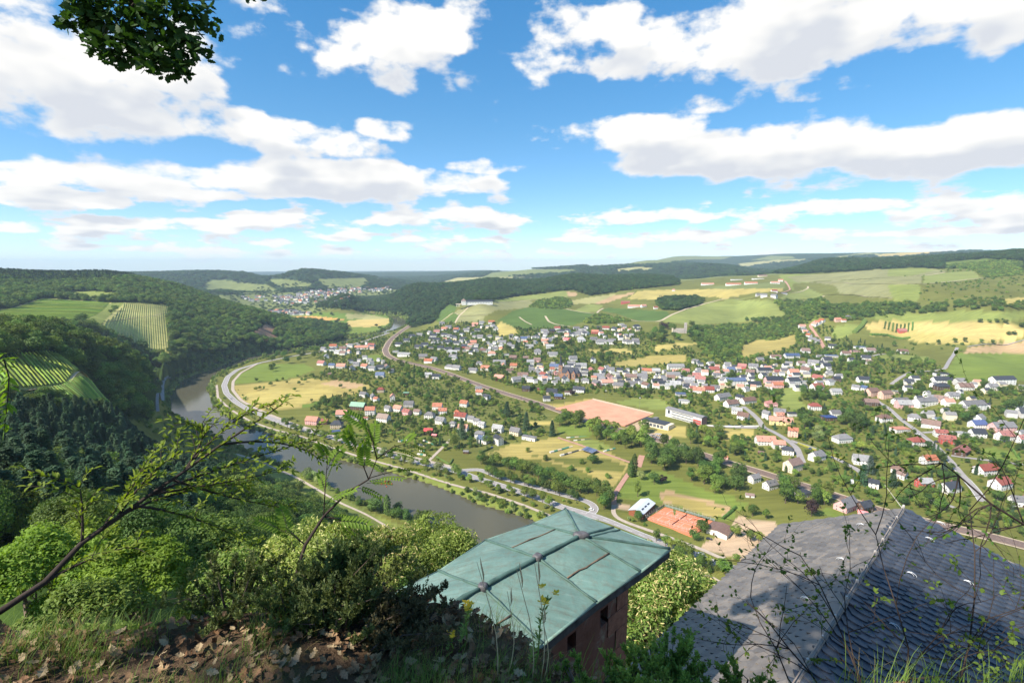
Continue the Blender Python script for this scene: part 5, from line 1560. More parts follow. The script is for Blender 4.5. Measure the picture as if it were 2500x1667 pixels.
# gardens and groves
tree_area(6, (0,620,300,640,420,700,700,880,560,920,300,870,60,760), 12, ['green', 'light', 'shrub', 'light'], 4.5, 8, 'in gardens of the riverside hamlet')
tree_area(9, (1520,280,1900,280,2000,420,1700,470,1560,400), 9, ['green', 'dark', 'light'], 6, 10, 'in orchard below the riverside hamlet')
tree_area(9, (900,180,1200,90,1350,80,1340,160,1180,190,1000,230), 10, ['dark', 'green'], 7, 10, 'in hedge left of the green roofed barn')
tree_area(2, (540,960,700,900,1050,880,1040,960,800,1000,580,1000), 16, ['dark', 'dark', 'green'], 10, 14, 'in dark row behind the bend meadow')
tree_area(2, (1660,1050,1760,980,1950,1060,2000,1180,1880,1230,1700,1200), 15, ['green', 'green', 'dark'], 9, 13, 'in grove beside the railway line')
tree_area(2, (1900,1260,2250,1240,2330,1330,2000,1370), 8, ['green', 'light'], 6, 9, 'behind the riverside hamlet')
tree_area(2, (540,1030,650,1030,640,1080,560,1080), 3, ['green'], 8, 10, 'standing in the bend meadow')
tree_area(2, (600,1150,800,1110,1050,1120,1000,1180,700,1190), 9, ['green', 'shrub'], 4, 7, 'in hedge across the bend meadow')
for (a, b) in ((465, 1245), (500, 1235), (540, 1235), (600, 1200), (820, 1250), (750, 1320), (1240, 1220), (1325, 1260), (470, 1165), (860, 1190)):
    tree_px('green', *C(2, a, b)[0], random.uniform(4.5, 6.5), 'scattered on dry bend meadow')
tree_area(6, (620,560,1250,520,1300,620,900,640), 12, ['green', 'dark', 'shrub'], 5, 9, 'in gardens below the church')
tree_area(6, (380,360,500,330,560,470,400,480,220,430), 8, ['green', 'dark'], 7, 10, 'beside the railway left of church')
tree_area(3, (1180,930,1300,870,1320,980,1220,1020), 7, ['green', 'dark'], 8, 12, 'on hillside above the church')
tree_area(3, (1470,1010,1620,960,1640,1050,1530,1080), 6, ['dark', 'green'], 8, 12, 'right of the white A-frame house')
tree_area(3, (1980,880,2050,780,2200,760,2290,860,2100,890), 12, ['dark', 'green'], 13, 17, 'below the castle')
tree_area(4, (290,880,330,820,420,840,430,900,350,920), 5, ['dark', 'green'], 13, 17, 'right of the castle')
tree_area(3, (350,820,560,780,590,800,500,820,380,840), 6, ['dark'], 8, 11, 'below the winery vineyards')
tree_area(4, (1080,920,1130,870,1160,920,1120,945), 2, ['dark'], 12, 15, 'standing alone on the scrub hill')
tree_area(7, (620,280,750,270,760,370,640,380), 4, ['dark', 'green'], 10, 13, 'beside the long slate roofed house')
tree_area(7, (1310,380,1480,370,1540,470,1400,500,1320,470), 7, ['dark'], 9, 12, 'on the village green')
tree_area(7, (920,360,1080,350,1150,430,1000,460), 7, ['green'], 6, 9, 'left of the village green')
tree_area(7, (1500,680,1800,620,2080,700,2100,820,1900,800,1600,700), 14, ['dark', 'dark', 'fir'], 9, 13, 'in dark grove above the hipped house')
tree_area(7, (1300,640,1420,590,1440,700,1340,740), 4, ['dark'], 10, 13, 'beside the blue solar roof')
tree_area(7, (1340,800,1560,740,1600,880,1420,880), 6, ['green', 'willow'], 8, 11, 'left of the hipped house')
tree_px('light', *C(7, 1575, 925)[0], 7, 'on the lawn below the hipped house'); tree_px('light', *C(7, 1880, 940)[0], 9, 'right of the hipped house', 1.3)
tree_area(8, (980,160,1130,150,1140,260,1000,260), 4, ['green'], 7, 10, 'behind the right hand terraces')
tree_area(8, (1400,380,1590,340,1620,470,1450,500), 6, ['green', 'dark'], 9, 12, 'below the long white terrace')
tree_area(8, (1620,150,2050,200,2050,260,1700,260), 7, ['green', 'dark'], 6, 9, 'behind the long white terrace')
tree_area(8, (1920,330,2050,280,2060,450,1950,450), 4, ['dark'], 9, 12, 'at the right edge of the picture')
tree_area(8, (1170,720,1300,700,1340,850,1250,860), 5, ['dark', 'fir'], 8, 11, 'left of the straight road')
tree_area(8, (740,700,1100,700,1150,800,900,800), 7, ['green', 'light'], 5, 8, 'in gardens left of the straight road')
tree_area(8, (1000,1180,1200,1200,1350,1330,1050,1300), 8, ['green', 'dark'], 8, 11, 'behind the slate roof')
tree_area(4, (1550,1130,1900,1200,1750,1330,1650,1280), 9, ['dark', 'green'], 7, 10, 'in gardens of the upper right street')
tree_area(4, (1740,960,1860,940,1990,980,2210,960,2200,1020,2000,1030,1760,1000), 9, ['dark', 'fir'], 7, 10, 'in dark hedge of the upper right slope')
tree_area(5, (960,1090,1400,1100,1400,1190,1000,1160), 7, ['dark', 'green'], 7, 11, 'below the pale field')
for (a, b) in ((1610, 960), (1700, 955), (1850, 960), (1950, 965), (1460, 975), (1840, 778), (1920, 778), (1990, 780), (2070, 785), (2100, 890), (2150, 890), (2220, 820)):
    tree_px('green', *C(5, a, b)[0], random.uniform(6, 9), 'scattered on the hay fields at right')
# near bank of the river
tree_px('dark', *C(9, 1560, 1125)[0], 11, 'on the near bank by the water', 1.35); tree_px('column', *C(9, 1665, 1145)[0], 13, 'on the near bank', 1.4)
tree_area(9, (1680,1150,1880,1110,2060,1230,2000,1290,1760,1230), 9, ['green', 'dark'], 7, 10, 'along the near bank')
tree_area(9, (880,810,960,790,1110,890,1060,920,940,870), 7, ['green', 'willow'], 6, 9, 'along the near bank at left')
# the trees that show largest are things of their own; the smallest ones join the garden trees
leafy = [r for r in TREQ if r[0] in ('green', 'dark', 'light', 'willow', 'copper', 'column')]
special = [r for r in leafy if r[0] in ('copper', 'column')]
common = sorted([r for r in leafy if r[0] not in ('copper', 'column')], key=lambda r: -r[3] / math.hypot(r[1], r[2]))
keep = set(id(r) for r in common[:286 - len(special)]) | set(id(r) for r in special)
REST = [r for r in leafy if id(r) not in keep]
for r in TREQ:
    if id(r) in keep or r[0] not in ('green', 'dark', 'light', 'willow', 'copper', 'column'):
        build_tree(*r)
label_all(TREES)

# ------------------------------------------------------------------ woods, hedges and scrub that read as one mass
PROTO = {}
def proto(name, parts):
    """one joined plant (crown + trunk) for the masses"""
    vs_, fs_, ms_, mats = [], [], [], []
    for me, sc in parts:
        n0 = len(vs_)
        co = np.empty(len(me.vertices) * 3, np.float32); me.vertices.foreach_get('co', co)
        vs_.extend((co.reshape(-1, 3) * sc).tolist())
        mats.append(me.materials[0])
        for p_ in me.polygons:
            fs_.append(tuple(i + n0 for i in p_.vertices)); ms_.append(len(mats) - 1)
    me2 = bpy.data.meshes.new(name); me2.from_pydata(vs_, [], fs_)
    for m_ in mats: me2.materials.append(m_)
    me2.polygons.foreach_set('material_index', ms_); me2.update()
    return bpy.data.objects.new(name, me2)
def group(name, objs):
    c_ = bpy.data.collections.new(name)
    for o in objs: c_.objects.link(o)
    PROTO[name] = c_
group('wood_broad', [proto('wood_tree', [(CROWN[('green', i)], 1)]) for i in range(4)] + [proto('wood_tree', [(CROWN[('dark', i)], 1)]) for i in range(2)])
group('wood_dark', [proto('wood_tree', [(CROWN[('dark', i)], 1)]) for i in range(4)] + [proto('wood_tree', [(CROWN[('green', 0)], 1)])])
group('wood_fir', [proto('wood_fir', [(CROWN[('fir', i)], 1), (TRUNK['fir'], 1)]) for i in range(3)])
me_ = []
for i in range(3):
    m2 = CROWN[('dark', i)].copy(); m2.materials.clear(); m2.materials.append(LEAF['farforest']); me_.append(proto('far_tree', [(m2, 1)]))
group('wood_far', me_)
for i in range(2):
    mk_crown(('finefir', i), 'fir', crown_fir(9000, 0.013, 180 + i, 0.17, 22)); mk_crown(('finegreen', i), 'green', crown_broad(8500, 0.0135, 190 + i, 0.38, 0.40, 0.58, 30))
    mk_crown(('finedark', i), 'dark', crown_broad(8500, 0.0135, 195 + i, 0.38, 0.42, 0.56, 30))
group('near_fir', [proto('wood_fir', [(CROWN[('finefir', i)], 1), (TRUNK['fir'], 1)]) for i in range(2)])
group('near_broad', [proto('wood_tree', [(CROWN[(k_, i)], 1)]) for k_ in ('finegreen', 'finedark') for i in range(2)])
group('scrub', [proto('scrub_bush', [(CROWN[('shrub', i)], 1)]) for i in range(3)] + [proto('scrub_bush', [(CROWN[('shrublight', i)], 1)]) for i in range(2)])
group('garden', [proto('garden_tree', [(CROWN[k_], 1), (TRUNK[0], 1)]) for k_ in (('green', 0), ('green', 2), ('dark', 0), ('dark', 1), ('dark', 2), ('dark', 3), ('light', 0))] + [proto('garden_fir', [(CROWN[('fir', 0)], 1.25)]), proto('garden_column', [(CROWN[('column', 1)], 1)])])
group('bank', [proto('bank_bush', [(CROWN[('shrub', i)], 1)]) for i in range(2)] + [proto('bank_bush', [(CROWN[('shrublight', 0)], 1)]), proto('bank_bush', [(CROWN[('willow', 0)], 1)]), proto('bank_bush', [(CROWN[('willow', 1)], 1)])])

def scatter(name, label, coll, pos, scl, wide=1.0, kind='stuff'):
    pos = np.asarray(pos, np.float32); n_ = len(pos)
    if n_ == 0: return None
    me = bpy.data.meshes.new(name)
    me.vertices.add(n_); me.vertices.foreach_set('co', pos.ravel())
    r = np.random.default_rng(n_)
    sc = np.stack([scl * wide * r.uniform(0.85, 1.2, n_), scl * wide * r.uniform(0.85, 1.2, n_), scl], -1).astype(np.float32)
    a = me.attributes.new('scl', 'FLOAT_VECTOR', 'POINT'); a.data.foreach_set('vector', sc.ravel())
    a = me.attributes.new('rot', 'FLOAT_VECTOR', 'POINT'); a.data.foreach_set('vector', np.stack([r.normal(size=n_) * 0.05, r.normal(size=n_) * 0.05, r.uniform(0, 6.28, n_)], -1).astype(np.float32).ravel())
    a = me.attributes.new('pid', 'INT', 'POINT'); a.data.foreach_set('value', r.integers(0, 100, n_).astype(np.int32))
    o = mobj(name, me)
    g = bpy.data.node_groups.new('plant_' + name, 'GeometryNodeTree')
    g.interface.new_socket('Geometry', in_out='INPUT', socket_type='NodeSocketGeometry')
    g.interface.new_socket('Geometry', in_out='OUTPUT', socket_type='NodeSocketGeometry')
    gi = g.nodes.new('NodeGroupInput'); go = g.nodes.new('NodeGroupOutput')
    ci = g.nodes.new('GeometryNodeCollectionInfo'); ci.inputs['Collection'].default_value = PROTO[coll]
    ci.inputs['Separate Children'].default_value = True; ci.inputs['Reset Children'].default_value = True
    ip = g.nodes.new('GeometryNodeInstanceOnPoints'); ip.inputs['Pick Instance'].default_value = True
    def att(nm, ty):
        q_ = g.nodes.new('GeometryNodeInputNamedAttribute'); q_.data_type = ty; q_.inputs['Name'].default_value = nm
        return [s for s in q_.outputs if s.enabled and s.name == 'Attribute'][0]
    L(g, gi.outputs[0], ip.inputs['Points']); L(g, ci.outputs[0], ip.inputs['Instance'])
    L(g, att('pid', 'INT'), ip.inputs['Instance Index'])
    e2r = g.nodes.new('FunctionNodeEulerToRotation'); L(g, att('rot', 'FLOAT_VECTOR'), e2r.inputs[0]); L(g, e2r.outputs[0], ip.inputs['Rotation'])
    L(g, att('scl', 'FLOAT_VECTOR'), ip.inputs['Scale'])
    L(g, ip.outputs[0], go.inputs[0])
    md = o.modifiers.new('plants', 'NODES'); md.node_group = g
    tag(o, label, kind=kind)
    return o

scatter('village_trees', 'smaller trees in the far gardens and groves', 'wood_broad', [(r[1], r[2], float(H(r[1], r[2]))) for r in REST], np.array([r[3] for r in REST]), 1.1)
dth = (TH1 - TH0) / (NT - 1); dl = (LD1 - LD0) / (ND - 1)
slp = np.abs(np.gradient(gz, axis=1)) / (gd * dl)
cell_a = gd * gd * dth * dl * np.sqrt(1 + np.minimum(slp, 2.5) ** 2)
shadow_ok = (gpx > -260) & (gpx < 2760)
hx_ = np.array([h_[0] for h_ in HOUSES]); hy_ = np.array([h_[1] for h_ in HOUSES]); hr_ = np.array([h_[2] for h_ in HOUSES])
rq_ = np.concatenate([q[:, :2] for q, w_ in ROADQ]); rw_ = np.concatenate([np.full(len(q), w_ / 2 + 3.0) for q, w_ in ROADQ])
def clear_of(pos, houses=True):
    ok = np.ones(len(pos), bool)
    for i in range(0, len(pos), 4000):
        p_ = pos[i:i + 4000]
        if houses:
            ok[i:i + 4000] &= (((p_[:, None, 0] - hx_) ** 2 + (p_[:, None, 1] - hy_) ** 2) > (hr_ * 0.8 + 1.2) ** 2).all(1)
        ok[i:i + 4000] &= (((p_[:, None, 0] - rq_[:, 0]) ** 2 + (p_[:, None, 1] - rq_[:, 1]) ** 2) > rw_ ** 2).all(1)
    return ok
def sample(mask, spacing, seed):
    """random points over the cells of mask, one per spacing^2 square metres"""
    r = np.random.default_rng(seed)
    lam = np.where(mask & shadow_ok, cell_a / (spacing * spacing), 0)
    k = r.poisson(lam)
    ti, li = np.nonzero(k)
    rep = k[ti, li]
    ti = np.repeat(ti, rep); li = np.repeat(li, rep)
    th = TH[ti] + (r.random(len(ti)) - 0.5) * dth; ld = LD[li] + (r.random(len(ti)) - 0.5) * dl
    d = np.exp(ld); x = np.sin(th) * d; y = np.cos(th) * d
    return np.stack([x, y, H(x, y)], -1), d
def is_(*names):
    return np.isin(cls, [CI[n_] for n_ in names])
inpix = lambda poly: inside(np.array(poly), gpx, gpy)
def put(name, label, coll, mask, spacing, h0, h1, seed, wide=1.0, avoid=True, sink=0.04):
    pos, d = sample(mask, spacing, seed)
    if avoid and len(pos):
        ok = clear_of(pos); pos = pos[ok]
    r = np.random.default_rng(seed + 1)
    h = r.uniform(h0, h1, len(pos))
    pos[:, 2] -= h * sink
    print(name, len(pos))
    return scatter(name, label, coll, pos, h, wide)
FO = is_('forest')
upper = inpix([(-300, 600), (500, 640), (420, 690), (330, 680), (200, 690), (-300, 700)])
lowp = (gd < 455) & (gpx < 330) & (gpy > 880)
put('spur_thicket', 'low thicket below the near vineyard', 'wood_broad', FO & lowp, 5.0, 4, 6, 41, 1.3)
put('hill_wood', 'broadleaf wood covering the left bank hill', 'wood_broad', FO & ~lowp & (gd < 1950) & (gpx < 900) & ~upper, 8.2, 8, 17, 1, 1.2)
put('hill_conifer_wood', 'dark mixed wood along the top of the left hill', 'wood_fir', FO & upper & (gd < 2300) & (gpx < 900), 8.0, 10, 19, 2, 1.4)
put('hill_top_wood', 'broadleaf wood among the conifers on the left hill', 'wood_dark', FO & upper & (gd < 2300) & (gpx < 900), 12, 11, 15, 22, 1.2)
put('ridge_wood', 'dark wood on the ridge across the river', 'wood_far', FO & (gpx >= 760) & (gpx < 1700) & (gd > 1400) & (gd < 3100), 11.5, 10, 19, 3, 1.3)
put('plateau_wood', 'dark woods along the plateau on the right', 'wood_far', FO & (gpx >= 1500) & (gd > 2200), 17, 10, 20, 4, 1.5)
put('copse', 'copses between the plateau fields', 'wood_dark', FO & (gpx >= 1500) & (gd <= 2300), 9, 9, 13, 5, 1.2)
put('far_woods', 'woods on the far hills', 'wood_far', is_('farforest') & (gd < 6500) & (gd > 2600), 34, 16, 24, 6, 2.0, False)
slope = is_('understory')
firs = inpix([(-500, 960), (350, 960), (520, 1120), (560, 1230), (480, 1330), (-500, 1330)])
put('slope_conifers', 'dark conifers on the steep slope below the view point', 'near_fir', slope & (gd > 75) & (gd < 220) & firs, 5.4, 10, 15, 7, 1.4)
put('lower_conifers', 'smaller conifers below the near vineyard', 'wood_fir', slope & (gd >= 220) & (gd < 470) & firs, 5.0, 7, 9.5, 42, 1.5)
rest_ = slope & (gd > 60) & ~(firs & (gd > 220))
put('slope_wood', 'broadleaf wood on the slope below the view point', 'near_broad', rest_ & (gd < 200), 7.5, 6.5, 10.5, 8, 1.25)
put('lower_wood', 'broadleaf wood at the foot of the slope', 'wood_broad', rest_ & (gd >= 200) & (gd < 470), 8.5, 7, 11, 43, 1.25)
put('river_hedge', 'bushes and willows along both river banks', 'bank', is_('reed') & (gd > 200), 5.2, 2.5, 6.0, 9, 0.95)
strip = np.zeros(gz.shape, bool)
for (q, wd) in (ROADQ[0], ROADQ[3]):
    for i in range(0, len(q), 2):
        strip |= ((gx - q[i, 0]) ** 2 + (gy - q[i, 1]) ** 2 < 18 ** 2)
put('verge_bushes', 'roadside bushes between the road and river', 'bank', strip & ~inr & (dr < 45) & (gd < 1100), 7.5, 2.0, 4.5, 10, 1.0)
put('scrub_hill', 'thorn scrub and young trees on the hill behind the village', 'scrub', is_('scrub') & (gd < 2600), 7.5, 4, 9, 11, 1.0)
put('scrub_wood', 'small trees in the gully behind the village', 'wood_broad', is_('scrub') & (gpx > 1650) & (gd < 2000), 13, 7, 12, 12, 1.15)
gully = inpix(C(5, 350,640,900,600,1400,620,1800,570,2100,600,2300,610,2300,660,1800,660,1200,690,850,720,450,760,150,800,-100,800,-300,760,200,720))
put('gully_wood', 'band of trees in the gully below the grey vineyards', 'wood_broad', gully & (gd < 2300) & (gd > 900), 9, 7, 12, 13, 1.2)
vill = inpix([(960,800),(1100,780),(1300,800),(1560,800),(1700,860),(1900,860),(1960,800),(2030,790),(2080,840),(2250,870),(2330,920),(2500,960),(2560,1330),(2200,1260),(1900,1160),(1700,1080),(1640,1000),(1480,960),(1330,970),(1100,900),(960,870)]) & (gd < 1500)
put('garden_bushes', 'garden hedges and bushes between the village houses', 'scrub', vill & is_('grass', 'garden'), 6.5, 1.6, 3.6, 14, 1.0)
put('garden_trees', 'small garden trees between the village houses', 'garden', vill & is_('grass', 'garden'), 12.5, 4, 9, 15, 1.15)
vill2 = inpix([(690,960),(800,900),(760,850),(900,800),(960,830),(960,880),(1100,910),(1330,990),(1340,1060),(1150,1100),(1000,1100),(860,1070)]) & (gd < 1500)
put('hamlet_bushes', 'garden bushes around the riverside hamlet', 'scrub', vill2 & is_('grass', 'garden'), 6.8, 1.5, 3.4, 16, 1.0)
put('hamlet_trees', 'small garden trees around the riverside hamlet', 'garden', vill2 & is_('grass', 'garden'), 13.5, 4, 8, 17, 1.15)
bend = inpix([(350,940),(400,925),(430,945),(425,1000),(470,1045),(560,1088),(640,1120),(620,1145),(520,1130),(420,1080),(340,1040)]) & (gd > 380) & (gd < 1000) & ~inr
put('bend_bushes', 'bushes on the inner bank below the spur', 'bank', bend, 6.0, 2, 4.5, 31, 1.0)
plain = is_('farfield', 'cropgreen') & (gd > 1500) & (gd < 3600) & (gpx < 1100)
put('plain_trees', 'tree clumps on the far valley plain', 'wood_far', plain, 42, 8, 14, 18, 1.6)
put('hill_bushes', 'single bushes on the grassy slope at far right', 'scrub', is_('grass') & (gd > 1250) & (gpx > 2200), 26, 3, 6, 19, 1.2)
# ------------------------------------------------------------------ things on the valley floor
def flat_poly(name, label, pix, mat, lift=0.35, kind='structure', parent=None, border=None):
    w = [ground(a, b) for a, b in pix]
    z = max(float(p[2]) for p in w) + lift
    mb = MB(); mb.prism([(p[0], p[1], z - 1.5) for p in w], (0, 0, 1.5))
    o = mb.build(name, mat, parent)
    # outward normals
    bm_ = bmesh.new(); bm_.from_mesh(o.data); bmesh.ops.recalc_face_normals(bm_, faces=bm_.faces[:]); bm_.to_mesh(o.data); bm_.free()
    if parent is None: tag(o, label, kind=kind)
    return o, np.array([(p[0], p[1]) for p in w]), z
def clay_mat(name, a, b):
    m, nt = new_mat(name)
    tc = nt.nodes.new('ShaderNodeTexCoord')
    f = noise(nt, tc.outputs['Object'], 0.06, 6, 0.6); f2 = noise(nt, tc.outputs['Object'], 0.9, 4, 0.6)
    c = ramp(nt, math_n(nt, 'MULTIPLY_ADD', f2, 0.35, math_n(nt, 'MULTIPLY', f, 0.65)), [(0.32, a), (0.66, b)])
    finish(nt, c, 0.95, 0.1)
    return m
cinder = clay_mat('cinder_pitch', (0.50, 0.235, 0.15), (0.66, 0.345, 0.225))
redclay = clay_mat('tennis_clay', (0.50, 0.165, 0.085), (0.66, 0.235, 0.125))
# sports pitch
pitch, pw, pz = flat_poly('sports_pitch', 'pale red cinder sports pitch beside the school', C(6, 955,748, 1290,652, 1845,788, 1590,905, 1440,884, 1290,858, 1180,790), cinder, 0.25)
def strip_line(name, a, b, z, wd, mat, parent):
    a = np.array(a); b = np.array(b); t = (b - a) / np.linalg.norm(b - a); n_ = np.array([-t[1], t[0]]) * wd / 2
    mb = MB(); mb.add([(*(a - n_), z), (*(b - n_), z), (*(b + n_), z), (*(a + n_), z)], [(0, 1, 2, 3)]); mb.build(name, mat, parent)
strip_line('line_marking', pw[1] * 0.97 + pw[4] * 0.03, pw[2] * 0.97 + pw[4] * 0.03, pz + 0.02, 0.25, paint_w, pitch)
# low concrete wall along the far side
a, b = pw[1], pw[2]
t_ = (b - a) / np.linalg.norm(b - a); n_ = np.array([-t_[1], t_[0]])
if n_[1] < 0: n_ = -n_
mb = MB(); q0 = a + n_ * 1.0; q1 = b + n_ * 1.0; q2 = b + n_ * 1.5; q3 = a + n_ * 1.5
mb.prism([(*q0, pz - 1.2), (*q1, pz - 1.2), (*q2, pz - 1.2), (*q3, pz - 1.2)], (0, 0, 2.3))
tag(mb.build('retaining_wall', WM['b']), 'low pale concrete wall along the back of the red pitch', 'wall')
# floodlights
lamp_w = solid('lamp_housing', (0.75, 0.76, 0.78), 0.4, 0.05, 2.0)
def floodlight(px, py, h, label):
    p = ground(px, py); t = empty('floodlight', tuple(p)); tag(t, label, 'floodlight', 'floodlights around the pitch')
    mb = MB(); mb.tube([(0, 0, -0.5), (0, 0, h)], [0.16, 0.09], 6); mb.build('pole', steel, t)
    mb = MB(); mb.box(-0.9, 0.9, -0.25, 0.25, h + 0.005, h + 0.75); mb.build('lamp_head', lamp_w, t)
floodlight(*C(6, 1722, 745)[0], 16, 'tall pale floodlight mast behind the red pitch'); floodlight(*C(6, 1414, 660)[0], 14, 'floodlight mast at the far corner of the red pitch'); floodlight(*C(6, 1038, 715)[0], 12, 'floodlight mast at the left end of the red pitch')

# tennis courts with fences, nets and lines
tc_px = [(1624, 1238), (1579, 1268), (1690, 1312), (1740, 1274)]
court, tw, tz = flat_poly('tennis_courts', 'two orange clay tennis courts side by side', tc_px, redclay, 0.3)
T, Lc, Bc, Rc = tw
def tp(u, v):      # u across (top to left), v along (top to right)
    return T + (Lc - T) * u + (Rc - T) * v
for u0, u1 in ((0.04, 0.48), (0.52, 0.96)):
    um = (u0 + u1) / 2
    for (ua, va, ub, vb) in ((u0 + .08, .18, u0 + .08, .82), (u1 - .08, .18, u1 - .08, .82), (u0 + .08, .18, u1 - .08, .18), (u0 + .08, .82, u1 - .08, .82), (u0 + .13, .36, u1 - .13, .36), (u0 + .13, .64, u1 - .13, .64), (um, .36, um, .64)):
        strip_line('court_line', tp(ua, va), tp(ub, vb), tz + 0.015, 0.16, paint_w, court)
net_m = solid('net_dark', (0.16, 0.08, 0.06), 0.9, 0.1, 3.0)
mesh_g = solid('fence_green', (0.16, 0.22, 0.18), 0.7, 0.2, 1.0)
for i, (u0, u1) in enumerate(((0.08, 0.46), (0.54, 0.92))):
    a, b = tp(u0, .5), tp(u1, .5)
    t = empty('tennis_net', (*a, tz)); tag(t, 'dark tennis net across the %s court' % ('farther', 'nearer')[i], 'tennis net', 'tennis nets')
    d_ = b - a
    mb = MB(); n_ = np.array([-d_[1], d_[0]]) / np.linalg.norm(d_) * 0.03
    mb.prism([(*(-n_), 0.05), (*(d_ - n_), 0.05), (*(d_ + n_), 0.05), (*n_, 0.05)], (0, 0, 0.9)); mb.build('net', net_m, t)
    for e in (np.zeros(2), d_):
        mb = MB(); mb.tube([(*e, -0.2), (*e, 1.1)], 0.06, 6); mb.build('post', steel, t)
def fence(name, label, a, b, z, h, post_step, mat=None):
    a = np.array(a); b = np.array(b); d_ = b - a; ln = np.linalg.norm(d_)
    t = empty(name, (*a, z)); tag(t, label, 'fence', 'fences of the tennis courts')
    k = max(2, int(ln / post_step))
    mb = MB(); mb.tube([(0, 0, -0.2), (0, 0, h)], 0.07, 5); pm = mb.mesh('post'); pm.materials.append(kerbm)
    for i in range(k + 1):
        place('post', pm, t, (*(d_ * i / k), 0))
    for zz in (0.2, h * 0.5, h - 0.05):
        mb = MB(); mb.tube([(0, 0, zz), (*d_, zz)], 0.035, 4); mb.build('wire', steel, t)
    if mat is not None:
        n_ = np.array([-d_[1], d_[0]]) / ln * 0.02
        mb = MB(); mb.prism([(*(-n_), 0.1), (*(d_ - n_), 0.1), (*(d_ + n_), 0.1), (*n_, 0.1)], (0, 0, h * 0.55)); mb.build('wind_screen', mat, t)
fence('tennis_fence', 'tall wire fence along the near side of the tennis courts', tp(1.03, -.02), tp(1.03, 1.0), tz, 3.2, 3.0)
fence('tennis_fence', 'wire fence between the two tennis courts', tp(.5, 0.0), tp(.5, 1.0), tz, 2.6, 3.0)
fence('tennis_fence', 'wire fence with dark screen at the shed end of the courts', tp(-.02, -.03), tp(1.02, -.03), tz, 3.2, 3.0, mesh_g)
fence('tennis_fence', 'green screened fence along the far side of the courts', tp(-.04, -.02), tp(-.04, 1.02), tz, 3.2, 3.0, mesh_g)

# parked and driving cars
def car_meshes(col, nm):
    body = MB()
    prof = [(-2.1, 0.35), (-2.15, 0.75), (-1.95, 0.95), (-1.1, 1.0), (2.0, 0.9), (2.15, 0.7), (2.1, 0.35)]
    body.prism([(x, -0.85, z) for x, z in prof], (0, 1.7, 0))
    cab = MB(); base_ = [(-1.7, -0.8, 0.96), (1.15, -0.8, 0.96), (1.15, 0.8, 0.96), (-1.7, 0.8, 0.96)]; top = [(-1.35, -0.65, 1.45), (0.45, -0.65, 1.45), (0.45, 0.65, 1.45), (-1.35, 0.65, 1.45)]
    cab.add(base_ + top, [(0, 1, 5, 4), (1, 2, 6, 5), (2, 3, 7, 6), (3, 0, 4, 7)], 0)
    roof_ = MB(); roof_.box(-1.36, 0.46, -0.66, 0.66, 1.452, 1.5)
    wh = MB(); wh.tube([(0, -0.12, 0), (0, 0.12, 0)], 0.33, 12)
    return body, cab, roof_, wh
CARM = {}
tyre_m = solid('tyre', (0.02, 0.02, 0.02), 0.9, 0.1, 3)
lamp_m = solid('head_lamp', (0.7, 0.7, 0.65), 0.2, 0.05, 3)
CARC = {'white': (0.75, 0.75, 0.74), 'silver': (0.45, 0.46, 0.48), 'dark': (0.03, 0.035, 0.045), 'blue': (0.05, 0.10, 0.28), 'red': (0.45, 0.04, 0.03)}
CARL = []
def car(px, py, yaw, col, where):
    if col not in CARM:
        pm = solid('car_paint_' + col, CARC[col], 0.25, 0.04, 1.0, 0.6)
        b_, c_, r_, w_ = car_meshes(col, col)
        ms = []
        for mbq, mt, nm in ((b_, pm, 'body'), (c_, glass_d, 'cabin_glass'), (r_, pm, 'roof'), (w_, tyre_m, 'wheel')):
            me_q = mbq.mesh(nm); me_q.materials.append(mt); ms.append(me_q)
        hl = MB(); hl.box(-0.05, 0.05, -0.16, 0.16, -0.08, 0.08); me_q = hl.mesh('headlight'); me_q.materials.append(lamp_m); ms.append(me_q)
        CARM[col] = ms
    p = ground(px, py); ms = CARM[col]
    lift = 0.0
    for (q, wd) in ROADQ:
        if ((q[:, 0] - p[0]) ** 2 + (q[:, 1] - p[1]) ** 2).min() < (wd / 2 + 1.5) ** 2: lift = LIFT
    t = empty('car', (p[0], p[1], p[2] + lift), math.radians(yaw)); t['category'] = 'car'; t['group'] = 'cars in the valley'
    place('body', ms[0], t, (0, 0, 0)); place('cabin_glass', ms[1], t, (0, 0, 0)); place('roof', ms[2], t, (0, 0, 0))
    for sx in (-1.3, 1.35):
        for sy in (-0.78, 0.78): place('wheel', ms[3], t, (sx, sy, 0.33))
    for sy in (-0.6, 0.6): place('headlight', ms[4], t, (2.13, sy, 0.68))
    CARL.append((t, px, '%s car %s' % (col, where)))
for (x, y, c_) in ((1830, 985, 'silver'), (1850, 990, 'dark'), (1868, 996, 'silver'), (1886, 1002, 'dark'), (1900, 1008, 'silver'), (1880, 972, 'silver'), (1898, 975, 'white'), (1915, 978, 'silver'), (1935, 982, 'dark')):
    car(*C(6, x, y)[0], 150, c_, 'parked below the gym hall')
for (x, y, c_) in ((740, 712, 'dark'), (790, 714, 'silver'), (680, 712, 'blue'), (600, 708, 'white')):
    car(*C(7, x, y)[0], 5, c_, 'parked on the level street')
car(*C(7, 1415, 918)[0], -30, 'blue', 'on the street by the yellow hedge'); car(*C(7, 1730, 1048)[0], -30, 'dark', 'on the street by the yellow hedge')
car(*C(8, 965, 470)[0], -60, 'dark', 'on the straight road'); car(*C(8, 1000, 470)[0], -60, 'red', 'on the straight road'); car(*C(8, 1080, 600)[0], -60, 'white', 'on the straight road'); car(*C(8, 1405, 895)[0], -60, 'dark', 'on the straight road')
car(*C(8, 1255, 672)[0], -60, 'dark', 'beside the red roofed house'); car(*C(8, 1360, 745)[0], -60, 'dark', 'beside the red roofed house')
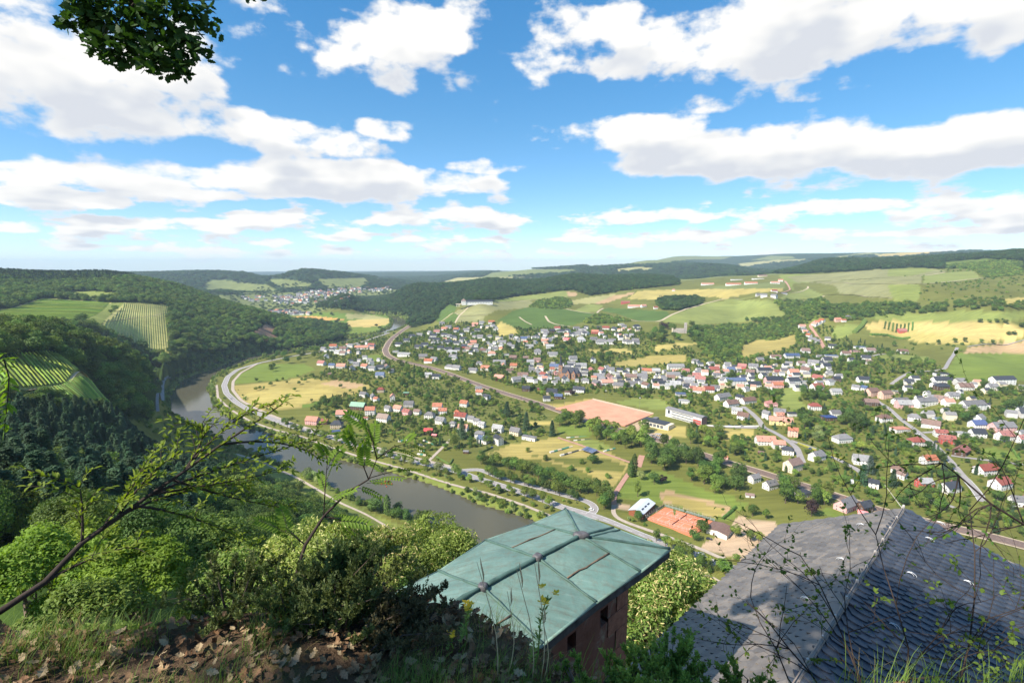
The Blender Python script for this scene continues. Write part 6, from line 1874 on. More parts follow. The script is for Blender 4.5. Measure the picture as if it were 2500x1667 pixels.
car(*C(9, 1738, 618)[0], -25, 'dark', 'driving on the river road'); car(*C(12, 448, 288)[0], -20, 'dark', 'parked by the tennis clubhouse'); car(*C(12, 400, 380)[0], 155, 'white', 'driving past the car park')
car(*C(6, 500, 1045)[0], 60, 'dark', 'beside the black roofed house'); car(*C(6, 375, 1095)[0], 60, 'blue', 'beside the black roofed house'); car(*C(2, 240, 1320)[0], -60, 'silver', 'driving round the bend'); car(*C(11, 1490, 152)[0], -20, 'white', 'turning at the lay-by')
label_all(CARL)

# catenary masts along the railway
q = world_line(RAIL, 8.0)
s_ = np.concatenate([[0], np.cumsum(np.hypot(*np.diff(q, axis=0).T))])
ML = []
mb = MB(); mb.tube([(0, 0, -0.5), (0, 0, 7.5)], [0.20, 0.14], 6); mast_me = mb.mesh('mast_pole'); mast_me.materials.append(steel)
mb = MB(); mb.tube([(0, 0, 6.4), (0, 3.6, 6.7)], 0.07, 5); mb.tube([(0, 0, 7.3), (0, 3.6, 6.7)], 0.05, 5); arm_me = mb.mesh('mast_arm'); arm_me.materials.append(steel)
for i, d_ in enumerate(np.arange(420, s_[-1] - 200, 55)):
    x = np.interp(d_, s_, q[:, 0]); y = np.interp(d_, s_, q[:, 1])
    x2 = np.interp(d_ + 5, s_, q[:, 0]); y2 = np.interp(d_ + 5, s_, q[:, 1])
    tx, ty = x2 - x, y2 - y; l_ = math.hypot(tx, ty); nx_, ny_ = -ty / l_, tx / l_
    sd = 1 if i % 2 else -1
    mx_, my_ = x + nx_ * 5.2 * sd, y + ny_ * 5.2 * sd
    t = empty('catenary_mast', (mx_, my_, float(H(mx_, my_)) + 0.2), math.atan2(-ny_ * sd, -nx_ * sd) - math.pi / 2)
    t['category'] = 'mast'; t['group'] = 'overhead line masts along the railway'
    place('pole', mast_me, t, (0, 0, 0)); place('arm', arm_me, t, (0, 0, 0))
    ML.append((t, float(project(mx_, my_, 5.0)[0]), 'thin steel overhead line mast beside the railway'))
label_all(ML)

# long green tunnels, solar roof, log piles, garden beds
def box_at(px0, py0, px1, py1, wd, h, z0=0.0):
    a = ground(px0, py0); b = ground(px1, py1)
    d_ = b[:2] - a[:2]; ln = float(np.linalg.norm(d_))
    return a, ln, math.atan2(d_[1], d_[0])
tarp_g = solid('tarpaulin_green', (0.06, 0.22, 0.15), 0.5, 0.2, 0.6); tarp_w = solid('sheet_pale', (0.55, 0.52, 0.46), 0.7, 0.2, 0.5); tarp_k = solid('sheet_dark', (0.05, 0.06, 0.06), 0.5, 0.2, 0.6)
def log_pile(x0, y0, x1, y1, label, wd=2.6, h=2.0, cover=True, k=10, n=6):
    a, ln, yw = box_at(*C(k, x0, y0)[0], *C(k, x1, y1)[0], wd, h)
    t = empty('wood_pile', (a[0], a[1], a[2]), yw); tag(t, label, 'wood pile', 'covered wood piles')
    for i in range(n):
        mb = MB(); x_0 = ln * i / n; x_1 = ln * (i + 0.94) / n
        hh = h * random.uniform(0.85, 1.05)
        mb.prism([(x_0, -wd / 2, -0.3), (x_0, wd / 2, -0.3), (x_0, wd / 2 * 0.9, hh * 0.7), (x_0, 0.1, hh), (x_0, -wd / 2 * 0.9, hh * 0.7)], (x_1 - x_0, 0, 0))
        mb.build('stack', WM['b'] if i % 3 == 2 else (tarp_w if (i * 7) % 5 == 0 else tarp_g if not cover == 'dark' else tarp_k), t)
log_pile(815, 355, 1000, 300, 'long wood pile under green sheets, upper of two on the meadow')
log_pile(900, 380, 1080, 325, 'long wood pile under dark sheets, lower of two on the meadow', cover='dark')
log_pile(950, 232, 1120, 215, 'pale wood pile along the upper meadow edge', 1.8, 1.3, True, 10, 5); log_pile(1010, 255, 1160, 238, 'mixed wood pile below the pale one', 1.8, 1.3, 'dark', 10, 5)
log_pile(1255, 345, 1350, 318, 'stack of red brown timber beside the red path', 2.2, 1.4, True, 10, 4)
log_pile(1760, 478, 1870, 470, 'sawn timber stack in the timber yard, left one', 4, 2.0, True, 9, 4); log_pile(1940, 508, 2050, 520, 'dark timber stack in the timber yard, middle one', 4, 2.0, 'dark', 9, 4)
log_pile(1990, 468, 2110, 515, 'pale curved row of timber in the timber yard', 2, 1.2, True, 9, 5); log_pile(1960, 560, 2010, 570, 'short white wrapped stack on the yard lawn', 2, 1.2, True, 9, 2); log_pile(1940, 590, 2020, 605, 'low brown timber stack on the yard lawn', 3, 1.2, True, 9, 3)
a, ln, yw = box_at(*C(10, 1075, 345)[0], *C(10, 1130, 362)[0], 9, 3)
t = empty('solar_shelter', tuple(a), yw); tag(t, 'low shelter with blue grey solar roof on the meadow', 'shelter')
for cx_ in (0.3, 13.7):
    for cy_ in (0.3, 8.7):
        mb = MB(); mb.box(cx_ - .12, cx_ + .12, cy_ - .12, cy_ + .12, -0.5, 2.6); mb.build('post', wood_d, t)
mb = MB(); mb.prism([(-0.5, -0.5, 2.61), (14.5, -0.5, 2.61), (14.5, 9.5, 3.6), (-0.5, 9.5, 3.6)], (0, 0, 0.15)); ro = mb.build('roof', RM['g'], t)
for i in range(5):
    mb = MB(); x0 = 0.1 + i * 2.85
    mb.prism([(x0, 0.2, 2.84), (x0 + 2.6, 0.2, 2.84), (x0 + 2.6, 9.0, 3.73), (x0, 9.0, 3.73)], (0, 0, 0.06)); mb.build('solar_panel', RM['n'], ro)
# camper by the lower gardens
p = ground(*C(7, 1790, 1228)[0]); t = empty('camper_van', tuple(p), math.radians(62)); tag(t, 'white camper van with red flank standing by the lower gardens', 'van')
mb = MB(); mb.prism([(-3.2, -1.1, 0.4), (-3.2, -1.1, 2.8), (1.9, -1.1, 2.8), (2.6, -1.1, 1.7), (3.2, -1.1, 1.4), (3.2, -1.1, 0.4)], (0, 2.2, 0)); mb.build('body', solid('van_white', (0.75, 0.74, 0.72), 0.4, 0.05, 1), t)
mb = MB(); mb.box(-3.0, 1.6, -1.14, -1.103, 0.6, 1.5); mb.build('side_stripe', WM['r'], t)
for sx in (-2.0, 2.1):
    for sy in (-1.0, 1.0):
        mb = MB(); mb.tube([(sx, sy - .12, .38), (sx, sy + .12, .38)], .38, 12); mb.build('wheel', tyre_m, t)
mb = MB(); mb.box(2.3, 2.9, -0.9, 0.9, 1.72, 1.9); mb.build('windscreen', glass_d, t)

# yellow hedge along the street, hedges around plots
def hedge(k, pts, wd, h, mat, label, jit=0.25):
    qq = world_line(C(k, *pts), 1.6)
    mb = MB(); r = np.random.default_rng(len(qq)); rows = []
    for i, (x, y) in enumerate(qq):
        t2 = qq[min(i + 1, len(qq) - 1)] - qq[max(i - 1, 0)]; t2 = t2 / (np.linalg.norm(t2) + 1e-9); n2 = np.array([-t2[1], t2[0]])
        z = float(H(x, y)); ring = []
        for (o_, z_) in ((-.5, -.2), (-.55, .6), (-.3, 1.0), (.3, 1.0), (.55, .6), (.5, -.2)):
            pq = np.array([x, y]) + n2 * wd * (o_ + r.normal() * jit * 0.3)
            ring.append((pq[0], pq[1], z + h * (z_ + r.normal() * jit * 0.3)))
        rows.append(ring)
    v_ = [p_ for rg_ in rows for p_ in rg_]
    f_ = [(i * 6 + j, i * 6 + j + 1, i * 6 + 6 + j + 1, i * 6 + 6 + j) for i in range(len(rows) - 1) for j in range(5)] + [tuple(range(6)), tuple(len(v_) - 6 + j for j in range(6))[::-1]]
    mb.add(v_, f_); o = mb.build('hedge', mat); tag(o, label, 'hedge')
    return o
yel = leaf_mat('leaves_yellow', (0.42, 0.38, 0.05), (0.6, 0.55, 0.10))
hedge(7, (1300,870,1420,915,1560,965,1700,1010), 1.6, 1.4, yel, 'bright yellow hedge beside the sloping street')
hedge(10, (240,360,330,320), 1.5, 2.0, LEAF['dark'], 'dark clipped hedge below the black roofed house')
hedge(12, (530,168,610,98), 2.0, 2.2, LEAF['dark'], 'dark clipped hedge at the sports field corner')
hedge(8, (1930,720,2010,830), 1.5, 2.0, LEAF['green'], 'green hedge along the lawn at right edge')
hedge(5, (840,888,1000,895,1200,915), 6, 4.0, LEAF['green'], 'long hedge below the ploughed plot')
hedge(9, (2110,620,2230,690,2260,640), 1.6, 1.5, LEAF['dark'], 'dark hedge around the brown garden plot')
hedge(5, (790,760,760,810,690,870), 8, 5, LEAF['dark'], 'tall hedge beside the small side valley meadow')
# village wall along the street
qq = world_line(C(7, 440, 695, 700, 705, 930, 700), 3.0)
mb = MB(); zc_ = H(qq[:, 0], qq[:, 1]); a_ = ribbon_pts(qq, 4.0); b_ = ribbon_pts(qq, 4.4)
for i in range(len(qq) - 1):
    mb.prism([(a_[i, 0], a_[i, 1], zc_[i] - .5), (a_[i + 1, 0], a_[i + 1, 1], zc_[i + 1] - .5), (b_[i + 1, 0], b_[i + 1, 1], zc_[i + 1] - .5), (b_[i, 0], b_[i, 1], zc_[i] - .5)], (0, 0, 1.6))
tag(mb.build('street_wall', WM['w']), 'low white wall along the level street', 'wall')
# far road bridge
a = at_z(555, 729.5, 14); b = at_z(640, 727.5, 14)
t = empty('road_bridge', (a[0], a[1], 14)); tag(t, 'pale flat road bridge far down the valley', 'bridge')
d_ = b[:2] - a[:2]; mb = MB(); n_ = np.array([-d_[1], d_[0]]) / np.linalg.norm(d_) * 8
mb.prism([(*(-n_), 0), (*(d_ - n_), 0), (*(d_ + n_), 0), (*n_, 0)], (0, 0, 3.5)); mb.build('deck', WM['g'], t)
for k in (0.2, 0.4, 0.6, 0.8):
    c_ = d_ * k; mb = MB(); mb.box(c_[0] - 2, c_[0] + 2, c_[1] - 4, c_[1] + 4, -16, -0.01); mb.build('pier', WM['g'], t)
# ------------------------------------------------------------------ vineyards with single rows
def vineyard(label, k, outline, dirpts, spacing, h, wd, d0, d1, mat='vine', seg=5.0, name='vineyard'):
    """rows run along the ground direction given by two photo points"""
    poly = np.array([ground(a, b)[:2] for a, b in C(k, *outline)])
    pa, pb = [ground(a, b)[:2] for a, b in C(k, *dirpts)]
    t = (pb - pa) / np.linalg.norm(pb - pa); n_ = np.array([-t[1], t[0]])
    s = poly @ n_
    root = empty(name, (*poly.mean(0), float(H(*poly.mean(0)))))
    tag(root, label, 'vineyard')
    org = np.array(root.location)
    r = np.random.default_rng(5)
    cnt = 0
    for off in np.arange(s.min() + spacing / 2, s.max(), spacing):
        # clip the row line against the outline
        xs = []
        for i in range(len(poly)):
            a, b = poly[i], poly[(i + 1) % len(poly)]
            sa, sb = a @ n_ - off, b @ n_ - off
            if (sa > 0) != (sb > 0):
                xs.append((a + (b - a) * sa / (sa - sb)) @ t)
        xs.sort()
        for i in range(0, len(xs) - 1, 2):
            if xs[i + 1] - xs[i] < 6: continue
            m_ = max(2, int((xs[i + 1] - xs[i]) / seg))
            u = np.linspace(xs[i], xs[i + 1], m_ + 1)
            P2 = u[:, None] * t + off * n_
            z = H(P2[:, 0], P2[:, 1])
            v_ = []
            for j in range(m_ + 1):
                for (o_, z_) in ((-.5, .25), (-.6, .75), (0, 1.0), (.6, .75), (.5, .25)):
                    q_ = P2[j] + n_ * wd * (o_ + r.normal() * 0.12)
                    v_.append((q_[0] - org[0], q_[1] - org[1], z[j] + h * (z_ + r.normal() * 0.07) - org[2]))
            f_ = [(j * 5 + c_, j * 5 + c_ + 1, j * 5 + 6 + c_, j * 5 + 5 + c_) for j in range(m_) for c_ in range(4)]
            mb = MB(); mb.add(v_, f_); mb.build('vine_row', LEAF[mat], root); cnt += 1
    print(label, cnt)
    return root
vineyard('bright green near vineyard above the track, on the left spur', 1, (-500,1045,0,1040,200,990,500,985,590,1020,700,1130,800,1210,830,1232,600,1258,250,1300,0,1330,-500,1330), (260,1010,480,1250), 2.3, 1.7, 0.85, 300, 560)
vineyard('bright green near vineyard below the track, on the left spur', 1, (260,1325,560,1285,830,1245,900,1330,1000,1430,1110,1480,1050,1500,900,1430,700,1410,480,1350), (600,1290,760,1420), 2.3, 1.7, 0.85, 300, 560)
vineyard('steep striped vineyard on the far left hill', 1, (1140,520,1540,545,1535,760,1530,900,1550,1045,1400,975,1200,895,1050,845,895,770,960,690), (1330,560,1330,900), 3.6, 1.2, 0.5, 780, 1900, 'green', 12)
vineyard('pale contour terraced vineyard on the far left hilltop', 1, (-400,640,0,590,100,575,400,480,600,495,1000,520,730,712,400,722,0,722,-400,722), (200,640,700,640), 7.0, 1.2, 0.7, 850, 1900, 'vine', 20)
# dark ploughed plot with rows
vineyard('square plot of dark young vine rows in the hay field', 5, (962,765,1245,768,1225,848,957,832), (1100,770,1090,845), 7.0, 1.6, 2.6, 900, 2200, 'dark', 8, 'vine_plot')
# ------------------------------------------------------------------ copper roofed chapel just below the view point
def copper_mat():
    m, nt = new_mat('copper_patina')
    tc = nt.nodes.new('ShaderNodeTexCoord'); v = tc.outputs['Object']
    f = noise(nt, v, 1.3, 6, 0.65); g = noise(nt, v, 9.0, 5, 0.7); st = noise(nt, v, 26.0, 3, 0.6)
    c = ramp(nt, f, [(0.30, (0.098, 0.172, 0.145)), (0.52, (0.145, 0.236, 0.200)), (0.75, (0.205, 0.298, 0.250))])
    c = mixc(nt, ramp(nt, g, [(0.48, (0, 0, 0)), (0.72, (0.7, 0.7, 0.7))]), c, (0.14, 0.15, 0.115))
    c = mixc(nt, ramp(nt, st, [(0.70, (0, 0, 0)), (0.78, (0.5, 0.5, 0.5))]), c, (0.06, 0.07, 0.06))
    mp = nt.nodes.new('ShaderNodeMapping'); mp.inputs['Rotation'].default_value = (0, 0, 0.75); mp.inputs['Scale'].default_value = (1.0, 9.0, 1.0)
    L(nt, v, mp.inputs['Vector'])
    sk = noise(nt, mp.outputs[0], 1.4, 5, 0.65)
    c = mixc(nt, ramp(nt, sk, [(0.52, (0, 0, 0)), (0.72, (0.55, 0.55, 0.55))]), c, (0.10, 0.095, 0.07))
    c = mixc(nt, ramp(nt, sk, [(0.28, (0.45, 0.45, 0.45)), (0.42, (0, 0, 0))]), c, (0.27, 0.36, 0.31))
    oi = nt.nodes.new('ShaderNodeObjectInfo'); h = nt.nodes.new('ShaderNodeHueSaturation'); L(nt, c, h.inputs['Color'])
    L(nt, math_n(nt, 'MULTIPLY_ADD', oi.outputs['Random'], 0.32, 0.84), h.inputs['Value'])
    finish(nt, h.outputs['Color'], math_n(nt, 'MULTIPLY_ADD', g, 0.25, 0.42), 0.35, bump(nt, math_n(nt, 'ADD', f, math_n(nt, 'MULTIPLY', g, 0.15)), 0.30, 0.08))
    return m
copper = copper_mat()
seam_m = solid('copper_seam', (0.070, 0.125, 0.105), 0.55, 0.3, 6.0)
brown_seam_m = solid('seam_brown', (0.16, 0.11, 0.075), 0.8, 0.4, 8.0)  # brown tone for the thin cross seams
lead_m = solid('lead_knob', (0.10, 0.095, 0.10), 0.5, 0.35, 9.0, bmp=0.5)
fascia_m = solid('fascia_weathered', (0.085, 0.08, 0.075), 0.9, 0.5, 7.0, bmp=0.4)
def wall_mat():
    m, nt = new_mat('chapel_plaster')
    tc = nt.nodes.new('ShaderNodeTexCoord'); v = tc.outputs['Object']
    f = noise(nt, v, 1.1, 6, 0.65); g = noise(nt, v, 7.0, 5, 0.65)
    c = ramp(nt, f, [(0.34, (0.20, 0.085, 0.055)), (0.50, (0.25, 0.12, 0.085)), (0.56, (0.33, 0.30, 0.22)), (0.72, (0.36, 0.33, 0.25))])
    c = mixc(nt, math_n(nt, 'MULTIPLY', g, 0.5), c, (0.14, 0.075, 0.055))
    finish(nt, c, 0.95, 0.1, bump(nt, g, 0.5, 0.04))
    return m
chapel_wall = wall_mat()
ZE = CAMZ - 5.0
E = lambda px, py, dz=0.0: at_z(px, py, ZE + dz)
RID = 0.34
ridge = [E(1418.5, 1308.7, RID), E(1312.8, 1362.3, RID), E(1178.7, 1435.3, RID)]
ridge.append(ridge[2] + (ridge[2] - ridge[1]) * 1.05); ridge.append(ridge[3] + (ridge[2] - ridge[1]) * 1.0)
right = [E(1563, 1395), E(1454, 1470), E(1325, 1572)]
right.append(right[2] + (right[2] - right[1]) * 1.05); right.append(right[3] + (right[2] - right[1]))
left = [E(1302, 1277.5), E(1185, 1318), E(1070, 1394)]
left.append(left[2] + (ridge[3] - ridge[2]) * 1.0); left.append(left[3] + (ridge[3] - ridge[2]))
for a_ in (ridge, right, left):
    for i in range(len(a_)): a_[i] = np.array(a_[i])
cA, cB = E(1380, 1242), E(1636, 1340); mAB = E(1498, 1288)
org = np.array([*(cB[:2] * 0.3 + ridge[2][:2] * 0.7), ZE - 7.2])
chap = empty('chapel', tuple(org)); tag(chap, 'small stone chapel with pale green copper panel roof below the ledge', 'chapel')
rel = lambda p: np.array(p) - org
roof_o = empty('roof'); roof_o.parent = chap
def panel(corners, bulge=0.03, nu=6, nv=6, th=0.02):
    a, b, c, d = [rel(p) for p in corners]
    mb = MB(); v_ = []
    r = np.random.default_rng(int(abs(a[0] * 1000)) % 9999)
    for i in range(nu + 1):
        for j in range(nv + 1):
            u, w = i / nu, j / nv
            p = (a * (1 - u) + b * u) * (1 - w) + (d * (1 - u) + c * u) * w
            e_ = math.sin(math.pi * u) * math.sin(math.pi * w)
            p = p + np.array([0, 0, bulge * e_ + r.normal() * 0.003 * (e_ > 0)])
            v_.append(p)
    top = len(v_)
    f_ = [(i * (nv + 1) + j, (i + 1) * (nv + 1) + j, (i + 1) * (nv + 1) + j + 1, i * (nv + 1) + j + 1) for i in range(nu) for j in range(nv)]
    mb.add(v_, f_)
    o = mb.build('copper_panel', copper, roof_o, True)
    bm_ = bmesh.new(); bm_.from_mesh(o.data); bmesh.ops.recalc_face_normals(bm_, faces=bm_.faces[:])
    if sum(f.normal.z for f in bm_.faces) < 0: bmesh.ops.reverse_faces(bm_, faces=bm_.faces[:])
    bm_.to_mesh(o.data); bm_.free()
    return o
def tri_panel(a, b, c, bulge=0.02):
    return panel([a, b, c, a * 0.999 + c * 0.001], bulge, 6, 6)
lerp = lambda a, b, t: a * (1 - t) + b * t
for i in range(4):
    if i in (0, 2):     # panel split by a cross seam
        for t0, t1 in ((0, .5), (.5, 1)):
            panel([lerp(ridge[i], right[i], t0), lerp(ridge[i], right[i], t1), lerp(ridge[i + 1], right[i + 1], t1), lerp(ridge[i + 1], right[i + 1], t0)], 0.015)
    else:
        panel([ridge[i], right[i], right[i + 1], ridge[i + 1]])
    if i == 0:
        for t0, t1 in ((0, .5), (.5, 1)):
            panel([lerp(ridge[i], left[i], t0), lerp(ridge[i], left[i], t1), lerp(ridge[i + 1], left[i + 1], t1), lerp(ridge[i + 1], left[i + 1], t0)], 0.015)
    else:
        panel([ridge[i], left[i], left[i + 1], ridge[i + 1]], 0.05 if i == 1 else 0.03)
tri_panel(ridge[0], right[0], cB); tri_panel(ridge[0], cB, mAB); tri_panel(ridge[0], mAB, cA); tri_panel(ridge[0], cA, left[0])
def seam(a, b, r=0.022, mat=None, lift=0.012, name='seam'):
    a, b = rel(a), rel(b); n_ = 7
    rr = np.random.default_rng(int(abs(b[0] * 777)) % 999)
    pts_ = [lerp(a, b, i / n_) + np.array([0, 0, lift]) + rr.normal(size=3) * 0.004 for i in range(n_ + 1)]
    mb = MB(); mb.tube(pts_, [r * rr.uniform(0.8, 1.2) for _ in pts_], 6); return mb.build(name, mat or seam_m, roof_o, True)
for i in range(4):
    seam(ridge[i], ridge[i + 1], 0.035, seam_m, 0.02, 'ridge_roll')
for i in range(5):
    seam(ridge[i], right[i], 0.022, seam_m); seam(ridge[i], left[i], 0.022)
for p_ in (cA, cB, mAB):
    seam(ridge[0], p_, 0.024)
seam(ridge[0] + np.array([.1, -.05, 0]), lerp(mAB, cB, .12), 0.016)
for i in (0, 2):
    seam(lerp(ridge[i], right[i], .5), lerp(ridge[i + 1], right[i + 1], .5), 0.014, brown_seam_m)
seam(lerp(ridge[0], left[0], .5), lerp(ridge[1], left[1], .5), 0.010, brown_seam_m)
for i in range(3):    # lead caps on the ridge joints
    c_ = rel(ridge[i]); mb = MB()
    prof = [(0.062, -0.03), (0.080, 0.015), (0.072, 0.055), (0.052, 0.075), (0.03, 0.068)]
    k_ = 10; v_ = []; sx = 1.9 if i == 0 else 1.0
    for (r_, z_) in prof:
        for k in range(k_):
            a_ = k * 2 * math.pi / k_; jr = 1 + 0.12 * math.sin(k * 3.7 + i * 2)
            v_.append((c_[0] + r_ * jr * math.cos(a_) * sx, c_[1] + r_ * jr * math.sin(a_), c_[2] + z_))
    f_ = [(i2 * k_ + k, i2 * k_ + (k + 1) % k_, i2 * k_ + k_ + (k + 1) % k_, i2 * k_ + k_ + k) for i2 in range(len(prof) - 1) for k in range(k_)] + [tuple(range(4 * k_, 5 * k_))]
    mb.add(v_, f_); mb.build('lead_cap', lead_m, roof_o, True)
# eave edge: rolled copper lip and fascia board
outline = [right[4], right[3], right[2], right[1], right[0], cB, mAB, cA, left[0], left[1], left[2], left[3], left[4]]
for i in range(len(outline) - 1):
    a, b = rel(outline[i]), rel(outline[i + 1])
    d_ = b - a; t_ = d_ / np.linalg.norm(d_)
    mb = MB(); mb.tube([a + (0, 0, -.012), b + (0, 0, -.012)], 0.022, 6); mb.build('eave_lip', copper, roof_o, True)
    n_ = np.array([-t_[1], t_[0], 0]) * 0.05       # inwards
    mb = MB(); mb.prism([a + (0, 0, -.16), b + (0, 0, -.16), b + n_ + (0, 0, -.16), a + n_ + (0, 0, -.16)], (0, 0, .14)); o = mb.build('fascia_board', fascia_m, roof_o)
    bm_ = bmesh.new(); bm_.from_mesh(o.data); bmesh.ops.recalc_face_normals(bm_, faces=bm_.faces[:]); bm_.to_mesh(o.data); bm_.free()
# soffit
mb = MB(); so = [rel(p) + (0, 0, -.150) for p in outline]; mb.add(so, [tuple(range(len(so)))]); mb.build('soffit', fascia_m, roof_o)
# walls: sandstone with putlog holes under the eave on the right hand side
ins = 0.22
ctr = (ridge[0] + ridge[3]) / 2
def inset(p, k): 
    v_ = (ctr - p)[:2]; v_ = v_ / np.linalg.norm(v_); return np.array([p[0] + v_[0] * k, p[1] + v_[1] * k])
W0, W1 = inset(right[0], ins), inset(right[4], ins); W2, W3 = inset(left[4], ins), inset(left[0], ins)
zt, zb = ZE - 0.152, ZE - 9.5
wl = [W0, W1, W2, W3]
for i in range(4):
    a, b = wl[i], wl[(i + 1) % 4]
    d_ = b - a; ln = np.linalg.norm(d_); t_ = d_ / ln; n_ = np.array([t_[1], -t_[0]])
    if (n_ @ (a - ctr[:2])) < 0: n_ = -n_
    mb = MB()
    if i == 0:
        # wall with square holes near the top: piers between holes
        hz0, hz1 = zt - 0.42, zt - 0.12; cuts = [0.0]
        for s_ in (0.55, 1.35, 2.15, 2.95, 3.75):
            if s_ + 0.2 < ln: cuts += [s_, s_ + 0.2]
        cuts.append(ln)
        P3 = lambda s_, z_, o_=0.0: rel((*(a + t_ * s_ + n_ * o_), z_))
        for k in range(0, len(cuts) - 1):
            if k % 2 == 0:
                mb.add([P3(cuts[k], hz0), P3(cuts[k + 1], hz0), P3(cuts[k + 1], hz1), P3(cuts[k], hz1)], [(0, 1, 2, 3)])
            else:   # recess
                o_ = -0.35
                mb.add([P3(cuts[k], hz0), P3(cuts[k + 1], hz0), P3(cuts[k + 1], hz1), P3(cuts[k], hz1), P3(cuts[k], hz0, o_), P3(cuts[k + 1], hz0, o_), P3(cuts[k + 1], hz1, o_), P3(cuts[k], hz1, o_)],
                       [(4, 5, 6, 7), (0, 1, 5, 4), (1, 2, 6, 5), (2, 3, 7, 6), (3, 0, 4, 7)])
        mb.add([P3(0, hz1), P3(ln, hz1), P3(ln, zt), P3(0, zt)], [(0, 1, 2, 3)])
        k_ = 8
        for q_ in range(k_):
            s0, s1 = ln * q_ / k_, ln * (q_ + 1) / k_
            mb.add([P3(s0, zb), P3(s1, zb), P3(s1, hz0), P3(s0, hz0)], [(0, 1, 2, 3)])
    else:
        mb.add([rel((*a, zb)), rel((*b, zb)), rel((*b, zt)), rel((*a, zt))], [(0, 1, 2, 3)])
    o = mb.build('wall', chapel_wall, chap)
# stone course under the eave on the right side
a, b = W0, W1; d_ = b - a; t_ = d_ / np.linalg.norm(d_); n_ = np.array([t_[1], -t_[0]])
if (n_ @ (a - ctr[:2])) < 0: n_ = -n_
st = solid('corner_stone', (0.30, 0.135, 0.085), 0.95, 0.35, 4.0, bmp=0.5)
mb = MB(); mb.box(-.5, .5, -.5, .5, -.5, .5); cs = mb.mesh('corner_stone'); cs.materials.append(st)
for k in range(14):
    l_ = 0.55 if k % 2 else 0.32
    place('corner_stone', cs, chap, tuple(rel((*(a + t_ * l_ / 2 + n_ * 0.004 - n_ * 0.10), zt - 0.18 - k * 0.34))), math.atan2(t_[1], t_[0]), sc=(l_, 0.22 + 0.006, 0.325))

# ------------------------------------------------------------------ slate pyramid roof on the right
def slate_mat(nm, base, var):
    m, nt = new_mat(nm)
    tc = nt.nodes.new('ShaderNodeTexCoord'); v = tc.outputs['Object']
    f = noise(nt, v, 2.2, 6, 0.65); g = noise(nt, v, 30.0, 4, 0.6)
    oi = nt.nodes.new('ShaderNodeObjectInfo')
    c = ramp(nt, f, [(0.3, tuple(x * 0.75 for x in base)), (0.7, tuple(x * 1.25 for x in base))])
    c = mixc(nt, ramp(nt, g, [(0.62, (0, 0, 0)), (0.75, (0.6, 0.6, 0.6))]), c, tuple(min(1, x * 1.9) for x in base))
    vo = nt.nodes.new('ShaderNodeTexVoronoi'); vo.inputs['Scale'].default_value = 4.2; L(nt, v, vo.inputs['Vector'])
    sp_ = nt.nodes.new('ShaderNodeSeparateColor'); L(nt, vo.outputs['Color'], sp_.inputs[0])
    c = mixc(nt, 1.0, c, ramp(nt, sp_.outputs[0], [(0.0, (0.72, 0.72, 0.74)), (0.7, (1.05, 1.03, 1.0)), (1.0, (1.3, 1.22, 1.12))]), 'MULTIPLY')
    h = nt.nodes.new('ShaderNodeHueSaturation'); L(nt, c, h.inputs['Color'])
    L(nt, math_n(nt, 'MULTIPLY_ADD', oi.outputs['Random'], var * 2, 1 - var), h.inputs['Value'])
    finish(nt, h.outputs['Color'], 0.48, 0.45, bump(nt, g, 0.25, 0.01))
    return m
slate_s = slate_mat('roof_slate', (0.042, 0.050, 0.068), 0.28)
slate_l = slate_mat('roof_slate_pale', (0.165, 0.150, 0.138), 0.1)  # paler, warmer grey slate for the left slope, ridge cap and verges
APD = 15.0
apex = at_depth(2205, 1243, APD)
RAZ = math.radians(46.8)                    # the ridge runs away from the viewer at this azimuth
e1 = np.array([-math.sin(RAZ), -math.cos(RAZ), 0.0])          # along the ridge, towards the viewer
dl2 = np.array([-math.cos(RAZ), math.sin(RAZ), 0.0]); SL, SR = math.radians(29.0), math.radians(15.0)
eL = dl2 * math.cos(SL) + np.array([0, 0, -math.sin(SL)])     # down the left slope
eR = -dl2 * math.cos(SR) + np.array([0, 0, -math.sin(SR)])    # down the right slope
LR, WL, WR = 10.0, 4.6, 6.5
best = 9e9
for w_ in np.arange(2.5, 9, 0.05):          # left eave ends where the photograph shows it
    qx = project(*(apex + eL * w_))[0]
    if abs(qx - 1905) < best: best = abs(qx - 1905); WL = float(w_)
org2 = np.array([apex[0], apex[1], float(H(apex[0], apex[1]))])
tower = empty('slate_building', tuple(org2)); tag(tower, 'stone building with dark slate gable roof at the lower right', 'building')
rel2 = lambda p: np.array(p) - org2
roof2 = empty('roof'); roof2.parent = tower
def up_normals(o):
    bm_ = bmesh.new(); bm_.from_mesh(o.data)
    if sum(f.normal.z for f in bm_.faces) < 0: bmesh.ops.reverse_faces(bm_, faces=bm_.faces[:])
    bm_.to_mesh(o.data); bm_.free()
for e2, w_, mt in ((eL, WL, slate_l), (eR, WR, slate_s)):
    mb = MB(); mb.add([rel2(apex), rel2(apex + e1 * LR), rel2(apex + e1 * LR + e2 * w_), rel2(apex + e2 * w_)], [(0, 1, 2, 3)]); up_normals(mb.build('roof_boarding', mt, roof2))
SW, SE, STH = 0.27, 0.19, 0.034
def slate_mesh(w, ln, th=STH):
    """one slate: heel rounded at the lower end"""
    mb = MB(); pr = [(w / 2, ln * 0.66), (-w / 2, ln * 0.66), (-w / 2, -ln * 0.10)]
    for k in range(1, 6):
        t = k / 6
        pr.append((-w / 2 + w * t, -ln * 0.10 - ln * 0.30 * math.sin(t * math.pi * 0.62)))
    pr.append((w / 2, -ln * 0.36))
    mb.prism([(x, y, 0) for x, y in pr], (0, 0, th))
    return mb
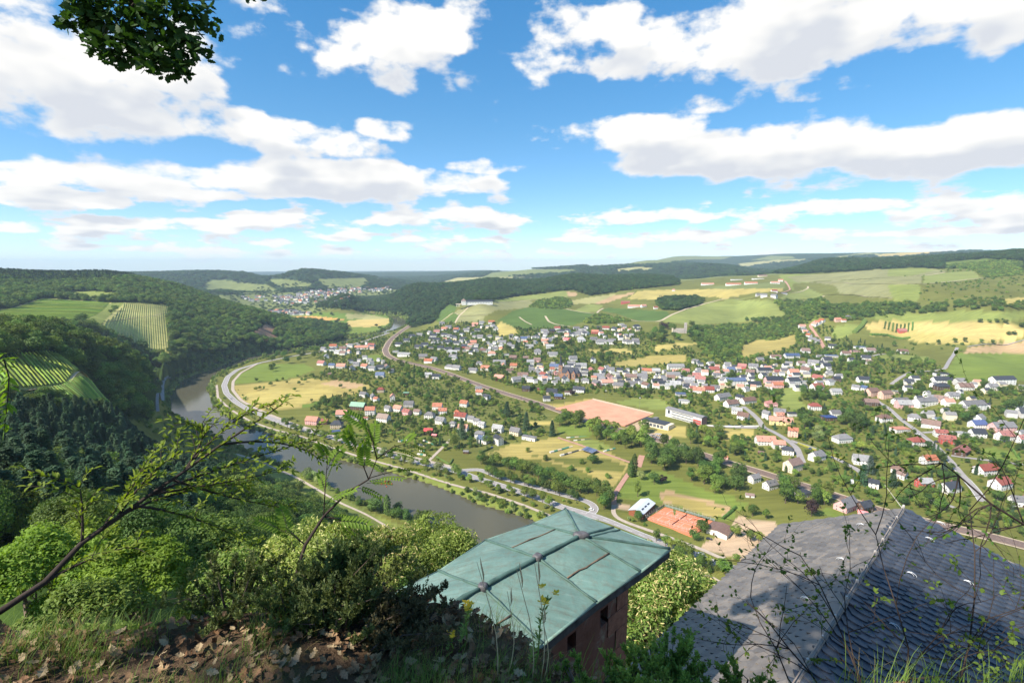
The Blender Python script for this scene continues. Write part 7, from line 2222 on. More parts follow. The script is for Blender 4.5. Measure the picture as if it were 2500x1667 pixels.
def slate_field(e2, w_, beta, seed):
    n_ = np.cross(e1, e2); n_ /= np.linalg.norm(n_)
    if n_[2] < 0: n_ = -n_
    P_ = math.cos(beta) * e2 + math.sin(beta) * e1            # lower end of a slate
    Y = -P_; X = np.cross(Y, n_)
    r = random.Random(seed); out = []
    k_ = int(16 / SE); m_ = int(16 / SW)
    for i in range(-k_, k_):
        for j in range(-m_, m_):
            q = P_ * (i * SE) + X * ((j + 0.5 * (i % 2)) * SW)
            u, v = q @ e1, q @ e2
            if 0.06 < u < LR - 0.1 and 0.08 < v < w_ + 0.02:
                p = apex + e1 * u + e2 * v + n_ * 0.016
                out.append((p, X, Y, n_, r.uniform(-.03, .03), r.uniform(-.25, .25)))
    return out
tilt = math.atan2(STH, SE) * 0.75
Mo = Matrix.Translation(-Vector(org2))
def slate_matrix(s_):
    p, X, Y, n_, jz, jt = s_
    M = Matrix(((X[0], Y[0], n_[0], p[0]), (X[1], Y[1], n_[1], p[1]), (X[2], Y[2], n_[2], p[2]), (0, 0, 0, 1)))
    return Mo @ M @ Matrix.Rotation(-tilt * (1 + jt), 4, 'X') @ Matrix.Rotation(jz, 4, 'Z')
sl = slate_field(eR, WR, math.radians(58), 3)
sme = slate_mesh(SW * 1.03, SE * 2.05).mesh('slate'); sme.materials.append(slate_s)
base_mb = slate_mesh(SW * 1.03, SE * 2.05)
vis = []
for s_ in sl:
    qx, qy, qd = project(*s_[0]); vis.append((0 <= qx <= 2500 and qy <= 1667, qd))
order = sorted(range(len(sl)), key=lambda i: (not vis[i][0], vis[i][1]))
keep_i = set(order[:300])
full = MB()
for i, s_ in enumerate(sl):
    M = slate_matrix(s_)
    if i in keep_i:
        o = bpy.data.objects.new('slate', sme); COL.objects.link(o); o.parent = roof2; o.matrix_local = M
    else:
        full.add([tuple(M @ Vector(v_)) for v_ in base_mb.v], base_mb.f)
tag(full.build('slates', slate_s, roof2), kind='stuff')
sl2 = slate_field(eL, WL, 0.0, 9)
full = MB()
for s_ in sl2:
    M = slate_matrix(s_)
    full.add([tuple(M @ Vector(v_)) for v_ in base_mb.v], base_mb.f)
tag(full.build('pale_slates', slate_l, roof2), kind='stuff')
print('slates', len(sl), sum(v[0] for v in vis), len(sl2))
# ridge cap with lightning conductor and clips
wire_m = solid('conductor_wire', (0.30, 0.24, 0.20), 0.5, 0.2, 4.0); clip_m = solid('clip_pale', (0.50, 0.46, 0.42), 0.5, 0.1, 4.0); hook_m = solid('hook_galvanised', (0.72, 0.73, 0.74), 0.35, 0.15, 8.0, 0.5, 0.4)
mb = MB(); mb.tube([rel2(apex + (0, 0, .02)), rel2(apex + e1 * LR + (0, 0, .02))], 0.045, 8); mb.build('ridge_cap', slate_l, roof2)
for e2, w_ in ((eL, WL), (eR, WR)):
    mb = MB(); mb.tube([rel2(apex + (0, 0, .0)), rel2(apex + e2 * w_)], 0.035, 6); mb.build('verge_trim', slate_l, roof2)
a, b = rel2(apex + (0, 0, .10)), rel2(apex + e1 * LR + (0, 0, .10))
mb = MB(); mb.tube([a, b], 0.010, 5); wire = mb.build('lightning_wire', wire_m, roof2)
for k in range(12):
    p = lerp(a, b, 0.01 + k * 0.085); mb = MB(); mb.box(p[0] - .02, p[0] + .02, p[1] - .02, p[1] + .02, p[2] - .07, p[2] + .03); mb.build('clip', clip_m, roof2)
mb = MB(); p = rel2(apex); mb.tube([p, p + (-.25, .5, .55)], [0.010, 0.004], 5); mb.tube([p + (0, 0, -.05), p + (0, 0, .14)], [.05, .03], 8); mb.build('lightning_rod', clip_m, roof2)
def on_face(px, py, e2):
    n_ = np.cross(e1, e2); n_ /= np.linalg.norm(n_)
    if n_[2] < 0: n_ = -n_
    d_ = ray(px, py); t = ((apex - np.array([0, 0, CAMZ])) @ n_) / (d_ @ n_)
    return np.array([0, 0, CAMZ]) + d_ * t, n_
for (px, py, e2) in ((2111, 1285, eL), (2063, 1370, eL), (1978, 1467, eL), (2257, 1315, eR), (2285, 1277, eR), (2212, 1400, eR), (2168, 1525, eR), (2350, 1420, eR)):
    p, n_ = on_face(px, py, e2)
    for sc_ in (1.0, 0.72):
        pts_ = [rel2(p + n_ * (0.05 + 0.06 * math.sin(a_) * sc_) + e2 * (0.09 - 0.09 * math.cos(a_)) * sc_ * 1.1 + e1 * 0.06 * (1 - sc_)) for a_ in np.linspace(0, math.pi, 9)]
        mb = MB(); mb.tube(pts_, 0.007, 5); mb.build('roof_hook', hook_m, roof2, True)
# walls below the eaves, gable end
cL, cR = apex + eL * (WL - 0.35), apex + eR * (WR - 0.35)
z0_ = min(cL[2], cR[2]) - 7
prof_ = [np.array([*cL[:2], z0_]), np.array([*cR[:2], z0_]), cR - (0, 0, .08), apex - (0, 0, .10), cL - (0, 0, .08)]
mb = MB(); mb.prism([rel2(p + e1 * 0.3) for p in prof_], tuple(e1 * (LR - 0.6))); o = mb.build('wall', chapel_wall, tower)
bm_ = bmesh.new(); bm_.from_mesh(o.data); bmesh.ops.recalc_face_normals(bm_, faces=bm_.faces[:]); bm_.to_mesh(o.data); bm_.free()
# ------------------------------------------------------------------ the ledge at the view point
def ledge_z(x, y):
    """leafy ledge 1.6 m below the eye, breaking off into the slope"""
    edge = 2.30 - 0.10 * np.sin(x * 2.1) - 0.55 / (1 + np.exp(-(x - 0.15) * 5)) - 0.06 * (x < -1.2) * (-x - 1.2)
    z = 198.36 + 0.10 * (vnoise(x + 50, y + 50, 0.5, 2) - 0.5) + 0.04 * (vnoise(x + 50, y + 50, 0.15, 4) - 0.5) - 0.04 * y
    ov = np.maximum(0, y - edge)
    z = z - ov * 1.15 - np.maximum(0, ov - 0.6) * 1.4
    return z
lx = np.linspace(-9, 8, 240); ly = np.concatenate([np.linspace(-6, 0, 20), np.linspace(0.1, 3.6, 110), np.linspace(3.7, 7.5, 20)])
LX, LY = np.meshgrid(lx, ly, indexing='ij')
LZ = ledge_z(LX, LY)
k_ = (np.arange(len(lx))[:, None] * len(ly) + np.arange(len(ly))[None]).astype(np.int32)
me = np_mesh('ledge_ground', np.stack([LX, LY, LZ], -1).reshape(-1, 3), np.stack([k_[:-1, :-1], k_[1:, :-1], k_[1:, 1:], k_[:-1, 1:]], -1).reshape(-1, 4))
m, nt = new_mat('forest_soil')
tc = nt.nodes.new('ShaderNodeTexCoord'); v = tc.outputs['Object']
f = noise(nt, v, 5.0, 6, 0.7); g = noise(nt, v, 40.0, 4, 0.7)
c = ramp(nt, f, [(0.3, (0.060, 0.040, 0.026)), (0.5, (0.125, 0.082, 0.050)), (0.62, (0.105, 0.105, 0.040)), (0.75, (0.19, 0.14, 0.085))])
finish(nt, c, 0.95, 0.1, bump(nt, g, 0.8, 0.03))
ledge = mobj('ledge_ground', me, m, None, True); tag(ledge, 'leaf strewn earth ledge at the view point', kind='structure')

# fallen oak leaves: lobed, curled
def oak_leaf(seed, fresh=False):
    r = random.Random(seed)
    n_ = 9; v_ = []; f_ = []
    for i in range(n_):
        t = i / (n_ - 1)
        w = (0.06 + 0.32 * math.sin(math.pi * min(1, t * 1.02)) ** 0.8) * (1.0 if i % 2 == 0 else 0.62) * (0.6 + 0.6 * t if t < .7 else 1.02)
        if i in (0, n_ - 1): w = 0.03
        cu = r.uniform(0.1, 0.35) if not fresh else 0.08
        zc = (0.28 * (t - .5) ** 2 if not fresh else 0.1 * (t - .5) ** 2) * r.uniform(0.6, 1.6)
        v_ += [(-w, t - 0.5, zc + cu * w * r.uniform(0.5, 1.6)), (0, t - 0.5, zc), (w, t - 0.5, zc + cu * w * r.uniform(0.5, 1.6))]
    for i in range(n_ - 1):
        f_ += [(i * 3, i * 3 + 1, i * 3 + 4, i * 3 + 3), (i * 3 + 1, i * 3 + 2, i * 3 + 5, i * 3 + 4)]
    return v_, f_
def dry_mat(name, cols):
    m, nt = new_mat(name); oi = nt.nodes.new('ShaderNodeObjectInfo'); tc = nt.nodes.new('ShaderNodeTexCoord')
    c = ramp(nt, oi.outputs['Random'], [(i / (len(cols) - 1), c_) for i, c_ in enumerate(cols)])
    f = noise(nt, tc.outputs['Object'], 6.0, 4, 0.6)
    c = mixc(nt, 1.0, c, ramp(nt, f, [(0.3, (0.6, 0.6, 0.6)), (0.7, (1.15, 1.15, 1.15))]), 'MULTIPLY')
    finish(nt, c, 0.75, 0.25); return m
dry_m = dry_mat('dry_leaf', [(0.13, 0.065, 0.030), (0.20, 0.115, 0.058), (0.26, 0.165, 0.085), (0.32, 0.23, 0.13), (0.24, 0.095, 0.04), (0.37, 0.29, 0.18)])
LEAFM = []
for i in range(6):
    mb = MB(); v_, f_ = oak_leaf(i); mb.add(v_, f_); me = mb.mesh('fallen_leaf'); me.materials.append(dry_m); me.polygons.foreach_set('use_smooth', [True] * len(me.polygons)); LEAFM.append((me, v_, f_))
cand = []
r = np.random.default_rng(4)
for _ in range(11000):
    x = r.uniform(-3.6, 1.6); y = r.uniform(0.7, 2.75)
    dens_ = vnoise(np.array([x * 1.0 + 90]), np.array([y + 90]), 0.45, 7)[0]
    if r.random() > 0.25 + 0.9 * dens_: continue
    if x > 0.35 and r.random() > 0.35: continue
    z = float(ledge_z(np.array(x), np.array(y)))
    qx, qy, qd = project(x, y, z)
    cand.append((qd, x, y, z, -60 < qx < 2560 and qy < 1720 and y < 2.6))
cand.sort(key=lambda t: (not t[4], t[0]))
rest = MB()
for i, (qd, x, y, z, vis_) in enumerate(cand):
    s_ = r.uniform(0.026, 0.062); eu = (r.normal() * 0.5, r.normal() * 0.5, r.uniform(0, 6.28)); k = int(r.integers(0, 6))
    if r.random() < 0.18: eu = (eu[0] + r.choice([-1, 1]) * 1.1, eu[1], eu[2])
    M = Matrix.LocRotScale(Vector((x, y, z + 0.012 + s_ * 0.12 + 0.02 * r.random())), __import__('mathutils').Euler(eu), Vector((s_, s_, s_)))
    if i < 300:
        o = bpy.data.objects.new('fallen_leaf', LEAFM[k][0]); COL.objects.link(o); o.parent = ledge; o.matrix_local = M
    elif i < 6500:
        rest.add([tuple(M @ Vector(q)) for q in LEAFM[k][1]], LEAFM[k][2], int(r.integers(0, 4)))
LM = [solid('dry_leaf_mix_%d' % i, c_, 0.75, 0.35, 20.0) for i, c_ in enumerate([(0.16, 0.088, 0.042), (0.24, 0.15, 0.078), (0.12, 0.06, 0.028), (0.31, 0.23, 0.13)])]
tag(rest.build('leaf_litter', LM, ledge), kind='stuff')

# grass tufts: tapering blades
def blade_field(name, label, pts_, h0, h1, w, mat, lean=0.5, per=26, spread=0.06, seed=1, windx=0.25):
    r = np.random.default_rng(seed); V, Fq = [], []
    nseg = 3
    for (x, y, z) in pts_:
        n_ = int(per * r.uniform(0.6, 1.4))
        for _ in range(n_):
            bx, by = x + r.normal() * spread, y + r.normal() * spread
            h = r.uniform(h0, h1); a = r.uniform(0, 6.28); le = r.uniform(0.1, lean) * h
            dx, dy = math.cos(a) * le + windx * h * 0.5, math.sin(a) * le
            wx, wy = -math.sin(a) * w, math.cos(a) * w
            o = len(V)
            for s_ in range(nseg + 1):
                t = s_ / nseg; k = 1 - t * 0.92
                cx_, cy_, cz_ = bx + dx * t * t, by + dy * t * t, z - 0.02 + h * t * (1 - 0.25 * t)
                V += [(cx_ - wx * k, cy_ - wy * k, cz_), (cx_ + wx * k, cy_ + wy * k, cz_)]
            Fq += [(o + 2 * s_, o + 2 * s_ + 1, o + 2 * s_ + 3, o + 2 * s_ + 2) for s_ in range(nseg)]
    me = np_mesh(name, np.array(V), np.array(Fq)); o = mobj(name, me, mat)
    return tag(o, label, kind='stuff')
grass_g = leaf_mat('grass_green', (0.11, 0.175, 0.03), (0.22, 0.30, 0.06), 0.3, 0.1, 8.0)
grass_y = leaf_mat('grass_dry', (0.26, 0.19, 0.075), (0.38, 0.30, 0.13), 0.25, 0.1, 8.0)
r = np.random.default_rng(8)
def ledge_pts(n_, x0, x1, y0, y1, thr=0.0, seed=3):
    q = []
    rr = np.random.default_rng(seed)
    while len(q) < n_:
        x, y = rr.uniform(x0, x1), rr.uniform(y0, y1)
        if vnoise(np.array([x + 20]), np.array([y + 20]), 0.35, 12)[0] < thr: continue
        q.append((x, y, float(ledge_z(np.array(x), np.array(y)))))
    return q
blade_field('grass', 'fine green grass tufts on the ledge', ledge_pts(470, -3.4, 1.2, 0.9, 2.45, 0.5, 3), 0.06, 0.20, 0.0016, grass_g, 0.7, 34, 0.045, 1)
blade_field('grass', 'dry straw coloured grass on the ledge', ledge_pts(260, -3.2, 1.6, 0.8, 2.2, 0.45, 5), 0.05, 0.16, 0.0014, grass_y, 0.9, 26, 0.06, 2)
blade_field('grass', 'taller green grass at the right end of the ledge', ledge_pts(110, 0.15, 2.2, 1.0, 1.9, 0.0, 9), 0.08, 0.24, 0.002, grass_g, 0.6, 22, 0.05, 3)

# ------------------------------------------------------------------ heather and broom bushes on the edge
def sprig_bush(label, base, h, rad, n_stem, n_sprig, mat, stem_mat, seed, lean=(0, 0), leafw=0.004, leafl=0.016, name='heather_bush', dense=26):
    r = np.random.default_rng(seed)
    t = empty(name, tuple(base)); tag(t, label, 'bush', 'heath bushes on the ledge edge')
    stems = MB(); V, Fq = [], []
    for i in range(n_stem):
        a = r.uniform(0, 6.28); rr = rad * math.sqrt(r.random())
        tip = np.array([math.cos(a) * rr + lean[0] * r.uniform(.6, 1.2), math.sin(a) * rr + lean[1] * r.uniform(.6, 1.2), h * r.uniform(0.55, 1.05) * (1 - 0.35 * rr / rad)])
        mid = tip * 0.5 + np.array([0, 0, 0.08 * h]) + r.normal(size=3) * 0.03
        p0 = np.array([math.cos(a) * rr * 0.15, math.sin(a) * rr * 0.15, -0.05])
        stems.tube([p0, mid, tip], [0.006, 0.0035, 0.0012], 4, cap=False)
        for j in range(n_sprig):
            u = r.uniform(0.25, 1.0)
            b = (p0 * (1 - u) ** 2 + 2 * mid * u * (1 - u) + tip * u * u)
            d = np.array([r.normal() * 0.5, r.normal() * 0.5, 1.0]); d /= np.linalg.norm(d); ln = h * r.uniform(0.08, 0.20)
            for q in range(dense):
                s_ = (q + r.random()) / dense
                c_ = b + d * ln * s_
                dv = r.normal(size=3); dv -= d * (dv @ d) * 0.4; dv /= np.linalg.norm(dv) + 1e-9
                lv = (dv * 0.8 + d * 0.7) * leafl * r.uniform(0.6, 1.3)
                sd = np.cross(lv, r.normal(size=3)); sd = sd / (np.linalg.norm(sd) + 1e-9) * leafw
                o = len(V)
                V += [c_ - sd, c_ + lv * 0.5 - sd * 1.0, c_ + lv, c_ + lv * 0.5 + sd]; Fq.append((o, o + 1, o + 2, o + 3))
    stems.build('stem', stem_mat, t)
    mobj('foliage', np_mesh('foliage', np.array(V), np.array(Fq)), mat, t)
    return t
heath = leaf_mat('heath_leaf', (0.060, 0.090, 0.024), (0.140, 0.185, 0.055), 0.2, 0.2, 10.0)
broom = leaf_mat('broom_leaf', (0.14, 0.20, 0.036), (0.27, 0.34, 0.07), 0.25, 0.2, 10.0)
heath_b = leaf_mat('heath_brown', (0.085, 0.075, 0.036), (0.17, 0.15, 0.07), 0.2, 0.2, 10.0)
twig_m = solid('twig_bark', (0.085, 0.06, 0.045), 0.9, 0.3, 30.0)
def lb(px, py, drop):
    return at_z(px, py, CAMZ - drop)
sprig_bush('large dark heather bush spilling over the copper roof', lb(820, 1545, 1.75), 0.37, 0.34, 40, 22, heath, twig_m, 1, (0.10, 0.1))
sprig_bush('brownish heather bush leaning right across the copper roof', lb(895, 1575, 1.75), 0.24, 0.22, 28, 20, heath_b, twig_m, 2, (0.28, 0.05))
sprig_bush('tall dark heather spire behind the middle of the ledge', lb(840, 1505, 1.80), 0.44, 0.13, 16, 22, heath, twig_m, 3, (0.06, 0.1))
sprig_bush('thin dark heather bush at the left middle of the ledge', lb(560, 1500, 1.75), 0.28, 0.34, 20, 16, heath, twig_m, 4)
sprig_bush('open heather bush left of the large dark one', lb(720, 1510, 1.75), 0.30, 0.28, 20, 16, heath, twig_m, 5)
sprig_bush('bright green broom tuft in front of the slate roof', lb(1640, 1680, 1.75), 0.24, 0.16, 26, 14, broom, twig_m, 6, (0, 0), 0.0035, 0.014, 'broom_bush')
sprig_bush('green broom tuft between chapel wall and slate roof', lb(1540, 1700, 1.72), 0.20, 0.16, 22, 14, broom, twig_m, 7, (0, 0), 0.0035, 0.014, 'broom_bush')
sprig_bush('low broom tuft at the bottom of the chapel wall', lb(1420, 1720, 1.70), 0.15, 0.16, 18, 12, broom, twig_m, 8, (0, 0), 0.0035, 0.014, 'broom_bush')
sprig_bush('dark broom tuft at the right bottom edge', lb(1800, 1740, 1.75), 0.18, 0.18, 18, 12, broom, twig_m, 9, (0, 0), 0.0035, 0.014, 'broom_bush')

# ------------------------------------------------------------------ yellow flowers and seed heads
flower_y = solid('petal_yellow', (0.80, 0.48, 0.02), 0.6, 0.15, 30.0)
stalk_g = leaf_mat('stalk_green', (0.12, 0.19, 0.035), (0.20, 0.29, 0.06), 0.2, 0.1, 20.0)
def wort(label, root_px, root_drop, top_px, dep_top, seed, size=1.0):
    r = np.random.default_rng(seed)
    b = lb(*root_px, root_drop); tp_ = at_depth(*top_px, dep_top)
    t = empty('flower', tuple(b)); tag(t, label, 'flower', 'yellow flowers on the ledge edge')
    d = tp_ - b; mb = MB(); pts_ = [d * u + np.array([0.03 * math.sin(u * 5), 0, 0]) * (1 - u) for u in np.linspace(0, 1, 7)]
    mb.tube(pts_, [0.0045, 0.004, 0.0035, 0.003, 0.003, 0.0025, 0.002], 5); mb.build('stalk', stalk_g, t)
    V, Fq = [], []
    for k in range(70):
        u = r.uniform(0.2, 0.95); p = d * u; a = r.uniform(0, 6.28); lv = np.array([math.cos(a), math.sin(a), 0.7]) * r.uniform(0.012, 0.028) * size
        sd = np.array([-math.sin(a), math.cos(a), 0]) * 0.005 * size; o = len(V)
        V += [p, p + lv * .5 - sd, p + lv, p + lv * .5 + sd]; Fq.append((o, o + 1, o + 2, o + 3))
    mobj('leaf_spray', np_mesh('leaf_spray', np.array(V), np.array(Fq)), stalk_g, t)
    for k in range(4):
        c_ = d + r.normal(size=3) * np.array([0.016, 0.016, 0.012]) * size
        mb = MB()
        for q in range(5):
            a = q * 1.257 + r.uniform(0, 1); up = r.uniform(0.2, 0.9)
            lv = np.array([math.cos(a), math.sin(a), up]) * 0.020 * size; sd = np.array([-math.sin(a), math.cos(a), 0]) * 0.007 * size
            mb.add([c_, c_ + lv * .6 - sd, c_ + lv, c_ + lv * .6 + sd], [(0, 1, 2, 3)])
        mb.build('flower_head', flower_y, t)
wort('yellow flower on a leafy stalk before the dark round stain', (1120, 1590), 1.72, (1148, 1478), 2.15, 1)
wort('tall yellow flower in front of the lower copper panel', (1285, 1660), 1.70, (1338, 1452), 2.0, 2, 1.0)
wort('small low yellow flower beside the heather bush', (1090, 1600), 1.72, (1107, 1545), 2.2, 3, 0.7)
straw = solid('straw', (0.50, 0.38, 0.22), 0.8, 0.2, 30.0)
def stalk(label, root_px, root_drop, top_px, dep_top, headed=True):
    b = lb(*root_px, root_drop); tp_ = at_depth(*top_px, dep_top); d = tp_ - b
    t = empty('grass_stalk', tuple(b)); tag(t, label, 'grass stalk', 'dry grass stalks')
    mb = MB(); mb.tube([d * u + np.array([0.02 * math.sin(u * 4), 0, 0]) for u in np.linspace(0, 1, 6)], [0.0022, 0.002, 0.0018, 0.0016, 0.0014, 0.001], 4); mb.build('stem', straw, t)
    if headed:
        e = d - d * 0.12; mb = MB(); mb.tube([d * 0.84, d * 0.9 + (0.003, 0, 0), d * 0.98, d * 1.04], [0.001, 0.0038, 0.0032, 0.0006], 5); mb.build('seed_head', straw, t)
for (rp, tpx, dt, lbv) in (((1215, 1660), (1174, 1372), 1.95, 'straw grass stalk over the middle copper panel, leftmost'), ((1300, 1665), (1270, 1385), 1.9, 'straw grass stalk crossing the ridge roll'), ((1320, 1665), (1315, 1375), 1.9, 'thin straw stalk below the middle lead cap'),
                          ((1240, 1650), (1248, 1443), 2.0, 'short straw stalk beside the cross seam'), ((1325, 1667), (1330, 1490), 1.9, 'upright pale stalk beside the tall flower')):
    stalk(lbv, rp, 1.70, tpx, dt)

# ------------------------------------------------------------------ leafy branches
def leaf_verts(p, d, n_, ln, w):
    """pointed leaf blade of 6 vertices starting at p, along d"""
    s_ = np.cross(d, n_); s_ /= np.linalg.norm(s_) + 1e-9
    f = n_ * ln * 0.06
    return [p, p + d * ln * .35 - s_ * w + f, p + d * ln * .72 - s_ * w * .7 + f, p + d * ln - n_ * ln * .08, p + d * ln * .72 + s_ * w * .7 + f, p + d * ln * .35 + s_ * w + f]
def branch_curve(P0, P1, sag, k, r, jit=0.02):
    pts_ = []
    for i in range(k + 1):
        t = i / k; p = P0 * (1 - t) + P1 * t; p = p + np.array([0, 0, sag * 4 * t * (1 - t)])
        if 0 < i < k: p = p + r.normal(size=3) * jit
        pts_.append(p)
    return pts_
class Plant:
    def __init__(s, name, label, cat, base, leaf_m, wood_m, group=None):
        s.t = empty(name, tuple(base)); tag(s.t, label, cat, group); s.b = np.array(base); s.V, s.F = [], []; s.lm, s.wm = leaf_m, wood_m
    def wood(s, pts_, r0, r1, name='branch'):
        mb = MB(); n_ = len(pts_); mb.tube([p - s.b for p in pts_], [r0 + (r1 - r0) * i / (n_ - 1) for i in range(n_)], 6, cap=True); return mb.build(name, s.wm, s.t, True)
    def leaf(s, p, d, n_, ln, w):
        o = len(s.V); s.V += [q - s.b for q in leaf_verts(p, d, n_, ln, w)]
        s.F += [(o, o + 1, o + 2, o + 3), (o, o + 3, o + 4, o + 5)]
    def done(s, name='leaves'):
        if s.V: tag(mobj(name, np_mesh(name, np.array(s.V), np.array(s.F)), s.lm, s.t), kind='stuff')
def unit(v): return v / (np.linalg.norm(v) + 1e-9)
branch_leaf = leaf_mat('branch_leaf', (0.11, 0.19, 0.024), (0.22, 0.32, 0.045), 0.45, 0.1, 6.0)
dark_wood = solid('dark_branch', (0.040, 0.028, 0.022), 0.9, 0.35, 12.0, bmp=0.5)
def leafy_twig(pl, pts_, r, ln, w, step=0.045, pair=True, ends=True):
    for i in range(len(pts_) - 1):
        a, b = pts_[i], pts_[i + 1]; d = b - a; L_ = np.linalg.norm(d); d = unit(d)
        for u in np.arange(0, L_, step):
            p = a + d * u
            for sg in ((-1, 1) if pair else (r.choice([-1, 1]),)):
                side = unit(np.cross(d, np.array([0, 0, 1.0]) + r.normal(size=3) * 0.5)) * sg
                dv = unit(side * 0.8 + d * 0.7 + r.normal(size=3) * 0.3 + np.array([0, 0, 0.1]))
                nn = unit(np.array([0, 0, 1.0]) + r.normal(size=3) * 0.45)
                pl.leaf(p, dv, unit(nn - dv * (nn @ dv)), ln * r.uniform(0.6, 1.2), w * r.uniform(0.7, 1.2))
    if ends:
        d = unit(pts_[-1] - pts_[-2]); pl.leaf(pts_[-1], d, np.array([0, 0, 1.0]), ln, w)
# small tree leaning in from the left edge
r = np.random.default_rng(21)
D0 = 2.9
pl = Plant('leaning_sapling', 'dark leaning sapling with small paired leaves at the left edge', 'tree', at_depth(-260, 1600, 2.5), branch_leaf, dark_wood)
main = [at_depth(*p) for p in ((-260, 1600, 2.5), (0, 1492, 2.6), (110, 1420, 2.75), (200, 1325, 2.9), (285, 1265, 3.0), (370, 1205, 3.1), (450, 1150, 3.2), (540, 1085, 3.35), (640, 1020, 3.5), (690, 985, 3.6))]
pl.wood(main, 0.019, 0.004, 'trunk')
subs = [((370, 1205, 3.1), (560, 1130, 3.4), (760, 1075, 3.7), 0.0), ((450, 1150, 3.2), (560, 1010, 3.5), (660, 990, 3.6), 0.0), ((330, 1235, 3.05), (460, 1245, 3.3), (620, 1330, 3.6), 0.05), ((300, 1255, 3.0), (420, 1190, 3.3), (600, 1180, 3.6), 0), ((200, 1325, 2.9), (205, 1250, 2.9), (195, 1190, 2.9), 0),
        ((110, 1420, 2.75), (220, 1355, 2.9), (330, 1330, 3.0), 0), ((285, 1265, 3.0), (350, 1160, 3.15), (430, 1110, 3.3), 0), ((540, 1085, 3.35), (700, 1060, 3.6), (780, 1120, 3.8), 0), ((370, 1205, 3.1), (500, 1190, 3.4), (680, 1150, 3.7), 0), ((450, 1150, 3.2), (520, 1050, 3.4), (480, 1040, 3.4), 0), ((420, 1170, 3.2), (560, 1220, 3.5), (700, 1240, 3.7), 0),
        ((250, 1290, 2.95), (300, 1220, 3.0), (330, 1180, 3.0), 0)]
for (a, b, c_, sg) in subs:
    A_, B_, C_ = at_depth(*a), at_depth(*b), at_depth(*c_)
    pts_ = [A_ * (1 - u) ** 2 + 2 * B_ * u * (1 - u) + C_ * u * u for u in np.linspace(0, 1, 9)]
    pl.wood(pts_, 0.009, 0.002)
    leafy_twig(pl, pts_[1:], r, 0.052, 0.011, 0.055)
    for k in (2, 3, 4, 5, 6, 7, 8, 8):
        d = unit(pts_[k] - pts_[k - 1]); sd = unit(np.cross(d, (0, 0, 1.0))) * r.choice([-1, 1])
        e = pts_[k] + (d * 0.6 + sd * r.uniform(0.4, 1.0) + np.array([0, 0, r.uniform(-.3, .3)])) * r.uniform(0.12, 0.30)
        tw = [pts_[k] * (1 - u) + e * u + np.array([0, 0, 0.03 * math.sin(u * 3)]) for u in np.linspace(0, 1, 5)]
        pl.wood(tw, 0.003, 0.001, 'twig'); leafy_twig(pl, tw, r, 0.048, 0.010, 0.046)
leafy_twig(pl, main[6:], r, 0.062, 0.013, 0.04)
pl.done()
# twig hanging at the very left edge
pl = Plant('hanging_twig', 'thin leafy twig hanging at the left edge before the vineyard', 'twig', at_depth(-160, 860, 2.2), branch_leaf, dark_wood)
pts_ = [at_depth(*p) for p in ((-160, 860, 2.2), (-60, 868, 2.2), (10, 880, 2.2), (22, 920, 2.2), (18, 985, 2.2), (10, 1050, 2.2))]
pl.wood(pts_, 0.005, 0.0012); leafy_twig(pl, pts_[1:], r, 0.05, 0.010, 0.022); pl.done()
# rowan sapling with pinnate leaves and a red berry cluster
pl = Plant('rowan_sapling', 'rowan sapling with feathery leaves and red berries before the river', 'tree', at_depth(700, 1480, 3.4), branch_leaf, dark_wood)
mainr = [at_depth(*p) for p in ((700, 1480, 3.4), (745, 1330, 3.5), (790, 1260, 3.6), (850, 1200, 3.7), (900, 1170, 3.75), (920, 1120, 3.8))]
pl.wood(mainr, 0.014, 0.003, 'trunk')
def pinnate(p, d, ln, r):
    d = unit(d); side = unit(np.cross(d, np.array([0, 0, 1.0]) + r.normal(size=3) * 0.3)); nn = unit(np.cross(side, d)); 
    if nn[2] < 0: nn = -nn
    end = p + d * ln - np.array([0, 0, ln * 0.18])
    pl.wood([p, (p + end) / 2 + np.array([0, 0, ln * 0.06]), end], 0.002, 0.0008, 'leaf_stalk')
    for u in np.linspace(0.2, 1.0, 8):
        q = p * (1 - u) + end * u + np.array([0, 0, ln * 0.22 * u * (1 - u)])
        for sg in (-1, 1):
            pl.leaf(q, unit(side * sg + d * 0.55 - np.array([0, 0, .15])), nn, ln * 0.26 * (1.1 - 0.4 * abs(u - .5)), ln * 0.055)
    pl.leaf(end, d, nn, ln * 0.24, ln * 0.055)
for (a, b) in (((850, 1200, 3.7), (960, 1150, 3.9)), ((900, 1170, 3.75), (850, 1060, 3.8)), ((920, 1120, 3.8), (1000, 1080, 3.95)), ((790, 1260, 3.6), (800, 1120, 3.7)), ((920, 1120, 3.8), (900, 1050, 3.8)), ((745, 1330, 3.5), (680, 1290, 3.5)), ((790, 1260, 3.6), (860, 1290, 3.7))):
    A_, B_ = at_depth(*a), at_depth(*b); pl.wood([A_, (A_ + B_) / 2 + (0, 0, .03), B_], 0.005, 0.002)
    for k in range(5):
        d = unit(B_ - A_) + r.normal(size=3) * 0.6; pinnate(A_ * (1 - (k + 1) / 5) + B_ * (k + 1) / 5, d, r.uniform(0.16, 0.24), r)
berry = solid('berry_red', (0.40, 0.07, 0.03), 0.4, 0.2, 20.0)
c_ = at_depth(945, 1178, 3.8) - pl.b
for k in range(12):
    q = c_ + r.normal(size=3) * 0.014; mb = MB()
    ico = bmesh.new(); bmesh.ops.create_icosphere(ico, subdivisions=1, radius=0.006); mb.add([np.array(v_.co) + q for v_ in ico.verts], [tuple(v_.index for v_ in f_.verts) for f_ in ico.faces]); ico.free(); mb.build('berry', berry, pl.t)
pl.done()
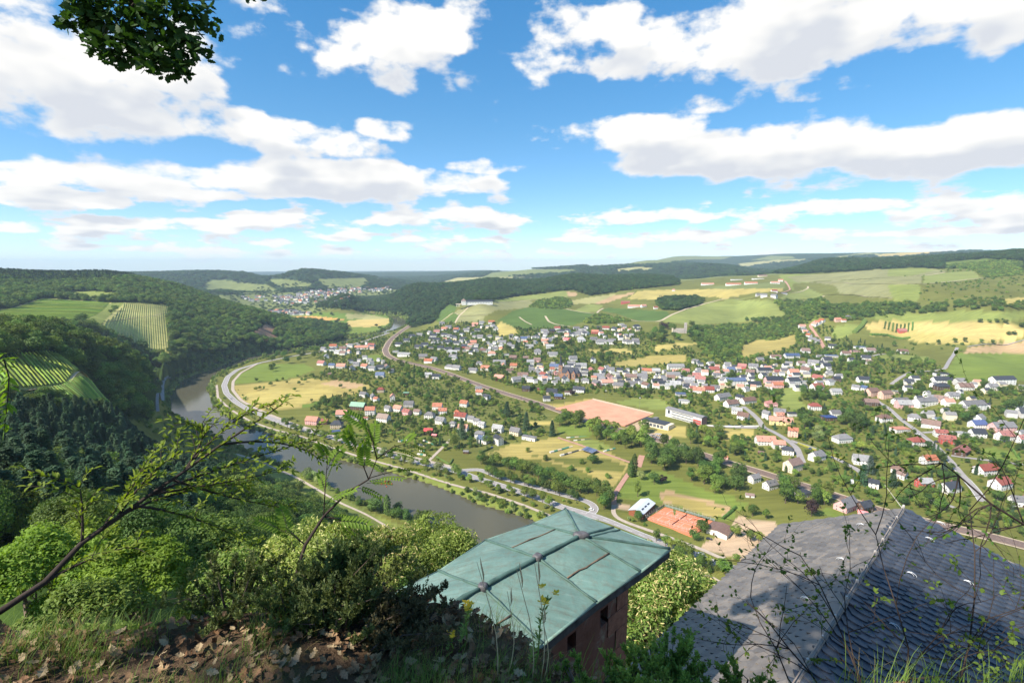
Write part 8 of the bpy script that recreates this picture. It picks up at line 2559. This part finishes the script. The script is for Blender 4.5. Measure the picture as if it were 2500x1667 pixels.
# sparse bare shrub over the slate roof
r = np.random.default_rng(33)
sparse_leaf = leaf_mat('sparse_leaf', (0.070, 0.125, 0.020), (0.16, 0.24, 0.04), 0.4, 0.1, 6.0)
pl = Plant('sparse_shrub', 'sparse thin branched shrub with few leaves before the slate roof', 'shrub', at_depth(2140, 1850, 2.6), sparse_leaf, dark_wood)
def grow(p, d, ln, rad, lvl):
    k = 5; pts_ = [p]; dd = unit(d)
    for i in range(k):
        dd = unit(dd + r.normal(size=3) * 0.16 + np.array([0, 0, -0.02])); pts_.append(pts_[-1] + dd * ln / k)
    pl.wood(pts_, rad, rad * 0.45, 'branch' if lvl < 2 else 'twig')
    if lvl >= 2:
        for q in pts_[1:]:
            if r.random() < 0.48:
                for _ in range(int(r.integers(1, 4))):
                    dv = unit(r.normal(size=3) + dd * 0.6); nn = unit(np.array([0, 0, 1.0]) + r.normal(size=3) * .5); pl.leaf(q, dv, unit(nn - dv * (nn @ dv)), r.uniform(0.016, 0.034), r.uniform(0.006, 0.011))
    if lvl < 3:
        for i in range(2, k + 1):
            for _ in range(1 if lvl else 2):
                if r.random() < 0.58:
                    sd = unit(np.cross(dd, r.normal(size=3))); grow(pts_[i], dd * 0.8 + sd * r.uniform(0.4, 0.9), ln * r.uniform(0.45, 0.7), rad * 0.55, lvl + 1)
for (tx, ty, td, rad) in ((2120, 1330, 3.0, 0.006), (1880, 1400, 3.0, 0.0055), (2330, 1340, 3.0, 0.0055), (2230, 1460, 2.9, 0.005), (2030, 1470, 2.9, 0.005), (2440, 1260, 3.0, 0.0055), (1740, 1500, 2.9, 0.005), (2500, 1450, 2.9, 0.005)):
    P0 = at_depth(2140 + (tx - 2140) * 0.3 + r.uniform(-60, 60), 1790, 2.6); T_ = at_depth(tx, ty, td)
    grow(P0, T_ - P0, np.linalg.norm(T_ - P0) * 0.95, rad, 0)
pl.done()
# long arching branch from the right edge
pl = Plant('arching_branch', 'leafy branch reaching in from the right edge', 'branch', at_depth(2620, 1250, 3.0), sparse_leaf, dark_wood)
grow_pts = [at_depth(*p) for p in ((2620, 1250, 3.0), (2500, 1280, 3.0), (2420, 1230, 3.0), (2340, 1160, 3.05), (2300, 1130, 3.1))]
pl.wood(grow_pts, 0.010, 0.003)
for q in grow_pts[1:]:
    for _ in range(3):
        grow(q, np.array([-0.6, 0.2, -0.2]) + r.normal(size=3) * 0.5, 0.42, 0.004, 2)
pl.done()

# ------------------------------------------------------------------ oak above the view point: branch in view, crown shading the ledge
oak_leafm = leaf_mat('oak_leaf', (0.030, 0.060, 0.012), (0.060, 0.105, 0.022), 0.30, 0.1, 4.0)
oak_b = np.array([-5.6, -2.4, float(ledge_z(np.array(-5.6), np.array(-2.4)))])
ok = empty('oak_tree', tuple(oak_b)); tag(ok, 'oak whose dark leafy branch hangs into the upper left sky', 'tree')
mb = MB(); mb.tube([(0, 0, -.2), (0.1, 0.1, 2.2), (0.2, 0.3, 4.5), (0.5, 0.2, 7.0)], [0.34, 0.28, 0.22, 0.12], 10); mb.build('trunk', dark_wood, ok, True)
hang = np.array(at_depth(330, 40, 4.6)); lv0 = np.array(at_depth(300, -330, 4.4))
limb = [np.array([0.2, 0.3, 4.5]), np.array([0.6, 1.6, 5.4]), lv0 - oak_b + np.array([0, -0.4, 0.1]), hang - oak_b + np.array([-.1, 0, .55]), hang - oak_b]
mb = MB(); mb.tube(limb, [0.15, 0.11, 0.06, 0.03, 0.012], 8); mb.build('branch', dark_wood, ok, True)
V, Fq = [], []
rr = np.random.default_rng(55)
vO, fO = oak_leaf(3, True); vO = np.array(vO)
def add_leaf(p, s_):
    M = np.array(__import__('mathutils').Euler((rr.normal() * 0.7, rr.normal() * 0.7, rr.uniform(0, 6.28))).to_matrix())
    o = len(V); V.extend((vO * s_) @ M.T + p); Fq.extend([tuple(i + o for i in f_) for f_ in fO])
# clusters of the hanging branch, placed where the photograph shows them
for (px, py, dp, n_, sp) in ((200, 40, 4.5, 26, .14), (250, 60, 4.6, 44, .19), (330, 80, 4.6, 60, .20), (410, 90, 4.7, 60, .19), (300, 130, 4.6, 40, .15), (380, 150, 4.6, 44, .15), (440, 165, 4.7, 26, .11), (470, 110, 4.7, 30, .14), (480, 40, 4.7, 40, .17), (410, 20, 4.6, 50, .2), (310, 10, 4.6, 50, .2), (210, 0, 4.5, 40, .2), (230, 110, 4.5, 16, .1), (610, -4, 4.8, 3, .05), (636, -12, 4.8, 4, .05), (165, 55, 4.5, 10, .07)):
    c_ = at_depth(px, py, dp) - oak_b
    for _ in range(int(n_ * 2.6)): add_leaf(c_ + np.clip(rr.normal(size=3), -1.6, 1.6) * sp * 0.50, rr.uniform(0.065, 0.115))
    mb = MB(); mb.tube([limb[3] * 0.5 + limb[4] * 0.5 + rr.normal(size=3) * .1, (c_ + limb[4]) / 2 + (0, 0, .05), c_], [0.008, 0.005, 0.002], 4); mb.build('twig', dark_wood, ok)
mobj('hanging_leaves', np_mesh('hanging_leaves', np.array(V), np.array(Fq)), oak_leafm, ok)['kind'] = 'stuff'
# crown behind and above the viewer
V, Fq = [], []
for (cx_, cy_, cz_, rad, n_) in ((-8.6, -3.3, 206.4, 1.5, 620), (-7.2, -3.4, 206.2, 1.5, 620), (-6.0, -3.6, 206.4, 1.4, 520), (-9.6, -4.2, 206.0, 1.4, 420), (-6.0, -1.5, 206.8, 1.2, 480), (-6.3, 0.6, 206.5, 1.0, 520), (-5.6, 2.1, 206.5, 1.0, 520), (-4.7, 0.5, 206.4, 1.1, 560), (-4.2, 2.0, 206.6, 1.0, 480), (-3.1, 1.0, 206.4, 1.1, 520), (-2.4, -0.2, 206.5, 1.0, 420), (-4.4, -1.2, 206.8, 1.1, 420)):
    c_ = np.array([cx_, cy_, cz_]) - oak_b
    for _ in range(int(n_ * (0.26 if cy_ < -2 else 0.66))):
        d = unit(rr.normal(size=3)); add_leaf(c_ + d * rad * rr.uniform(0.45, 1.05) * np.array([1, 1, .75]), rr.uniform(0.20, 0.32))
    mb = MB(); mb.tube([(0.35, 0.25, 5.5), (c_ + np.array([.4, .2, 6.2])) / 2, c_], [0.09, 0.06, 0.02], 6); mb.build('branch', dark_wood, ok, True)
mobj('crown', np_mesh('crown', np.array(V), np.array(Fq)), oak_leafm, ok)['kind'] = 'stuff'

# ------------------------------------------------------------------ tree tops just below the ledge
def near_tree(label, px, py, dist, rad, leafm, n_, size, seed, flat=0.75, blossoms=0, aspect=0.5, group='tree tops below the ledge'):
    r = np.random.default_rng(seed)
    c_ = at_depth(px, py, dist)
    gz_ = float(H(c_[0], c_[1]))
    base = np.array([c_[0], c_[1], gz_])
    t = empty('broadleaf_tree', tuple(base)); tag(t, label, 'tree', group)
    cc = c_ - base
    mb = MB(); mb.tube([(0, 0, -1), (0.1, 0, cc[2] * 0.5), cc - np.array([0, 0, rad * 0.2])], [0.28, 0.2, 0.08], 8); mb.build('trunk', bark, t, True)
    kcl = 44; d = r.normal(size=(kcl, 3)); d /= np.linalg.norm(d, axis=1)[:, None]; d[:, 2] = np.where(d[:, 2] < -0.2, -d[:, 2], d[:, 2])
    cen = d * (rad * r.uniform(0.60, 0.95, kcl))[:, None] * np.array([1, 1, flat]); cr = rad * r.uniform(0.18, 0.32, kcl)
    P_, Nn = [], []
    per = n_ // kcl
    for k in range(kcl):
        e = r.normal(size=(per, 3)); e /= np.linalg.norm(e, axis=1)[:, None]; e[:, 2] = np.abs(e[:, 2]) * 0.9 - 0.15
        P_.append(cen[k] + e * (cr[k] * r.uniform(0.6, 1.1, per))[:, None]); Nn.append(e * 0.5 + np.array([0, 0, 0.7]) + r.normal(size=(per, 3)) * 0.45)
        mb = MB(); mb.tube([cc * 0.75, cc * 0.75 + (cen[k] + cc * 0.25) * 0.6, cc + cen[k]], [0.05, 0.03, 0.01], 4)
        if k % 4 == 0: mb.build('limb', bark, t)
    P_ = np.concatenate(P_) + cc; Nn = np.concatenate(Nn)
    v_, f_ = quads_from(P_, Nn, size * r.uniform(0.6, 1.3, len(P_)), aspect, r)
    mobj('crown', np_mesh('crown', v_, f_), leafm, t)['kind'] = 'stuff'
    if blossoms:
        sel = r.choice(len(P_), blossoms); q = P_[sel] + np.array([0, 0, 0.05]); v_, f_ = quads_from(q, r.normal(size=(blossoms, 3)) + np.array([0, 0, .3]), size * 1.1, 0.22, r)
        mobj('blossom', np_mesh('blossom', v_, f_), blossom_m, t)['kind'] = 'stuff'
    return t
blossom_m = leaf_mat('blossom_cream', (0.55, 0.48, 0.20), (0.70, 0.62, 0.30), 0.3, 0.1)
maple = leaf_mat('leaves_maple', (0.12, 0.21, 0.022), (0.24, 0.36, 0.045), 0.35, 0.1, 0.8)
chest = leaf_mat('leaves_chestnut', (0.14, 0.20, 0.04), (0.27, 0.34, 0.075), 0.35, 0.1, 0.9)
near_tree('bright green maple crown at the lower left corner', 60, 1440, 13.5, 1.75, maple, 13000, 0.060, 1)
near_tree('bright green maple crown right of the leaning trunk', 330, 1420, 14.0, 1.35, maple, 11000, 0.055, 2)
near_tree('rounded maple crown behind the leaning trunk', 170, 1390, 16.0, 1.7, maple, 11000, 0.06, 3)
near_tree('olive green crown below the bright maples', 200, 1540, 12.0, 1.3, LEAF['light'], 9000, 0.055, 4)
near_tree('pale green chestnut crown behind the heather', 560, 1440, 15.0, 1.4, chest, 10000, 0.060, 5, 0.75, 700, 0.35)
near_tree('pale chestnut crown with cream blossom behind the heather', 760, 1405, 16.0, 1.85, chest, 12000, 0.065, 6, 0.8, 2600, 0.35)
near_tree('chestnut crown with cream blossom beside the dark heather spire', 930, 1385, 17.0, 1.5, chest, 10000, 0.06, 7, 0.8, 1800, 0.35)
near_tree('pale green crown beside the copper roof edge', 1080, 1375, 19.0, 1.9, chest, 12000, 0.065, 8, 0.85, 500, 0.35)
near_tree('cream blossoming chestnut between the two roofs', 1590, 1490, 15.0, 1.8, chest, 13000, 0.065, 9, 0.9, 3800, 0.35)
near_tree('pale green crown behind the blossoming chestnut', 1600, 1420, 19.0, 1.5, chest, 9000, 0.065, 10, 0.9, 600, 0.35)
# ------------------------------------------------------------------ air: closed box of even, pale haze around the whole scene
mb = MB(); mb.box(-15900, 15900, -300, 15900, -190, 330)
m, nt = new_mat('haze_air')
pv = nt.nodes.new('ShaderNodeVolumePrincipled')
pv.inputs['Color'].default_value = (0.66, 0.84, 1.0, 1)
pv.inputs['Density'].default_value = 0.00006
pv.inputs['Anisotropy'].default_value = 0.0
o_ = nt.nodes.new('ShaderNodeOutputMaterial')
L(nt, pv.outputs[0], o_.inputs['Volume'])
haze = mb.build('haze', m)
tag(haze, 'thin blue haze in the valley air', kind='stuff')
